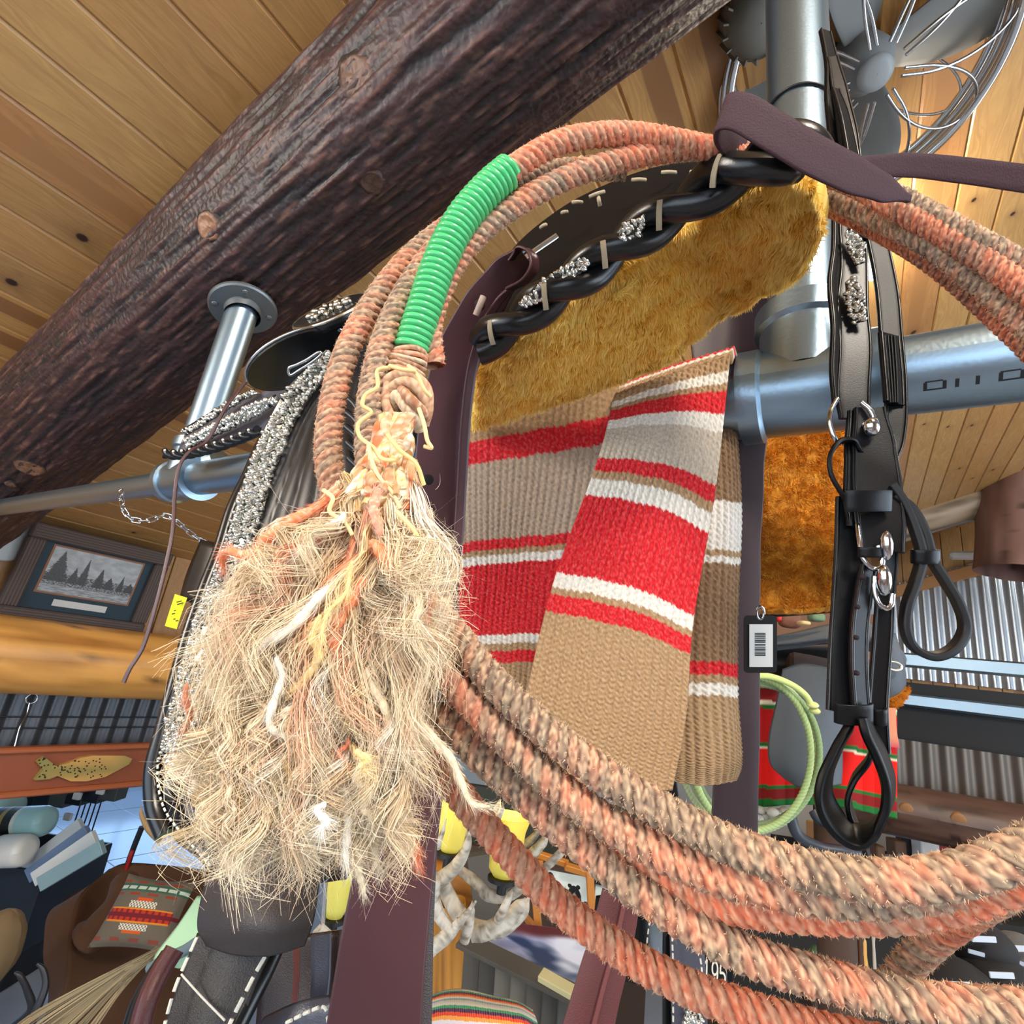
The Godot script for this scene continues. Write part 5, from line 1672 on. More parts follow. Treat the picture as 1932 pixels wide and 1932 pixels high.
# ---------------------------------------------------------------- fan
func desk_fan() -> void:
	var c := P(1622, 118, 1.15)
	var t := thing("ceiling_fan_guard", "chrome wire guarded fan with grey blades hanging under the ceiling at top right", "fan", c)
	var ax := ((CAM - c).normalized() * 0.9 + RX * 0.34 - UY * 0.22).normalized()
	var u := ax.cross(UY).normalized(); var w := ax.cross(u).normalized()
	var R := 0.272
	# rim: a bundle of rings
	for k in 5:
		var mb := MB.new()
		var ring := []
		for e in 28:
			var a := TAU * e / 28
			ring.append(c + ax * (-0.034 + 0.017 * k) + (u * cos(a) + w * sin(a)) * (R + 0.012 * sin(PI * k / 4.0)))
		tube(mb, curve(ring, 3, true), 0.0085, 8, Color.WHITE, true)
		put(mb, "rim_ring", M.chrome, t)
	# petal wires on both sides
	for side in [-1.0, 1.0]:
		for k in 9:
			var a0 := TAU * k / 9.0
			var mb := MB.new()
			var pts := []
			for e in 13:
				var q := e / 12.0
				var rr := lerpf(0.05, R, sin(PI * q))
				var aa := a0 + (q - 0.5) * 0.95
				pts.append(c + ax * side * (0.03 + 0.075 * (1.0 - pow(rr / R, 2.0))) + (u * cos(aa) + w * sin(aa)) * rr)
			tube(mb, curve(pts, 3), 0.0034, 7)
			put(mb, "guard_wire", M.chrome, t)
		var mb2 := MB.new()
		lathe(mb2, c + ax * side * 0.09, ax * side, [[0.034, 0.0], [0.032, 0.008], [0.02, 0.012], [0.001, 0.013]], 24)
		put(mb2, "guard_cap", mat(0.62, 0.63, 0.63, 0.5), t)
	var bm := mat(0.50, 0.50, 0.49, 0.6)
	for k in 4:
		var a0 := TAU * k / 4.0 + 0.35
		var d := u * cos(a0) + w * sin(a0)
		var s := ax.cross(d).normalized()
		var rows := []
		for e in 6:
			var q := e / 5.0
			var hw := 0.025 + 0.06 * sin(PI * minf(q * 0.62 + 0.12, 1.0))
			var tw := 0.65 - 0.35 * q
			var cen := c + d * (0.05 + 0.205 * q)
			var sv := s * cos(tw) + ax * sin(tw)
			rows.append([cen - sv * hw, cen - sv * hw * 0.3 + ax * 0.006, cen + sv * hw * 0.3 + ax * 0.006, cen + sv * hw])
		var mb3 := MB.new()
		sheet(mb3, surf(rows, 12, 18), 0.004)
		put(mb3, "blade", bm, t)
	var mb4 := MB.new()
	lathe(mb4, c - ax * 0.075, ax, [[0.001, 0.0], [0.045, 0.002], [0.055, 0.02], [0.055, 0.11], [0.04, 0.135], [0.001, 0.14]], 28)
	put(mb4, "hub", mat(0.55, 0.56, 0.56, 0.55), t)
	# motor housing seen left of the pipe, with its radial fins, and the stem to the roof
	var mc := P(1425, 35, 1.05)
	mb4 = MB.new()
	lathe(mb4, mc - ax * 0.06, ax, [[0.001, 0.0], [0.052, 0.004], [0.062, 0.02], [0.062, 0.09], [0.03, 0.11], [0.001, 0.112]], 32)
	for k in 18:
		var a := TAU * k / 18.0
		var d := u * cos(a) + w * sin(a)
		box(mb4, mc + d * 0.063, d, ax.cross(d).normalized(), ax, Vector3(0.010, 0.003, 0.08))
	put(mb4, "motor", mat(0.46, 0.45, 0.42, 0.5), t)
	mb4 = MB.new()
	tube(mb4, PackedVector3Array([mc, c - ax * 0.07]), 0.014, 12)
	tube(mb4, PackedVector3Array([mc, Vector3(mc.x, CAM.y + (ROOF + 0.01) / cos(SLOPE) + tan(SLOPE) * mc.x, mc.z)]), 0.012, 12)
	put(mb4, "stem", M.zinc_dull, t)

# upright axes for things that face the photographer
var HR := Vector3(0.8516, 0.0, -0.5242)
var HB := Vector3(0.5242, 0.0, 0.8516)
func facing(mb: MB, x: float, y: float, d: float, wpx: float, hpx: float, thick: float, bev := 0.003, col := Color.WHITE, tilt := 0.0) -> void:
	var k := d / FPX
	var ux := HR.rotated(HB, tilt); var uy := Vector3.UP.rotated(HB, tilt)
	box(mb, P(x, y, d), ux, uy, HB, Vector3(wpx * k, hpx * k, thick), bev, col)

class PhotoPrint extends Print:
	var n: FastNoiseLite
	func at(u: float, v: float) -> Color:
		var g := 0.72 + 0.1 * n.get_noise_2d(u * 6.0, v * 6.0)
		# fir trees along the clearing
		for q in [[0.12, 0.05, 0.16], [0.40, 0.12, 0.07], [0.58, 0.28, 0.08], [0.30, 0.36, 0.07], [0.84, 0.36, 0.05], [0.70, 0.45, 0.09], [0.95, 0.5, 0.08]]:
			var top: float = q[1]
			var hw: float = q[2] * clampf((v - top) / (0.68 - top), 0.0, 1.0) * (0.75 + 0.4 * n.get_noise_2d(v * 40.0, q[0] * 50.0))
			if v > top and v < 0.74 and absf(u - q[0]) < hw: g = 0.30 + 0.12 * n.get_noise_2d(u * 50.0, v * 50.0)
		if v > 0.56 and v < 0.86: g = minf(g, 0.50 + 0.5 * n.get_noise_2d(u * 28.0, v * 36.0))
		if v >= 0.82: g = 0.66 + 0.2 * n.get_noise_2d(u * 8.0, v * 20.0)
		return Color(g * 0.97, g * 0.99, g)

func peeled_log(a: Vector3, b: Vector3, r: float, called: String, label: String, base: Color, dark: Color, sd: int) -> void:
	var mb := MB.new()
	var n := 90; var m := 36
	var ax := (b - a).normalized()
	var u := ax.cross(Vector3.UP).normalized(); var w := ax.cross(u)
	for k in n + 1:
		var q := float(k) / n
		var p := a.lerp(b, q)
		var s := a.distance_to(b) * q
		for j in m + 1:
			var an := TAU * (j % m) / m
			var nz := fn.get_noise_3d(cos(an) * 1.5 + sd, sin(an) * 1.5, s * 1.2)
			var st := fn.get_noise_3d(cos(an) * 9.0 + sd, sin(an) * 9.0, s * 1.6)
			var c := base.lerp(dark, clampf(st * 1.3 + 0.15, 0.0, 0.8)).lerp(Color(0.02, 0.012, 0.008), clampf((fn.get_noise_3d(cos(an) * 4.0 + sd, sin(an) * 4.0, s * 5.0) - 0.42) * 6.0, 0.0, 0.8))
			mb.add(p + (u * cos(an) + w * sin(an)) * r * (1.0 + 0.07 * nz), Vector2(an * r, s), c)
	for k in n:
		for j in m:
			var f := k * (m + 1) + j
			mb.quad(f, f + 1, f + m + 2, f + m + 1)
	one(mb, called, M.log_peeled, label, "log")

func corrugated(mb: MB, at: Vector3, ux: Vector3, uy: Vector3, wide: float, high_a: float, high_b: float, pitch: float, amp: float, col := Color.WHITE) -> void:
	var nn := ux.cross(uy)
	var n := int(wide / pitch * 8.0)
	var f := mb.v.size()
	for k in n + 1:
		var s := wide * k / n
		var o := nn * (amp * sin(TAU * s / pitch))
		var h := lerpf(high_a, high_b, float(k) / n)
		for z in [0.0, -0.004]:
			mb.add(at + ux * s + o + nn * z, Vector2(s, 0), col)
			mb.add(at + ux * s + o + uy * h + nn * z, Vector2(s, h), col)
	for k in n:
		var a := f + k * 4
		mb.quad(a, a + 4, a + 5, a + 1)
		mb.quad(a + 2, a + 3, a + 7, a + 6)
		mb.quad(a + 1, a + 5, a + 7, a + 3)

func left_background() -> void:
	var XH := -2.9
	# boarded header wall under the eave
	var mb := MB.new()
	abox(mb, Vector3(XH - 0.09, 1.3, -6.1), Vector3(XH - 0.025, 2.35, 2.9))
	var wall := struct(mb, "wall_header", M.roof)
	var z := 2.2
	var k := 0
	while z > -5.0:
		mb = MB.new()
		var bw: float = [0.19, 0.14, 0.24, 0.17][k % 4]
		var f := mb.v.size()
		var y0 := 1.3; var y1 := 2.3
		box(mb, Vector3(XH - 0.012, (y0 + y1) / 2, z - bw / 2), Vector3.BACK, Vector3.UP, Vector3.LEFT, Vector3(bw - 0.004, y1 - y0, 0.024), 0.003)
		for e in mb.v.size():
			mb.uv[e] = Vector2((mb.v[e].z - z) / bw, mb.v[e].y / 1.5 + k * 0.37)
		put(mb, "board", M.pine[(k * 3 + 1) % 6], wall)
		z -= bw
		k += 1
	# the long peeled log below it
	var lc := on_x(150, 1246, XH + 0.17)
	peeled_log(Vector3(XH + 0.17, lc.y, 1.8), Vector3(XH + 0.17, lc.y, -4.2), 0.143, "peeled_log", "honey coloured peeled log along the wall under the framed photograph", lin(0.86, 0.62, 0.32), lin(0.56, 0.33, 0.14), 3)
	# dark corrugated sheet below the log
	mb = MB.new()
	var cy := on_x(150, 1412, XH).y
	corrugated(mb, Vector3(XH + 0.018, cy - 0.05, 1.6), Vector3(0, 0, -1), Vector3.UP, 5.4, lc.y - cy - 0.02, lc.y - cy - 0.02, 0.068, 0.009)
	var cm := mat(0.36, 0.37, 0.39, 0.42, 0.7)
	one(mb, "corrugated_sheet", cm, "dark corrugated steel strip below the honey coloured log", "metal sheet")
	mb = MB.new()
	for yy in [1345, 1365]:
		var p := on_x(150, yy + 8, XH + 0.03)
		tube(mb, PackedVector3Array([Vector3(p.x, p.y, 1.4), Vector3(p.x, p.y, -3.6)]), 0.003, 6)
	one(mb, "display_wire", M.iron, "thin grey display wires stretched in front of the corrugated steel", "wire", "", "stuff")
	# framed photograph
	var fc := on_x(168, 1098, XH + 0.05)
	var t := thing("framed_photograph", "old black and white photograph with teal mat in a weathered wood frame", "picture", fc)
	var tilt := 0.02
	var fx := Vector3(0, 0, -1); var fy := Vector3(0.16, 1, 0).normalized(); var fz := fx.cross(fy).normalized() * -1.0
	if fz.x < 0: fz = -fz
	var W := 0.545; var H := 0.405
	var fm := vmat(0.75)
	for q in [[0, 1, W, 0.062], [0, -1, W, 0.062], [1, 0, 0.062, H - 0.124], [-1, 0, 0.062, H - 0.124]]:
		mb = MB.new()
		box(mb, fc + fx * q[0] * (W / 2 - 0.031) + fy * q[1] * (H / 2 - 0.031) + fz * 0.02, fx, fy, fz, Vector3(q[2], q[3], 0.05), 0.006, lin(0.34, 0.29, 0.27))
		for e in 5:
			# grooves of the weathered wood
			var off := -0.022 + 0.011 * e
			if q[0] == 0: box(mb, fc + fy * (q[1] * (H / 2 - 0.031) + off) + fz * 0.045, fx, fy, fz, Vector3(W - 0.02 - absf(off), 0.005, 0.004), 0.001, lin(0.42, 0.36, 0.33))
			else: box(mb, fc + fx * (q[0] * (W / 2 - 0.031) + off) + fz * 0.045, fx, fy, fz, Vector3(0.005, H - 0.13, 0.004), 0.001, lin(0.42, 0.36, 0.33))
		put(mb, "frame_rail", fm, t)
	mb = MB.new(); box(mb, fc + fz * 0.012, fx, fy, fz, Vector3(W - 0.11, H - 0.11, 0.01)); put(mb, "mat_board", mat(0.20, 0.27, 0.31, 0.8), t)
	mb = MB.new(); box(mb, fc + fz * 0.0175 + fy * 0.028, fx, fy, fz, Vector3(W - 0.19, H - 0.20, 0.002)); put(mb, "fillet", mat(0.62, 0.42, 0.30, 0.7), t)
	mb = MB.new()
	var w2 := W - 0.205; var h2 := H - 0.215
	var o3 := fc + fz * 0.0195 + fy * 0.028
	var b0 := mb.v.size()
	for q in [[-1, 1, 0, 0], [1, 1, 1, 0], [1, -1, 1, 1], [-1, -1, 0, 1]]:
		mb.add(o3 + fx * q[0] * w2 / 2 + fy * q[1] * h2 / 2, Vector2(q[2], q[3]))
	mb.quad(b0, b0 + 3, b0 + 2, b0 + 1)
	var pp := PhotoPrint.new(); pp.n = fn
	var pm := mat(1, 1, 1, 0.35); pm.albedo_texture = picture(256, 160, pp)
	put(mb, "photograph", pm, t)
	mb = MB.new(); box(mb, fc + fz * 0.018 - fy * 0.106 + fx * 0.0, fx, fy, fz, Vector3(0.20, 0.028, 0.002)); put(mb, "caption_plate", M.paper, t)
	# small ledge hook under the frame
	mb = MB.new(); box(mb, on_x(90, 1183, XH + 0.07), fx, Vector3.UP, Vector3.RIGHT, Vector3(0.10, 0.014, 0.03), 0.003)
	one(mb, "hook_plate", M.black_plastic, "small black bracket on top of the log below the frame", "bracket")
	# round pale discs left of the frame
	for q in [[8, 988, 0.085], [14, 1024, 0.075]]:
		mb = MB.new()
		lathe(mb, on_x(q[0], q[1], XH + 0.03), Vector3.RIGHT, [[q[2], -0.01], [q[2], 0.004], [q[2] * 0.9, 0.01], [0.001, 0.012]], 28)
		one(mb, "wall_disc", mat(0.74, 0.77, 0.77, 0.5), "pale round plate on the wall %s the pipe at the left edge" % ("above" if q[1] < 1000 else "below"), "plate")
	# carved fish plaque hanging from wires
	var bc := on_x(118, 1450, XH + 0.16)
	t = thing("fish_plaque", "reddish wooden plaque with a carved spotted trout hanging on wires", "plaque", bc)
	var ph := (on_x(118, 1408, XH + 0.16) - on_x(118, 1492, XH + 0.16)).length()
	var z0 := on_x(-160, 1450, XH + 0.16).z; var z1 := on_x(288, 1445, XH + 0.16).z
	mb = MB.new(); box(mb, Vector3(bc.x, bc.y, (z0 + z1) / 2), fx, Vector3.UP, Vector3.RIGHT, Vector3(absf(z0 - z1), ph * 0.86, 0.025), 0.004); put(mb, "board", mat(0.54, 0.27, 0.14, 0.5), t)
	for s in [-1, 1]:
		mb = MB.new(); box(mb, Vector3(bc.x + 0.008, bc.y + s * ph * 0.44, (z0 + z1) / 2), fx, Vector3.UP, Vector3.RIGHT, Vector3(absf(z0 - z1), ph * 0.13, 0.045), 0.006); put(mb, "moulding", mat(0.62, 0.33, 0.18, 0.45), t)
	var fish := []
	for q in [[62, 1470], [78, 1450], [66, 1436], [80, 1426], [102, 1443], [125, 1438], [150, 1428], [172, 1424], [205, 1424], [232, 1424], [246, 1430], [240, 1440], [222, 1450], [195, 1464], [160, 1472], [130, 1472], [105, 1462], [90, 1468]]:
		fish.append(on_x(q[0], q[1], XH + 0.175))
	var poly := PackedVector2Array()
	for p in fish: poly.append(Vector2(-(p.z - bc.z), p.y - bc.y))
	mb = MB.new(); prism(mb, poly, Vector3(XH + 0.172, bc.y, bc.z), fx, Vector3.UP, 0.022)
	for e in mb.v.size():
		var sz := -(mb.v[e].z - bc.z)
		var q := clampf((sz - poly[0].x) / (poly[10].x - poly[0].x), 0.0, 1.0)
		mb.c[e] = lin(0.55, 0.50, 0.26).lerp(lin(0.80, 0.60, 0.32), smoothstep(0.15, 0.35, q)).lerp(lin(0.60, 0.52, 0.28), smoothstep(0.72, 0.8, q))
	put(mb, "trout", vmat(0.4), t, "carved trout with dark spots")
	mb = MB.new()
	var rg := RandomNumberGenerator.new(); rg.seed = 8
	for e in 90:
		var sx := rg.randf_range(66, 200); var sy := rg.randf_range(1428, 1468)
		var p := on_x(sx, sy, XH + 0.195)
		if Geometry2D.is_point_in_polygon(Vector2(-(p.z - bc.z), p.y - bc.y), poly):
			lathe(mb, p, Vector3.RIGHT, [[0.0028, -0.003], [0.0028, 0.0005], [0.0003, 0.001]], 6)
	put(mb, "spot", mat(0.12, 0.10, 0.08, 0.6), t, "", "stuff")
	mb = MB.new(); tube(mb, curve([on_x(28, 1408, XH + .16), on_x(38, 1370, XH + .14), on_x(50, 1348, XH + .12), on_x(56, 1326, XH + .11)], 5), 0.0035, 7); put(mb, "hanging_wire", M.chrome, t)
	mb = MB.new()
	var rl := []
	for e in 10: rl.append(on_x(60, 1318, XH + .11) + Vector3(0, cos(TAU * e / 10) * 0.018, sin(TAU * e / 10) * 0.018))
	tube(mb, curve(rl, 3, true), 0.0032, 7, Color.WHITE, true); put(mb, "hanging_ring", M.chrome, t)
	left_goods()
	near_left()

func left_goods() -> void:
	var mb: MB
	# black bin of rolled goods on the floor
	var bc := on_y(40, 1760, 0.0)
	var t := thing("display_bin", "dark blue black bin of rolled goods standing on the tiled floor", "bin", bc)
	mb = MB.new()
	var bm := mat(0.10, 0.13, 0.17, 0.45)
	var cen := P(20, 1668, 2.75)
	for s in [-1, 1]:
		box(mb, cen + HB * 0.22 * s, HR, Vector3.UP, HB, Vector3(0.62, 0.34, 0.02), 0.004)
		box(mb, cen + HR * 0.31 * s, HB, Vector3.UP, HR, Vector3(0.46, 0.34, 0.02), 0.004)
	box(mb, cen - Vector3.UP * 0.165, HR, Vector3.UP, HB, Vector3(0.6, 0.012, 0.44))
	put(mb, "box", bm, t)
	mb = MB.new()
	var low := cen.y - 0.17
	box(mb, Vector3(cen.x, low / 2, cen.z), HR, Vector3.UP, HB, Vector3(0.5, low, 0.34), 0.005)
	put(mb, "plinth", M.black_plastic, t)
	var rolls := [[58, 1545, 2.62, Color(0.62, 0.76, 0.74), "rolled goods with pale green end cap, upper roll in the dark bin", 0.068], [20, 1600, 2.5, Color(0.86, 0.84, 0.80), "rolled goods with white marbled end cap, lower roll in the dark bin", 0.068], [-5, 1520, 2.85, Color(0.70, 0.82, 0.78), "rolled goods with mint end cap at the very left edge", 0.08]]
	for q in rolls:
		var c: Color = q[3]
		var a := P(q[0] - 90, q[1] + 8, q[2] + 0.02); var b := P(q[0] + 34, q[1] + 4, q[2])
		var r := thing("rolled_towel", q[4], "roll", b)
		var L := a.distance_to(b)
		mb = MB.new(); lathe(mb, a, b - a, [[q[5], 0.0], [q[5], L - 0.12]], 24); put(mb, "printed_sleeve", mat(0.09, 0.09, 0.08, 0.5), r)
		mb = MB.new(); lathe(mb, a + (b - a).normalized() * (L - 0.12), b - a, [[q[5] * 1.02, 0.0], [q[5] * 1.02, 0.09], [q[5] * 0.9, 0.115], [q[5] * 0.5, 0.12], [0.001, 0.118]], 24); put(mb, "end_cap", mat(c.r, c.g, c.b, 0.35), r)
		for e in 3:
			mb = MB.new(); lathe(mb, a + (b - a).normalized() * (L - 0.28 + 0.07 * e), b - a, [[q[5] * 1.012, 0.0], [q[5] * 1.012, 0.025]], 24); put(mb, "printed_band", mat(0.80, 0.80, 0.74, 0.5) if e != 1 else mat(0.55, 0.48, 0.22, 0.5), r)
	# magazines
	for q in [[112, 1598, 2.62, 0.75, Color(0.78, 0.80, 0.80), "grey glossy magazine leaning in front of the rolls"], [124, 1610, 2.56, 0.78, Color(0.40, 0.48, 0.60), "blue fronted magazine between two pale ones"], [136, 1618, 2.50, 0.82, Color(0.85, 0.85, 0.83), "white edged magazine nearest the blue floor"], [148, 1632, 2.44, 0.9, Color(0.55, 0.66, 0.68), "pale teal packet beside the white edged magazine"]]:
		mb = MB.new()
		facing(mb, q[0] - 12, q[1], q[2], 26, 120, 0.03, 0.002, Color.WHITE, -q[3])
		one(mb, "magazine", mat(q[4].r, q[4].g, q[4].b, 0.4), q[5], "magazine", "magazines by the dark bin")
	# dark rack under the plaque: rows of small boxes on a wire stand
	t = thing("wire_display_rack", "black wire display rack with small packets under the fish plaque", "rack", on_y(165, 1640, 0.0))
	var rc := P(165, 1535, 3.2)
	for e in 5:
		mb = MB.new(); tube(mb, PackedVector3Array([rc + HR * (-0.06 + 0.03 * e) + Vector3.UP * 0.25, Vector3(rc.x, 0.0, rc.z) + HR * (-0.06 + 0.03 * e)]), 0.004, 6); put(mb, "upright", M.iron, t)
	for e in 6:
		mb = MB.new(); facing(mb, 60 + 32 * e, 1502 - 4 * e, 3.15, 30, 46, 0.10, 0.004); put(mb, "packet", [M.black_plastic, mat(0.10, 0.12, 0.16, 0.3), mat(0.30, 0.30, 0.28, 0.5)][e % 3], t)
	for q in [[146, 1502], [128, 1541], [190, 1492]]:
		mb = MB.new(); facing(mb, q[0], q[1], 3.05, 14, 12, 0.02, 0.003); put(mb, "price_card", M.paper, t)
	# suede chair with cushion
	t = thing("suede_armchair", "brown suede armchair standing on the tiled floor with a patterned cushion", "armchair", on_y(230, 1880, 0.0))
	var su := leather(0.30, 0.19, 0.105, 0.95, 0.05)
	mb = MB.new()
	var g := psurf([[[205, 1640, 2.25], [240, 1628, 2.3], [310, 1632, 2.3], [380, 1640, 2.3], [450, 1650, 2.3]], [[150, 1690, 2.05], [215, 1690, 2.2], [300, 1700, 2.22], [380, 1705, 2.22], [450, 1710, 2.2]], [[130, 1760, 1.95], [200, 1775, 2.05], [290, 1785, 2.1], [380, 1790, 2.1], [450, 1790, 2.1]], [[122, 1850, 1.85], [190, 1860, 1.9], [280, 1870, 1.92], [370, 1880, 1.92], [450, 1880, 1.92]], [[90, 1960, 1.7], [170, 1970, 1.75], [270, 1980, 1.75], [360, 1990, 1.75], [450, 1990, 1.75]]], 30, 40)
	sheet(mb, g, 0.10); put(mb, "seat_cover", su, t)
	mb = MB.new(); tube(mb, pcurve([[160, 1775, 1.93], [190, 1745, 1.95], [225, 1705, 2.0], [238, 1660, 2.08]], 8), [0.05, 0.06, 0.062, 0.06, 0.055, 0.05, 0.05, 0.05, 0.05, 0.05, 0.05, 0.05, 0.05, 0.05, 0.05, 0.05, 0.05, 0.05, 0.05, 0.05, 0.05, 0.05, 0.05, 0.05, 0.045], 14); put(mb, "armrest", su, t)
	cushion()
	t = thing("walking_stick", "black and red painted stick leaning behind the suede chair", "stick", P(240, 1630, 2.3))
	mb = MB.new(); tube(mb, pcurve([[238, 1640, 2.3], [252, 1600, 2.32], [268, 1560, 2.34]], 5), 0.012, 10); put(mb, "shaft", M.black_plastic, t)
	mb = MB.new(); tube(mb, pcurve([[238, 1640, 2.283], [246, 1616, 2.29], [250, 1605, 2.296]], 5), 0.008, 8); put(mb, "red_stripe", mat(0.62, 0.10, 0.08, 0.5), t)
	mb = MB.new(); tube(mb, pcurve([[266, 1518, 2.3], [268, 1540, 2.3], [282, 1565, 2.31], [304, 1585, 2.32]], 6), spread([0.001, 0.009, 0.014, 0.017], 19), 10)
	put(mb, "horn_grip", mat(0.72, 0.58, 0.38, 0.5), t, "curved tan horn grip")
	# dry grass
	mb = MB.new()
	var rg := RandomNumberGenerator.new(); rg.seed = 12
	for e in 64:
		var q := rg.randf_range(-0.8, 0.8)
		var x0 := 295 + 12 * rg.randf(); var y0 := 1785 + 12.0 * rg.randf()
		var pth := pcurve([[x0, y0, 1.0], [220 + 14 * q, 1850 + 22 * q, .95], [120 + 50 * q, 1935 + 45 * q, .88], [60 + 60 * q, 1985 + 50 * q, .83]], 6)
		tube(mb, pth, spread([0.0006, 0.0014, 0.0016, 0.0012], pth.size()), 4, lin(0.32, 0.28, 0.21).lerp(lin(0.64, 0.56, 0.42), rg.randf()))
	one(mb, "dry_grass_bunch", vmat(0.8), "bunch of dry tan grass stalks at the lower left", "grass", "", "stuff")
	# dark iron hooks and the furry thing at the left edge
	for q in [[[[52, 1950, 1.4], [72, 1900, 1.42], [86, 1860, 1.44], [82, 1830, 1.45], [70, 1818, 1.45]], "dark iron hook curving up from the lower left corner, the nearer of two"], [[[20, 1940, 1.6], [58, 1905, 1.58], [52, 1870, 1.57], [38, 1842, 1.56], [28, 1835, 1.56]], "dark iron hook at the lower left corner, the farther of two"]]:
		mb = MB.new(); tube(mb, pcurve(q[0], 6), spread([0.011, 0.010, 0.008, 0.004], 25), 9)
		one(mb, "iron_hook", M.iron, q[1], "hook", "iron hooks at lower left")
	mb = MB.new()
	blob(mb, P(-8, 1790, 1.7), HR * 0.07, Vector3.UP * 0.11, HB * 0.07, 20, 14, lin(0.42, 0.34, 0.24))
	for e in mb.v.size(): mb.v[e] += (mb.v[e] - P(-8, 1790, 1.7)).normalized() * 0.006 * noise(mb.v[e], 40.0)
	one(mb, "felt_hat", M.wool, "brown felt hat crown cut off by the left edge", "hat")

class RugPrint extends Print:
	func at(u: float, v: float) -> Color:
		var base := Color(0.40, 0.36, 0.30)
		var c := base
		var du := absf(u - 0.5)
		# bands of a woven trade-blanket pattern
		if v > 0.13 and v < 0.25: c = Color(0.22, 0.36, 0.27) if absf(v - 0.19) > 0.025 or fposmod(u * 7.0, 1.0) < 0.2 else Color(0.72, 0.76, 0.70)
		if absf(v - 0.10) < 0.018 or absf(v - 0.285) < 0.018:
			if fposmod(u * 4.0, 1.0) < 0.55: c = Color(0.55, 0.22, 0.14)
		var w := 0.5 - 0.9 * absf(v - 0.58)
		if absf(v - 0.58) < 0.10 and du < 0.42: c = Color(0.85, 0.50, 0.12)
		if absf(v - 0.58) < 0.075 and du < 0.43: c = Color(0.70, 0.20, 0.10) if fposmod(u * 12.0, 1.0) > 0.35 else Color(0.48, 0.10, 0.12)
		if absf(v - 0.58) < 0.028: c = Color(0.42, 0.09, 0.12)
		for q in [0.43, 0.735]:
			if absf(v - q) < 0.045 and du < 0.18 and fposmod(u * 24.0 + floor(v * 40.0) * 0.5, 1.0) < 0.62: c = Color(0.86, 0.82, 0.74)
		if absf(v - 0.36) < 0.022 and du < 0.1: c = Color(0.82, 0.30, 0.10)
		if absf(v - 0.80) < 0.022 and du < 0.12: c = Color(0.80, 0.34, 0.10)
		if v > 0.88 and v < 0.93 and fposmod(u * 4.0, 1.0) < 0.5: c = Color(0.52, 0.24, 0.18)
		return c

func cushion() -> void:
	# plump square cushion leaning on the chair
	var rows := []
	var q := [[[238, 1645], [375, 1662]], [[160, 1788], [318, 1800]]]
	var f := []; 
	var mb := MB.new()
	var nu := 26; var nv := 26
	var A := P(243, 1648, 1.98); var B := P(372, 1664, 1.98); var C := P(164, 1788, 1.82); var D := P(318, 1800, 1.82)
	var nn := (C - A).cross(B - A).normalized()
	for side in 2:
		for j in nv + 1:
			for k in nu + 1:
				var u := float(k) / nu; var v := float(j) / nv
				var p := A.lerp(B, u).lerp(C.lerp(D, u), v)
				# pinched edges between the corners
				var cx := u - 0.5; var cy := v - 0.5
				p += (A + D - p * 2.0) * 0.045 * (pow(absf(cx) * 2.0, 2.0) * (1.0 - pow(absf(cy) * 2.0, 2.0)) + pow(absf(cy) * 2.0, 2.0) * (1.0 - pow(absf(cx) * 2.0, 2.0)))
				var puff := 0.055 * pow(maxf(0.0, (1.0 - pow(absf(cx) * 2.0, 2.5)) * (1.0 - pow(absf(cy) * 2.0, 2.5))), 0.5)
				mb.add(p + nn * puff * (1.0 if side == 0 else -0.8), Vector2(u, v))
	var o := (nv + 1) * (nu + 1)
	for j in nv:
		for k in nu:
			var a := j * (nu + 1) + k
			mb.quad(a, a + nu + 1, a + nu + 2, a + 1)
			mb.quad(a + o, a + o + 1, a + o + nu + 2, a + o + nu + 1)
	var m := mat(1, 1, 1, 0.95)
	m.albedo_texture = picture(192, 192, RugPrint.new())
	one(mb, "cushion", m, "small square cushion with woven green, orange and white trade blanket pattern", "cushion")

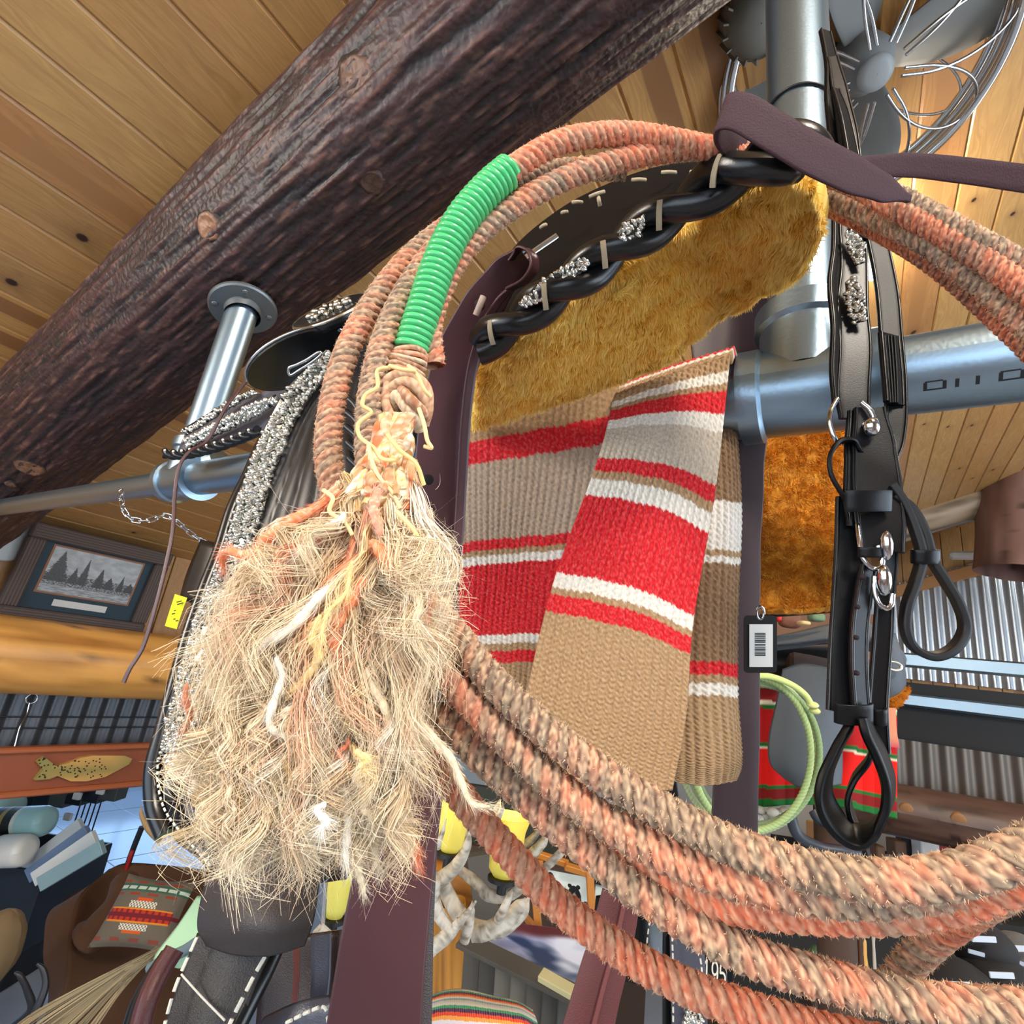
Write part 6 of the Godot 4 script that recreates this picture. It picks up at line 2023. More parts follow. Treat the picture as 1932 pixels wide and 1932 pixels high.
func near_left() -> void:
	# black leather flap and the yellow tag behind the tassel
	var mb := MB.new()
	sheet(mb, psurf([[[378, 1018, .68], [400, 1022, .67], [430, 1030, .66]], [[352, 1080, .665], [385, 1085, .65], [430, 1090, .64]], [[338, 1130, .65], [370, 1140, .635], [420, 1150, .625]]], 10, 10), 0.006)
	one(mb, "saddle_flap", M.black_leather, "black leather flap behind the silver edged skirt above the yellow tag", "leather flap")
	var t := thing("yellow_tag", "bright yellow price sticker hanging below the black flap", "tag", P(332, 1186, .63))
	mb = MB.new()
	sheet(mb, psurf([[[330, 1121, .632], [353, 1128, .63]], [[320, 1152, .631], [342, 1158, .629]], [[311, 1181, .63], [333, 1187, .628]]], 4, 8), 0.0006)
	put(mb, "card", mat(0.88, 0.90, 0.05, 0.6), t)
	mb = MB.new()
	for q in [[338, 1135, 10], [340, 1139, 12], [330, 1152, 4], [327, 1158, 6], [329, 1168, 4], [334, 1171, 5]]:
		box(mb, P(q[0], q[1], .6275), RX.rotated(FW, -0.28), UY.rotated(FW, -0.28), FW, Vector3(q[2] * .00063, 0.0012, 0.0003))
	put(mb, "print", mat(0.12, 0.12, 0.10, 0.8), t, "", "stuff")
	# pale green pad
	# stirrup leather with white stitching
	t = thing("stirrup_leather", "dark brown stirrup leather with bold white stitching at lower left", "stirrup", P(420, 1930, .33))
	mb = MB.new()
	sheet(mb, psurf([[[372, 1690, .50], [400, 1690, .49], [430, 1690, .48]], [[335, 1745, .49], [375, 1740, .475], [420, 1735, .465]], [[300, 1790, .48], [345, 1785, .465], [400, 1770, .45]], [[288, 1812, .475], [320, 1810, .46], [380, 1790, .44]]], 16, 20), 0.012)
	put(mb, "felt_pad", mat(0.62, 0.76, 0.62, 0.95), t, "pale green felt pad edge")  # edge of a saddle pad, grouped with the stirrup leather
	mb = MB.new(); tube(mb, pcurve([[284, 1826, .47], [315, 1808, .462], [345, 1795, .452], [375, 1775, .442]], 8), 0.0045, 9); put(mb, "felt_binding", mat(0.36, 0.42, 0.44, 0.6), t)
	mb = MB.new()
	sheet(mb, psurf([[[405, 1610, .36], [470, 1600, .345], [540, 1600, .34], [605, 1615, .345]], [[380, 1690, .345], [450, 1690, .322], [530, 1690, .316], [600, 1690, .325]], [[372, 1750, .335], [440, 1755, .310], [520, 1755, .304], [590, 1745, .315]], [[388, 1785, .335], [440, 1802, .312], [510, 1804, .306], [575, 1785, .315]]], 40, 40), 0.006)
	put(mb, "hobble_flap", leather(0.20, 0.17, 0.165, 0.5, 0.03), t, "rounded dark brown leather flap")
	mb = MB.new()
	sheet(mb, psurf([[[372, 1760, .345], [440, 1775, .335], [520, 1775, .335]], [[345, 1830, .335], [420, 1840, .325], [490, 1840, .325]], [[320, 1900, .325], [390, 1905, .315], [465, 1905, .315]], [[300, 1975, .315], [370, 1980, .305], [440, 1980, .305]]], 24, 30), 0.005)
	put(mb, "strap_body", leather(0.16, 0.135, 0.125, 0.5, 0.04), t)
	stitches(t, [[372, 1768, .334], [352, 1812, .328], [332, 1860, .321], [318, 1905, .314], [305, 1960, .308]], 0.0075, 0.0022, 0.0011, M.thread)
	stitches(t, [[500, 1805, .32], [480, 1840, .315], [462, 1875, .31], [444, 1910, .305], [425, 1950, .30]], 0.0075, 0.0022, 0.0012, M.thread)
	mb = MB.new(); tube(mb, pcurve([[342, 1838, .324], [380, 1880, .317], [424, 1925, .308]], 6), 0.0006, 6); put(mb, "loose_thread", M.thread, t)
	mb = MB.new(); tube(mb, pcurve([[330, 1790, .36], [300, 1840, .35], [278, 1890, .34], [262, 1950, .332]], 8), 0.0065, 12); put(mb, "rolled_edge", leather(0.30, 0.13, 0.13, 0.4, 0.02), t)
	mb = MB.new(); tube(mb, pcurve([[318, 1800, .365], [288, 1845, .355], [262, 1895, .345], [245, 1950, .335]], 8), 0.0055, 12); put(mb, "rolled_edge", M.black_leather, t)
	mb = MB.new(); tube(mb, pcurve([[522, 1788, .34], [498, 1840, .33], [470, 1895, .32], [440, 1955, .31]], 8), 0.005, 12); put(mb, "rolled_edge", M.black_leather, t)
	# dark panel between the straps and the grey stitched keeper
	t = thing("fender", "dark reddish leather fender with a grey stitched keeper between the stirrup and the wide strap", "leather fender", P(580, 1930, .36))
	mb = MB.new()
	sheet(mb, psurf([[[500, 1770, .40], [560, 1765, .395], [640, 1755, .39]], [[490, 1850, .385], [560, 1850, .38], [640, 1845, .375]], [[480, 1960, .37], [560, 1965, .36], [640, 1960, .355]]], 12, 14), 0.005)
	put(mb, "panel", leather(0.155, 0.085, 0.085, 0.45, 0.02), t)
	mb = MB.new(); strap_px(mb, [[556, 1760, .378], [560, 1820, .37], [556, 1890, .362]], [0.004, 0.004, 0.004], RX, 0.002); put(mb, "string", leather(0.42, 0.22, 0.2, 0.5, 0.0), t)
	mb = MB.new(); strap_px(mb, [[606, 1762, .372], [606, 1830, .365], [602, 1890, .357]], [0.014, 0.013, 0.012], RX, 0.004); put(mb, "grey_strap", M.grey_leather, t)
	mb = MB.new()
	sheet(mb, psurf([[[498, 1918, .335], [560, 1890, .33], [625, 1876, .328]], [[480, 1950, .33], [560, 1925, .322], [636, 1905, .32]], [[470, 1990, .325], [560, 1980, .318], [640, 1970, .315]]], 14, 10), 0.006)
	put(mb, "keeper", M.grey_leather, t)
	stitches(t, [[540, 1930, .320], [580, 1910, .318], [610, 1900, .3165], [618, 1920, .315], [620, 1945, .313]], 0.0045, 0.002, 0.001, M.thread)

# ---------------------------------------------------------------- middle: antler lamp, crate, pictures
func antler(t: Node, pts: Array, rads: Array, called := "antler") -> void:
	var mb := MB.new()
	var path := pcurve(pts, 8)
	tube(mb, path, spread(rads, path.size()), 10, lin(0.80, 0.76, 0.68))
	for e in mb.v.size():
		var nz := noise(mb.v[e], 45.0); var n2 := noise(mb.v[e], 160.0)
		mb.c[e] = lin(0.84, 0.80, 0.73).lerp(lin(0.45, 0.39, 0.31), clampf(0.25 + nz * 1.3 + n2 * 0.5, 0.0, 0.85))
		mb.v[e] += Vector3(nz, n2, nz) * 0.0003
	put(mb, called, M.antler, t)

class BluePrint extends Print:
	var n: FastNoiseLite
	func at(u: float, v: float) -> Color:
		var a := n.get_noise_2d(u * 1.0 + 3.0, v * 1.2)
		var b := n.get_noise_2d(u * 1.1 - v * 0.8, v * 1.6 + 9.0)
		var c := Color(0.52, 0.54, 0.68).lerp(Color(0.86, 0.87, 0.92), clampf(0.5 + a * 1.6, 0.0, 1.0))
		c = c.lerp(Color(0.13, 0.20, 0.34), clampf(b * 2.4, 0.0, 0.9))
		return c.lerp(Color(0.36, 0.16, 0.18), smoothstep(0.22, 0.08, v + 0.1 * a))
class BearPrint extends Print:
	var n: FastNoiseLite
	func at(u: float, v: float) -> Color:
		var g := Color(0.86, 0.91, 0.90)
		if v > 0.72 + 0.08 * n.get_noise_2d(u * 8.0, 1.0): g = Color(0.16, 0.17, 0.19)
		# a dark animal standing, ears up
		var d := Vector2((u - 0.66) / 0.16, (v - 0.66) / 0.34).length()
		if d < 1.0 or Vector2((u - 0.56) / 0.05, (v - 0.34) / 0.06).length() < 1.0 or Vector2((u - 0.76) / 0.05, (v - 0.34) / 0.06).length() < 1.0: g = Color(0.07, 0.07, 0.08)
		if Vector2((u - 0.66) / 0.06, (v - 0.66) / 0.14).length() < 1.0: g = Color(0.5, 0.5, 0.5)
		d = Vector2((u - 0.10) / 0.14, (v - 0.55) / 0.5).length()
		if d < 1.0: g = Color(0.08, 0.08, 0.09)
		return g
class SerapePrint extends Print:
	func at(u: float, v: float) -> Color:
		var q := fposmod(v * 3.0 + 0.04 * sin(u * 9.0), 1.0)
		var cols := [Color(0.80, 0.78, 0.72), Color(0.20, 0.55, 0.36), Color(0.28, 0.12, 0.24), Color(0.85, 0.22, 0.10), Color(0.92, 0.58, 0.22), Color(0.88, 0.82, 0.84), Color(0.55, 0.62, 0.60), Color(0.75, 0.74, 0.70)]
		var c: Color = cols[int(q * 8.0)]
		if fposmod(u * 40.0, 1.0) < 0.3: c = c.lerp(Color(0.86, 0.84, 0.80), 0.35)
		return c

func picture_card(t: Node, called: String, corners: Array, m: Material) -> void:
	# corners in pixels with depth: top left, top right, bottom right, bottom left
	var p := []
	for c in corners: p.append(PV(c))
	var nn: Vector3 = (p[3] - p[0]).cross(p[1] - p[0]).normalized()
	var mb := MB.new()
	for s in 2:
		for k in 4: mb.add(p[k] - nn * (0.0 if s == 0 else 0.006), [Vector2(0, 0), Vector2(1, 0), Vector2(1, 1), Vector2(0, 1)][k])
	mb.quad(0, 3, 2, 1); mb.quad(4, 5, 6, 7)
	for k in 4: mb.quad(k, (k + 1) % 4, 4 + (k + 1) % 4, 4 + k)
	put(mb, called, m, t)

func bar_between(mb: MB, a: Array, b: Array, wpx: float, thick: float) -> void:
	var A := PV(a); var B := PV(b)
	var d := (B - A).normalized()
	var s := d.cross(FW).normalized()
	box(mb, (A + B) * 0.5, d, s, d.cross(s), Vector3(A.distance_to(B), wpx * a[2] / FPX, thick), 0.002)

func middle_background() -> void:
	M.antler = vmat(0.6)
	var mb: MB
	var t := thing("antler_lamp", "antler table lamp with yellow candle shades between the ropes and the straps", "lamp", P(900, 1800, 1.1))
	antler(t, [[815, 1668, 1.08], [838, 1655, 1.07], [862, 1632, 1.06], [880, 1600, 1.05], [888, 1562, 1.05]], [0.016, 0.015, 0.013, 0.009, 0.002])
	antler(t, [[835, 1662, 1.1], [852, 1702, 1.08], [880, 1740, 1.06], [915, 1755, 1.05], [950, 1750, 1.06], [985, 1722, 1.08], [998, 1692, 1.1]], [0.013, 0.0155, 0.016, 0.016, 0.015, 0.012, 0.003])
	antler(t, [[858, 1636, 1.16], [895, 1662, 1.15], [920, 1688, 1.14], [955, 1690, 1.14], [985, 1672, 1.15], [1000, 1652, 1.16]], [0.010, 0.012, 0.013, 0.013, 0.012, 0.008])
	antler(t, [[822, 1655, 1.0], [818, 1690, 1.0], [828, 1725, 0.99], [850, 1755, 0.98]], [0.011, 0.012, 0.012, 0.012])
	antler(t, [[805, 1795, 0.96], [838, 1770, 0.97], [858, 1750, 0.98], [864, 1732, 0.98]], [0.013, 0.013, 0.010, 0.003])
	antler(t, [[876, 1775, 1.0], [884, 1748, 1.0], [889, 1720, 1.0], [891, 1700, 1.0]], [0.010, 0.010, 0.007, 0.001])
	antler(t, [[862, 1745, 0.98], [880, 1725, 0.97], [898, 1700, 0.97]], [0.007, 0.006, 0.002])
	antler(t, [[890, 1762, 1.02], [915, 1758, 1.02], [950, 1740, 1.03], [978, 1712, 1.04], [992, 1695, 1.05]], [0.014, 0.016, 0.017, 0.013, 0.003])
	antler(t, [[940, 1735, 1.02], [952, 1712, 1.0], [962, 1690, 1.0], [966, 1677, 1.0]], [0.009, 0.008, 0.006, 0.001])
	antler(t, [[978, 1602, 1.2], [998, 1588, 1.2], [1012, 1572, 1.2], [1016, 1556, 1.2]], [0.010, 0.009, 0.007, 0.002])
	antler(t, [[985, 1628, 1.18], [1005, 1610, 1.18], [1024, 1590, 1.18], [1034, 1576, 1.18]], [0.012, 0.012, 0.010, 0.003])
	antler(t, [[1015, 1648, 1.22], [1035, 1632, 1.22], [1055, 1612, 1.22], [1070, 1598, 1.22]], [0.009, 0.009, 0.009, 0.008])
	antler(t, [[928, 1545, 1.15], [938, 1525, 1.15], [944, 1508, 1.15]], [0.008, 0.007, 0.002])
	antler(t, [[937, 1550, 1.12], [946, 1530, 1.12], [949, 1514, 1.12]], [0.006, 0.006, 0.001])
	antler(t, [[825, 1600, 1.0], [833, 1575, 1.0], [842, 1545, 1.0]], [0.006, 0.005, 0.001])
	antler(t, [[871, 1590, 1.14], [876, 1570, 1.14], [872, 1556, 1.14]], [0.007, 0.008, 0.003])
	antler(t, [[612, 1900, 0.98], [622, 1840, 0.98], [640, 1800, 0.98], [660, 1790, 1.0], [760, 1800, 1.02], [815, 1790, 0.97]], [0.010, 0.012, 0.013, 0.013, 0.013, 0.013])
	mb = MB.new(); tube(mb, PackedVector3Array([P(614, 1655, .96), P(609, 1755, .96)]), 0.0048, 10); put(mb, "rod", M.chrome, t)
	antler(t, [[600, 1752, .95], [615, 1775, .95], [628, 1795, .96], [640, 1802, .98]], [0.012, 0.016, 0.014, 0.012])
	# shades
	var ym := mat(0.86, 0.85, 0.46, 0.35)
	ym.backlight_enabled = true; ym.backlight = Color(0.75, 0.72, 0.25)
	ym.emission_enabled = true; ym.emission = Color(0.95, 0.88, 0.30); ym.emission_energy_multiplier = 0.07
	for q in [[852, 1560, 1.10, 30.0, 92.0], [953, 1602, 1.14, 36.0, 104.0], [634, 1655, 1.0, 28.0, 150.0]]:
		var k: float = q[2] / FPX
		var base := P(q[0] - 4.0, q[1] + q[4] * 0.5, q[2])
		var r: float = q[3] * k; var h: float = q[4] * k
		mb = MB.new()
		lathe(mb, base, Vector3.UP, [[0.001, 0.0], [r * 0.55, 0.001], [r * 0.80, h * 0.12], [r * 0.88, h * 0.45], [r * 0.92, h * 0.75], [r * 1.12, h * 0.97], [r * 1.16, h], [r * 1.08, h], [r * 0.86, h * 0.75], [r * 0.8, h * 0.4], [r * 0.6, h * 0.1], [0.001, h * 0.06]], 28)
		put(mb, "candle_shade", ym, t, "yellow glass candle shade")
		mb = MB.new()
		lathe_hard(mb, base - Vector3.UP * 0.012, Vector3.UP, [[0.002, -0.02], [0.010, -0.02], [0.010, 0.0], [r * 0.8, 0.004], [r * 0.8, 0.011], [0.01, 0.0115]], 18)
		put(mb, "candle_cup", M.iron, t)
		var l := OmniLight3D.new()
		l.name = "candle_bulb"; l.light_color = Color(1.0, 0.85, 0.45); l.light_energy = 0.012; l.light_size = 0.02; l.shadow_enabled = true; l.omni_range = 12.0; l.omni_attenuation = 2.0
		t.add_child(l, true); l.position = base + Vector3.UP * h * 1.1 - t.position
	# honey log post and a log end
	peeled_log(P(850, 1985, 1.45), P(848, 1700, 1.55), 0.048, "log_post", "short honey coloured log post right of the wide dark straps", lin(0.80, 0.55, 0.22), lin(0.42, 0.26, 0.10), 5)
	peeled_log(P(800, 1655, 1.7), P(900, 1690, 1.7), 0.055, "log_rail", "honey coloured log end behind the antlers", lin(0.72, 0.47, 0.18), lin(0.38, 0.22, 0.08), 6)
	mb = MB.new(); bar_between(mb, [905, 1610, 1.6], [925, 1760, 1.55], 46, 0.04)
	one(mb, "weathered_post", mat(0.36, 0.34, 0.31, 0.9), "grey weathered post behind the antlers", "post")
	# weathered crate of upright slats
	t = thing("weathered_crate", "grey weathered wooden crate with upright slats below the blue picture", "crate", P(980, 1930, 1.3))
	var gm := [mat(0.34, 0.32, 0.29, 0.9), mat(0.42, 0.40, 0.36, 0.9), mat(0.28, 0.27, 0.25, 0.9)]
	for k in 7:
		var q := k / 7.0
		mb = MB.new()
		var x := lerpf(892, 1098, q); var y := lerpf(1822, 1935, q)
		var a := [x, y - 42, 1.34 - 0.02 * k]; var b := [x - 6, y + 52, 1.32 - 0.02 * k]
		bar_between(mb, a, b, 31, 0.018)
		put(mb, "slat", gm[(k * 2 + k / 3) % 3], t)
	mb = MB.new(); bar_between(mb, [870, 1772, 1.36], [1100, 1885, 1.19], 9, 0.05); put(mb, "top_rail", gm[0], t)
	mb = MB.new(); bar_between(mb, [1020, 1838, 1.2], [1108, 1888, 1.14], 12, 0.03); put(mb, "pale_strip", mat(0.78, 0.74, 0.55, 0.7), t)
	# pictures
	t = thing("blue_picture", "blue and violet picture leaning behind the weathered crate", "picture", P(1010, 1870, 1.35))
	var bp := BluePrint.new(); bp.n = fn
	var pm := mat(1, 1, 1, 0.3); pm.albedo_texture = picture(128, 128, bp)
	picture_card(t, "canvas", [[925, 1735, 1.42], [1125, 1760, 1.40], [1118, 1890, 1.28], [920, 1830, 1.34]], pm)
	t = thing("wooden_easel", "orange pine easel frame behind the lower ropes", "easel", P(1010, 1780, 1.5))
	var om := mat(0.74, 0.47, 0.18, 0.45)
	for q in [[[1010, 1690, 1.48], [1018, 1775, 1.44], 14], [[985, 1722, 1.5], [1020, 1765, 1.48], 9], [[1022, 1758, 1.5], [1090, 1790, 1.46], 12], [[1112, 1640, 1.62], [1117, 1725, 1.58], 14], [[1066, 1634, 1.62], [1112, 1648, 1.62], 11], [[1010, 1610, 1.65], [1072, 1630, 1.64], 10], [[1020, 1622, 1.64], [1026, 1700, 1.62], 9]]:
		mb = MB.new(); bar_between(mb, q[0], q[1], q[2], 0.02); put(mb, "bar", om, t)
	t = thing("bear_picture", "small black and white animal picture standing on the pine easel", "picture", P(1075, 1710, 1.66))
	var ap := BearPrint.new(); ap.n = fn
	pm = mat(1, 1, 1, 0.35); pm.albedo_texture = picture(128, 96, ap)
	picture_card(t, "print", [[1030, 1640, 1.67], [1108, 1655, 1.67], [1112, 1722, 1.63], [1030, 1700, 1.64]], pm)
	t = thing("pale_picture", "pale picture with black frame right of the animal picture", "picture", P(1150, 1700, 1.7))
	picture_card(t, "print", [[1124, 1668, 1.63], [1166, 1676, 1.63], [1164, 1712, 1.60], [1122, 1700, 1.60]], mat(0.80, 0.86, 0.84, 0.4))
	mb = MB.new(); bar_between(mb, [1118, 1655, 1.625], [1172, 1670, 1.625], 16, 0.02); put(mb, "frame_bar", M.black_plastic, t)
	# dark backdrop panel and shelf of the middle ground
	mb = MB.new(); facing(mb, 1010, 1760, 2.2, 420, 260, 0.04, 0.004)
	one(mb, "backdrop_panel", mat(0.26, 0.19, 0.14, 0.8), "dark brown backdrop panel behind the antler lamp and easel", "divider")
	mb = MB.new(); facing(mb, 1010, 1570, 2.6, 420, 130, 0.05, 0.004)
	one(mb, "display_shelf", mat(0.20, 0.21, 0.17, 0.8), "dark green grey shelf behind the yellow shades", "shelf")
	# folded serape
	mb = MB.new()
	sheet(mb, psurf([[[800, 1882, .98], [840, 1868, .97], [880, 1866, .96], [930, 1878, .95], [975, 1888, .95], [1005, 1905, .95]], [[796, 1910, .93], [840, 1900, .9], [880, 1898, .89], [930, 1908, .88], [980, 1915, .88], [1015, 1932, .9]], [[790, 1985, .88], [840, 1980, .85], [890, 1980, .84], [940, 1985, .84], [990, 1990, .84], [1030, 1995, .86]]], 40, 26), 0.03)
	var sm := mat(1, 1, 1, 0.95)
	sm.albedo_texture = picture(128, 128, SerapePrint.new())
	sm.uv1_scale = Vector3(5.5, 6.0, 1)
	one(mb, "folded_serape", sm, "folded serape with green, red and white stripes at the bottom centre", "blanket")
	# fender straps of the neighbouring saddle with white stitching
	t = thing("neighbour_fender", "dark leather saddle fender with white stitched edges below the ropes", "leather fender", P(1240, 1930, .42))
	mb = MB.new(); sheet(mb, psurf([[[1124, 1690, .46], [1170, 1688, .45], [1215, 1700, .45], [1250, 1720, .455]], [[1118, 1760, .45], [1165, 1760, .44], [1215, 1770, .44], [1262, 1790, .445]], [[1110, 1850, .435], [1165, 1850, .425], [1215, 1860, .425], [1270, 1870, .43]]], 16, 14), 0.005)
	put(mb, "panel", M.black_leather, t)
	stitches(t, [[1163, 1694, .436], [1158, 1730, .432], [1154, 1765, .428]], 0.0042, 0.0016, 0.0006, M.thread)
	stitches(t, [[1226, 1736, .434], [1222, 1765, .430], [1219, 1800, .426]], 0.0042, 0.0016, 0.0006, M.thread)
	mb = MB.new(); strap_px(mb, [[1262, 1735, .43], [1262, 1800, .425], [1262, 1870, .418], [1262, 1960, .41]], [0.009, 0.010, 0.010, 0.010], RX, 0.004); put(mb, "dark_strap", M.black_leather, t)
	mb = MB.new(); strap_px(mb, [[1294, 1758, .42], [1298, 1830, .412], [1300, 1900, .405], [1302, 1980, .398]], [0.026, 0.027, 0.027, 0.027], RX, 0.004); put(mb, "grey_strap", M.grey_leather, t)
	stitches(t, [[1268, 1765, .414], [1270, 1830, .407], [1270, 1900, .4], [1270, 1970, .393]], 0.004, 0.0016, 0.0007, M.thread)
	stitches(t, [[1318, 1790, .412], [1324, 1830, .407], [1326, 1900, .399]], 0.004, 0.0016, 0.0007, M.thread)
	silver_band(t, [[1306, 1896, .398], [1308, 1918, .396], [1310, 1945, .394]], [0.006, 0.014, 0.014], 0.0022, 81, "silver_concho")
	# number tag
	t = thing("number_tag", "black tag with white digits 195 hanging under the grey rope", "tag", P(1350, 1858, .5))
	mb = MB.new(); facing(mb, 1347, 1833, .5, 46, 52, 0.0016, 0.0006); put(mb, "plate", M.black_plastic, t)
	mb = MB.new(); tube(mb, pcurve([[1350, 1808, .5], [1342, 1795, .46], [1330, 1785, .42], [1322, 1780, .415]], 5), 0.0006, 6); put(mb, "string", M.thread, t)
	mb = MB.new(); facing(mb, 1347, 1833, .5012, 49, 55, 0.0012, 0.0004); put(mb, "rim", M.chrome, t)
	var tm := TextMesh.new()
	tm.text = "195"
	var font := SystemFont.new(); font.font_names = PackedStringArray(["Droid Sans"])
	tm.font = font; tm.font_size = 32; tm.pixel_size = 0.0006; tm.depth = 0.0006
	tm.material = M.thread
	var tn := MeshInstance3D.new(); tn.name = "digits"; tn.mesh = tm
	t.add_child(tn, true)
	tn.transform = Transform3D(Basis(HR * 0.72, Vector3.UP * 1.35, HB), P(1347, 1836, .5) + HB * 0.0014 - t.position)

# ---------------------------------------------------------------- right: far wall, second saddle, shelves
func right_background() -> void:
	var mb: MB
	var ZE := -5.6
	# gable of boards and the log rafter in front of the far wall
	var lc := on_z(1810, 955, ZE + 0.75)
	peeled_log(lc - SD * 4.0, lc + SD * 2.5, 0.135, "far_rafter", "grey brown log rafter under the far end of the ceiling", lin(0.62, 0.54, 0.44), lin(0.20, 0.15, 0.12), 9)
	mb = MB.new(); abox(mb, Vector3(-2.8, 1.5, ZE - 0.06), Vector3(3.3, 4.4, ZE - 0.026)); var gw := struct(mb, "wall_gable", M.roof)
	var x := -2.7
	var k := 0
	while x < 3.2:
		mb = MB.new(); box(mb, Vector3(x + 0.07, 2.9, ZE - 0.013), Vector3.RIGHT, Vector3.UP, Vector3.BACK, Vector3(0.136, 2.8, 0.026), 0.003)
		for e in mb.v.size(): mb.uv[e] = Vector2((mb.v[e].x - x) / 0.14, mb.v[e].y / 1.5 + k * 0.41)
		put(mb, "board", M.pine[k % 6], gw)
		x += 0.14; k += 1
	# bright corrugated cladding, its top cut to the roof slope
	var c0 := on_z(1640, 1262, ZE + 0.03); var c1 := on_z(1990, 1262, ZE + 0.03)
	var ta := on_z(1640, 1118, ZE + 0.03); var tb := on_z(1990, 1030, ZE + 0.03)
	mb = MB.new()
	var yb := minf(c0.y, c1.y) - 0.05
	corrugated(mb, Vector3(c0.x, yb, ZE + 0.03), Vector3.RIGHT, Vector3.UP, c1.x - c0.x, ta.y - yb, tb.y - yb, 0.078, 0.012)
	one(mb, "corrugated_cladding", mat(0.78, 0.82, 0.86, 0.30, 0.85), "bright corrugated galvanised cladding on the far wall at right", "metal sheet")
	mb = MB.new(); var ca := on_z(1672, 1128, ZE + 0.05); var cb := on_z(1860, 1078, ZE + 0.05)
	box(mb, (ca + cb) * 0.5 + Vector3.UP * 0.03, (cb - ca).normalized(), Vector3.UP, Vector3.BACK, Vector3(ca.distance_to(cb), 0.10, 0.05), 0.005)
	one(mb, "trim_board", mat(0.68, 0.47, 0.26, 0.5), "pine trim board along the top of the corrugated cladding", "trim")
	# mauve brown column at the right edge
	peeled_log(on_z(1928, 1082, ZE + 0.8), on_z(1932, 900, ZE + 0.8), 0.25, "log_column", "mauve brown log column at the right edge above the cladding", lin(0.50, 0.37, 0.33), lin(0.22, 0.15, 0.14), 21)
	mb = MB.new(); box(mb, on_z(1818, 1048, ZE + 0.3), Vector3.RIGHT, Vector3.UP, Vector3.BACK, Vector3(0.18, 0.055, 0.10), 0.02)
	one(mb, "wall_light", mat(0.92, 0.92, 0.90, 0.4), "small white light fitting above the corrugated cladding", "light fitting")
	# shelf unit with steel edges: two bars and the black void between
	var t := thing("display_case", "black display case with two bright steel edge rails below the cladding", "display case", on_z(1830, 1500, ZE + 0.9))
	for q in [[1250, 26, M.galv], [1328, 24, M.galv]]:
		mb = MB.new(); var a := on_z(1640, q[0] - 12, ZE + 1.0); var b := on_z(2000, q[0] + 22, ZE + 1.0)
		var p := (a + b) * 0.5
		box(mb, Vector3(p.x, p.y, p.z), Vector3.RIGHT, Vector3.UP, Vector3.BACK, Vector3(b.x - a.x, q[1] * depth(p) / FPX, 0.09), 0.012)
		put(mb, "edge_rail", q[2], t)
	mb = MB.new(); var pa := on_z(1640, 1280, ZE + 0.92); var pb := on_z(2000, 1480, ZE + 0.92)
	abox(mb, Vector3(pa.x, pb.y - 0.02, ZE + 0.86), Vector3(pb.x, pa.y, ZE + 0.95)); put(mb, "black_panel", mat(0.02, 0.022, 0.035, 0.6), t)
	for e in 12:
		mb = MB.new(); facing(mb, 1712 + e * 19, 1276 + e * 1.8, 4.6, 13, 11, 0.03, 0.004); put(mb, "bracket", M.zinc_dull, t)
	# grey corrugated skirting and dark log below the case
	mb = MB.new(); var d0 := on_z(1660, 1500, ZE + 1.05); var d1 := on_z(2000, 1560, ZE + 1.05)
	corrugated(mb, Vector3(d0.x, d1.y, ZE + 1.05), Vector3.RIGHT, Vector3.UP, d1.x - d0.x, 0.34, 0.34, 0.085, 0.014)
	one(mb, "grey_corrugated_strip", mat(0.46, 0.43, 0.40, 0.5, 0.6), "dull grey corrugated strip under the black display case", "metal sheet")
	peeled_log(on_z(1600, 1508, ZE + 1.3), on_z(2020, 1592, ZE + 1.3), 0.145, "dark_log", "dark brown log with cut knots above the lower shelf at right", lin(0.40, 0.29, 0.24), lin(0.17, 0.11, 0.09), 12)
	for q in [[1710, 1527], [1808, 1546]]:
		mb = MB.new(); var p := on_z(q[0], q[1], ZE + 1.44); lathe(mb, p - Vector3(0, 0, 0.02), Vector3(0, -0.3, 1), [[0.04, 0.0], [0.038, 0.02], [0.03, 0.026], [0.001, 0.027]], 14)
		one(mb, "log_knot", mat(0.60, 0.42, 0.25, 0.7), "pale cut knot on the dark log, %s one" % ("left" if q[0] < 1750 else "right"), "knot", "knots on the dark log")
	# goods on the lower shelf
	var goods := [[1718, 1600, 3.9, 44, 92, Color(0.16, 0.15, 0.15), "black striped box on the lower shelf"], [1760, 1588, 3.8, 56, 70, Color(0.60, 0.12, 0.15), "red box on the lower shelf"], [1742, 1558, 3.66, 34, 14, Color(0.88, 0.87, 0.85), "white card on top of the red box"], [1828, 1578, 3.68, 30, 26, Color(0.70, 0.72, 0.78), "pale grey card right of the red box"], [1806, 1600, 3.92, 44, 70, Color(0.07, 0.06, 0.06), "black box right of the red box"], [1852, 1585, 3.7, 16, 30, Color(0.92, 0.84, 0.58), "cream label at the right end of the shelf"], [1690, 1608, 3.72, 22, 50, Color(0.46, 0.32, 0.20), "brown carved figure block on the shelf"], [1678, 1622, 3.5, 28, 14, Color(0.70, 0.73, 0.86), "pale blue tin below the rein loop"], [1712, 1622, 3.5, 18, 14, Color(0.85, 0.85, 0.85), "white tin below the rein loop"], [1540, 1582, 3.2, 24, 60, Color(0.74, 0.52, 0.28), "orange wooden figure left of the rein loop"], [1560, 1590, 3.3, 20, 60, Color(0.88, 0.80, 0.66), "cream wooden figure left of the rein loop"], [1600, 1590, 3.2, 18, 44, Color(0.80, 0.50, 0.20), "amber bottle shaped figure by the rein loop"], [1652, 1612, 3.3, 16, 40, Color(0.40, 0.27, 0.16), "small brown wooden box by the rein loop"]]
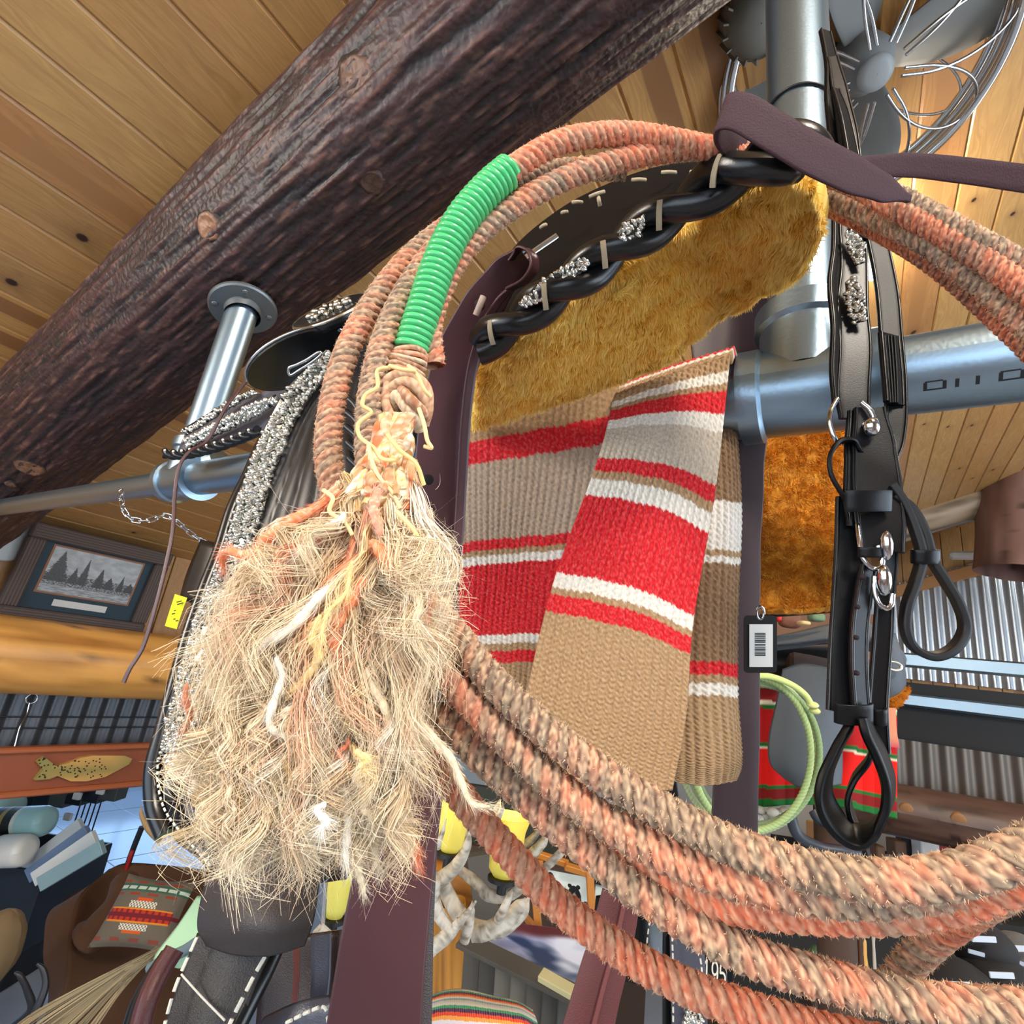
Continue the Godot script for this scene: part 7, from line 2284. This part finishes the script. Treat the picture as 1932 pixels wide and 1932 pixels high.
	for q in goods:
		mb = MB.new()
		var top := P(q[0], q[1] - q[4] * 0.5, q[2])
		box(mb, Vector3(top.x, (top.y + 0.70) * 0.5, top.z), HR, Vector3.UP, HB, Vector3(q[3] * q[2] / FPX, top.y - 0.70, 0.10), 0.006)
		var o := one(mb, "boxed_item", mat(q[5].r, q[5].g, q[5].b, 0.5), q[6], "box", "goods on the lower shelf")
	mb = MB.new()
	for e in 9: facing(mb, 1702 + e * 4, 1600, 3.84, 1.5, 90, 0.01, 0.0)
	one(mb, "box_stripes", mat(0.30, 0.29, 0.29, 0.5), "raised grey stripes on the black striped box", "stripes", "", "stuff")
	mb = MB.new(); facing(mb, 1740, 1690, 4.0, 560, 130, 0.05, 0.0)
	var sc := P(1720, 1640, 3.55)
	box(mb, Vector3(sc.x, 0.675, sc.z), HR, Vector3.UP, HB, Vector3(2.4, 0.05, 1.0), 0.004)
	box(mb, Vector3(sc.x, 0.325, sc.z), HR, Vector3.UP, HB, Vector3(2.3, 0.65, 0.9), 0.004)
	one(mb, "low_shelf", mat(0.10, 0.085, 0.075, 0.8), "dark low shelf carrying the boxed goods behind the rope coil", "shelf")
	mb = MB.new(); facing(mb, 1700, 1860, 2.5, 640, 260, 0.05, 0.0)
	one(mb, "counter_front", mat(0.11, 0.10, 0.085, 0.8), "dark counter front behind the lowest ropes at right", "counter")
	# handles of wooden spoons and knives between the ropes
	for q in [[1556, 1805, 12, 70, Color(0.80, 0.70, 0.45), 0.03, "pale wooden paddle at the left of the row"], [1572, 1808, 14, 90, Color(0.62, 0.38, 0.10), 0.0, "amber wooden paddle, second in the row"], [1590, 1812, 16, 96, Color(0.34, 0.22, 0.14), 0.0, "dark brown paddle in the row"], [1608, 1812, 20, 100, Color(0.70, 0.42, 0.10), -0.03, "broad amber paddle in the row"], [1626, 1822, 13, 90, Color(0.30, 0.20, 0.14), -0.02, "thin dark paddle in the row"], [1636, 1826, 14, 86, Color(0.84, 0.64, 0.32), 0.06, "pale tapered paddle near the rope tail"], [1652, 1810, 6, 90, Color(0.72, 0.70, 0.66), 0.0, "thin white blade near the rope tail"]]:
		mb = MB.new()
		var kk := 1.5 / FPX
		var base := P(q[0], q[1] + q[3] * 0.5, 1.5)
		lathe(mb, base, Vector3.UP.rotated(HB, q[5]), [[0.001, 0.0], [q[2] * kk * 0.36, 0.003], [q[2] * kk * 0.5, q[3] * kk * 0.3], [q[2] * kk * 0.40, q[3] * kk * 0.65], [q[2] * kk * 0.52, q[3] * kk * 0.92], [q[2] * kk * 0.3, q[3] * kk], [0.001, q[3] * kk]], 14)
		one(mb, "wooden_handle", mat(q[4].r, q[4].g, q[4].b, 0.4), q[6], "handle", "row of wooden tool handles between the ropes")
	mb = MB.new(); var hc := P(1600, 1862, 1.5)
	box(mb, Vector3(hc.x, hc.y - 0.09, hc.z), HR, Vector3.UP, HB, Vector3(0.24, 0.17, 0.08), 0.004)
	box(mb, Vector3(hc.x, (hc.y - 0.17) * 0.5, hc.z), HR, Vector3.UP, HB, Vector3(0.9, hc.y - 0.18, 0.3), 0.004)
	one(mb, "tool_stand", mat(0.20, 0.15, 0.10, 0.7), "brown stand holding the row of wooden handles", "stand")
	mb = MB.new(); blob(mb, P(1540, 1808, 1.52), HR * 0.02, Vector3.UP * 0.032, HB * 0.02, 14, 10)
	one(mb, "green_bottle", mat(0.22, 0.33, 0.22, 0.4), "small dark green bottle left of the wooden handles", "bottle")
	# black and white caps at the lower right
	for q in [[1848, 1782, 1.25, 0.07, "black cap with white brim line, upper of the pile at lower right"], [1800, 1868, 1.15, 0.085, "black cap with white mesh at the front of the pile at lower right"], [1882, 1850, 1.2, 0.075, "black cap with grey front, right of the pile at lower right"], [1925, 1800, 1.3, 0.06, "grey cap cut off by the right edge"]]:
		var cp := thing("baseball_cap", q[4], "cap", P(q[0], q[1] + 20, q[2]), "caps piled at lower right")
		var cpos := P(q[0], q[1], q[2])
		mb = MB.new(); blob(mb, cpos, HR * q[3], Vector3.UP * q[3] * 0.72, HB * q[3], 20, 12); put(mb, "crown", mat(0.09, 0.085, 0.09, 0.8) if q[0] != 1925 else mat(0.42, 0.42, 0.42, 0.8), cp)
		mb = MB.new()
		var rows := []
		for e in 3:
			var r: Array = []
			for f in 5:
				var an := lerpf(-1.1, 1.1, f / 4.0)
				r.append(cpos + (HB * cos(an) + HR * sin(an) * 1.0) * q[3] * (0.98 + 0.32 * e * cos(an * 0.7)) - Vector3.UP * q[3] * (0.42 + 0.08 * e))
			rows.append(r)
		sheet(mb, surf(rows, 14, 8), 0.004); put(mb, "brim", mat(0.10, 0.095, 0.10, 0.7), cp)
		mb = MB.new(); facing(mb, q[0] + 8, q[1] - 10, q[2] - q[3] - 0.006, 46, 10, 0.004, 0.001, Color.WHITE, 0.1); put(mb, "white_patch", mat(0.75, 0.78, 0.82, 0.6), cp)
		mb = MB.new(); facing(mb, q[0] - 6, q[1] + 16, q[2] - q[3] - 0.010, 30, 7, 0.004, 0.001, Color.WHITE, -0.1); put(mb, "white_patch", mat(0.62, 0.65, 0.70, 0.6), cp)
	mb = MB.new(); facing(mb, 1782, 1830, 1.3, 60, 40, 0.06, 0.004)
	one(mb, "cream_box", mat(0.66, 0.58, 0.44, 0.7), "cream box behind the caps at lower right", "box")
	second_saddle()

class SerapeRed extends Finish:
	func col(u: float, w: float, _lu: float, lw: float) -> Color:
		var t := w / lw + 0.012 * sin(u * 40.0)
		var red := Color(0.86, 0.05, 0.04).srgb_to_linear(); var dk := Color(0.50, 0.06, 0.06).srgb_to_linear(); var gr := Color(0.10, 0.40, 0.16).srgb_to_linear(); var pl := Color(0.84, 0.80, 0.68).srgb_to_linear()
		for b in [[0.10, dk], [0.13, pl], [0.16, gr], [0.42, red.lerp(dk, 0.5)], [0.455, gr], [0.475, pl], [0.80, red], [0.835, gr], [0.93, dk], [1.2, gr]]:
			if t < b[0]: return b[1]
		return red
	func disp(u: float, _w: float, _lu: float, _lw: float) -> float:
		return 0.006 * sin(u * 90.0)

func second_saddle() -> void:
	var mb: MB
	var gl := leather(0.30, 0.33, 0.36, 0.6, 0.05)
	var t := thing("grey_saddle", "worn grey leather saddle with orange fleece behind the green rope", "saddle", P(1520, 1480, 1.05))
	# cantle / seat edge
	mb = MB.new(); sheet(mb, psurf([[[1438, 1205, 1.1], [1500, 1192, 1.08], [1560, 1178, 1.06], [1620, 1170, 1.04], [1690, 1195, 1.02]], [[1436, 1218, 1.08], [1500, 1212, 1.05], [1560, 1205, 1.03], [1620, 1205, 1.01], [1700, 1230, 1.0]], [[1438, 1222, 1.1], [1500, 1220, 1.08], [1560, 1216, 1.07], [1620, 1222, 1.05], [1708, 1260, 1.02]]], 40, 12), 0.02); put(mb, "cantle", gl, t)
	mb = MB.new(); sheet(mb, psurf([[[1440, 1224, 1.14], [1520, 1222, 1.12], [1620, 1226, 1.1]], [[1440, 1250, 1.16], [1520, 1250, 1.14], [1620, 1258, 1.12]], [[1440, 1290, 1.12], [1520, 1290, 1.1], [1620, 1300, 1.08]]], 16, 12), 0.01); put(mb, "seat", mat(0.045, 0.045, 0.05, 0.6), t)
	# oval fender
	mb = MB.new(); sheet(mb, psurf([[[1476, 1262, 1.06], [1510, 1252, 1.05], [1550, 1256, 1.04], [1590, 1270, 1.04]], [[1465, 1320, 1.04], [1505, 1318, 1.02], [1550, 1318, 1.01], [1590, 1322, 1.02]], [[1450, 1390, 1.02], [1500, 1392, .99], [1550, 1392, .98], [1590, 1392, 1.0]], [[1452, 1440, 1.01], [1495, 1448, .98], [1545, 1450, .97], [1590, 1450, .99]], [[1480, 1470, 1.0], [1510, 1486, .98], [1550, 1488, .97], [1588, 1480, .98]]], 30, 40), 0.012); put(mb, "fender", gl, t)
	# swell to the right of the bridle with its fleece and silver
	mb = MB.new(); sheet(mb, psurf([[[1650, 1195, 1.0], [1672, 1192, .98], [1690, 1205, .98], [1700, 1225, 1.0]], [[1645, 1235, .98], [1672, 1232, .95], [1698, 1240, .95], [1708, 1262, .98]], [[1645, 1290, .97], [1670, 1290, .94], [1698, 1285, .94], [1710, 1288, .97]], [[1650, 1326, .97], [1672, 1324, .945], [1695, 1312, .945], [1708, 1302, .97]]], 24, 26), 0.02); put(mb, "swell", gl, t)
	mb = MB.new()
	var g := psurf([[[1650, 1322, .962], [1672, 1322, .94], [1695, 1312, .94], [1712, 1296, .965]], [[1652, 1338, .962], [1674, 1338, .94], [1698, 1328, .94], [1712, 1306, .965]]], 20, 8)
	var lm := Lumps.new(); lm.n = fn; lm.c0 = lin(0.66, 0.38, 0.06); lm.c1 = lin(0.86, 0.55, 0.12); lm.amp = 0.002
	sheet(mb, g, 0.02, lm); pile(mb, g, 3500, 0.004, 0.008, 0.0004, Vector3(0, -0.2, 0), [lin(0.72, 0.42, 0.08), lin(0.9, 0.6, 0.16), lin(0.95, 0.7, 0.3)], 9)
	put(mb, "fleece_lining", M.fleece, t, "orange fleece edge")
	mb = MB.new()
	var ring := []
	for e in 12: ring.append(P(1686, 1256, .925) + HR * cos(TAU * e / 12) * 0.013 + Vector3.UP * sin(TAU * e / 12) * 0.007)
	tube(mb, curve(ring, 3, true), 0.0028, 8, Color.WHITE, true); put(mb, "ring", M.silver, t)
	mb = MB.new(); blob(mb, P(1666, 1284, .93), HR * 0.007, Vector3.UP * 0.018, HB * 0.004, 12, 8); put(mb, "silver_concho", M.silver, t)
	mb = MB.new(); strap_px(mb, [[1652, 1236, .95], [1668, 1230, .94], [1682, 1222, .94]], [0.008, 0.012, 0.006], UY, 0.004); put(mb, "dark_strap", M.black_leather, t)
	# steel stirrup bows below
	mb = MB.new(); tube(mb, pcurve([[1490, 1535, .95], [1505, 1575, .94], [1545, 1598, .93], [1590, 1606, .92], [1630, 1612, .92]], 8), 0.0095, 12); put(mb, "stirrup_bow", mat(0.18, 0.20, 0.24, 0.45), t)
	mb = MB.new(); tube(mb, pcurve([[1535, 1530, .95], [1545, 1545, .94], [1570, 1555, .93], [1600, 1560, .93]], 8), 0.009, 12); put(mb, "stirrup_bow", mat(0.18, 0.20, 0.24, 0.45), t)
	# pebbly cinch below
	mb = MB.new()
	for e in 60: blob(mb, P(1300 + rng.randf() * 190, 1528 + rng.randf() * 26, 1.04 + rng.randf() * 0.02), HR * 0.012, Vector3.UP * 0.008, HB * 0.010, 8, 6)
	put(mb, "string_cinch", mat(0.66, 0.65, 0.60, 0.9), t, "grey knotted string cinch", "stuff")
	# pinkish ribbon tag hanging from it
	t = thing("ribbon_tag", "orange pink ribbon price tag hanging below the grey saddle swell", "tag", P(1682, 1408, .92))
	mb = MB.new(); sheet(mb, psurf([[[1655, 1335, .92], [1690, 1336, .92]], [[1656, 1375, .92], [1692, 1378, .918]], [[1658, 1406, .918], [1698, 1412, .914]]], 6, 12), 0.0008)
	for e in mb.v.size(): mb.c[e] = lin(0.82, 0.52, 0.38).lerp(lin(0.72, 0.20, 0.30), clampf((mb.uv[e].y - 0.045) * 40.0, 0, 1))
	put(mb, "ribbon", vmat(0.7), t)
	mb = MB.new()
	for q in [[1664, 1366], [1669, 1366], [1674, 1367]]: facing(mb, q[0], q[1], .9165, 2.5, 8, 0.0004, 0.0)
	put(mb, "print", mat(0.86, 0.66, 0.30, 0.6), t, "", "stuff")
	# post that carries the grey saddle
	mb = MB.new(); var sp := P(1560, 1262, 1.2)
	tube(mb, PackedVector3Array([Vector3(sp.x, 0.0, sp.z), Vector3(sp.x, sp.y - 0.01, sp.z)]), 0.035, 14)
	box(mb, Vector3(sp.x, 0.02, sp.z), HR, Vector3.UP, HB, Vector3(0.4, 0.04, 0.4), 0.004)
	box(mb, Vector3(sp.x, sp.y, sp.z), HR, Vector3.UP, HB, Vector3(0.24, 0.05, 0.16), 0.006)
	one(mb, "saddle_post", mat(0.26, 0.17, 0.11, 0.7), "brown wooden post carrying the grey saddle behind the red serape", "saddle stand")
	# red serape under it
	mb = MB.new()
	sheet(mb, psurf([[[1400, 1300, 1.16], [1450, 1298, 1.15], [1520, 1296, 1.14], [1600, 1300, 1.13], [1690, 1310, 1.12]], [[1400, 1420, 1.13], [1450, 1420, 1.12], [1520, 1420, 1.11], [1600, 1425, 1.1], [1690, 1440, 1.09]], [[1400, 1526, 1.1], [1450, 1522, 1.08], [1520, 1518, 1.07], [1600, 1525, 1.06], [1690, 1545, 1.05]]], 120, 60), 0.008, SerapeRed.new())
	one(mb, "red_serape", M.wool, "bright red serape with green stripes under the grey saddle", "blanket")
	# green lariat
	t = thing("green_lariat", "pale green coiled lasso rope hanging in front of the red serape", "rope", P(1440, 1570, .85))
	var gc := [lin(0.68, 0.76, 0.50), lin(0.55, 0.64, 0.44), lin(0.74, 0.78, 0.58), lin(0.45, 0.52, 0.40)]
	var coils := [[1418, 1422, 112, 146, .86, 0.0], [1424, 1425, 122, 140, .875, 0.1], [1412, 1420, 130, 150, .89, -0.08], [1428, 1424, 116, 132, .90, 0.16]]
	for k in 4:
		var q: Array = coils[k]
		var pts := []
		for e in 22:
			var a := TAU * e / 22
			var px: float = q[0] + cos(a) * q[2] * cos(q[5]) - sin(a) * q[3] * sin(q[5])
			var py: float = q[1] + cos(a) * q[2] * sin(q[5]) + sin(a) * q[3] * cos(q[5])
			pts.append([px, py, q[4]])
		mb = MB.new()
		var path := even(pcurve(pts, 6, true), 0.002)
		var n := path.size()
		var fr := frames(path)
		for i in n + 1:
			var i2 := i % n
			var w: Vector3 = fr[0][i2].cross(fr[1][i2])
			for j in 13:
				var a := TAU * (j % 12) / 12
				var ph := absf(sin((a - i * 0.002 / 0.02 * TAU) * 1.5))
				var r := 0.0052 * (0.84 + 0.18 * ph)
				var c: Color = gc[k].lerp(gc[3], (1.0 - ph) * 0.5)
				mb.add(path[i2] + (fr[1][i2] * cos(a) + w * sin(a)) * r, Vector2(a, i * 0.002), c)
		for i in n:
			for j in 12: mb.quad(i * 13 + j, i * 13 + j + 1, i * 13 + j + 14, i * 13 + j + 13)
		put(mb, "coil", M.rope, t)
	mb = MB.new()
	tube(mb, pcurve([[1405, 1275, .85], [1450, 1276, .85], [1490, 1290, .85], [1518, 1310, .85], [1532, 1332, .85]], 8), 0.0050, 12, lin(0.78, 0.84, 0.52)); put(mb, "tail", M.rope, t)
	mb = MB.new(); tube(mb, pcurve([[1412, 1277, .87], [1425, 1250, .95], [1440, 1225, 1.04], [1450, 1215, 1.09]], 6), 0.002, 8, lin(0.3, 0.2, 0.15)); put(mb, "tie_cord", M.rope, t)
	mb = MB.new()
	blob(mb, P(1533, 1330, .85), RX * 0.0095, UY * 0.005, FW * 0.009, 12, 8, lin(0.80, 0.82, 0.56)); blob(mb, P(1537, 1341, .85), RX * 0.0085, UY * 0.005, FW * 0.009, 12, 8, lin(0.74, 0.76, 0.50))
	put(mb, "end_knot", M.rope, t)
	# red and green goods high behind the tag
	for q in [[1466, 1165, 1.5, 10, 16, Color(0.85, 0.12, 0.14), "red ribbon bow behind the hang tag"], [1490, 1170, 1.6, 40, 30, Color(0.42, 0.24, 0.15), "brown carved block behind the hang tag"], [1540, 1165, 1.6, 28, 16, Color(0.40, 0.50, 0.36), "green leafy ornament below the far fleece"], [1516, 1176, 1.55, 20, 8, Color(0.84, 0.72, 0.50), "cream strip below the far fleece"]]:
		mb = MB.new(); blob(mb, P(q[0], q[1], q[2]), HR * q[3] * q[2] / 2000.0, Vector3.UP * q[4] * q[2] / 2000.0, HB * 0.02, 14, 8, Color.WHITE, 0.6)
		one(mb, "ornament", mat(q[5].r, q[5].g, q[5].b, 0.6), q[6], "ornament")
	mb = MB.new(); facing(mb, 1490, 1210, 2.2, 330, 140, 0.05, 0.0)
	one(mb, "plank_divider", mat(0.40, 0.27, 0.18, 0.8), "brown plank divider behind the grey saddle", "divider")
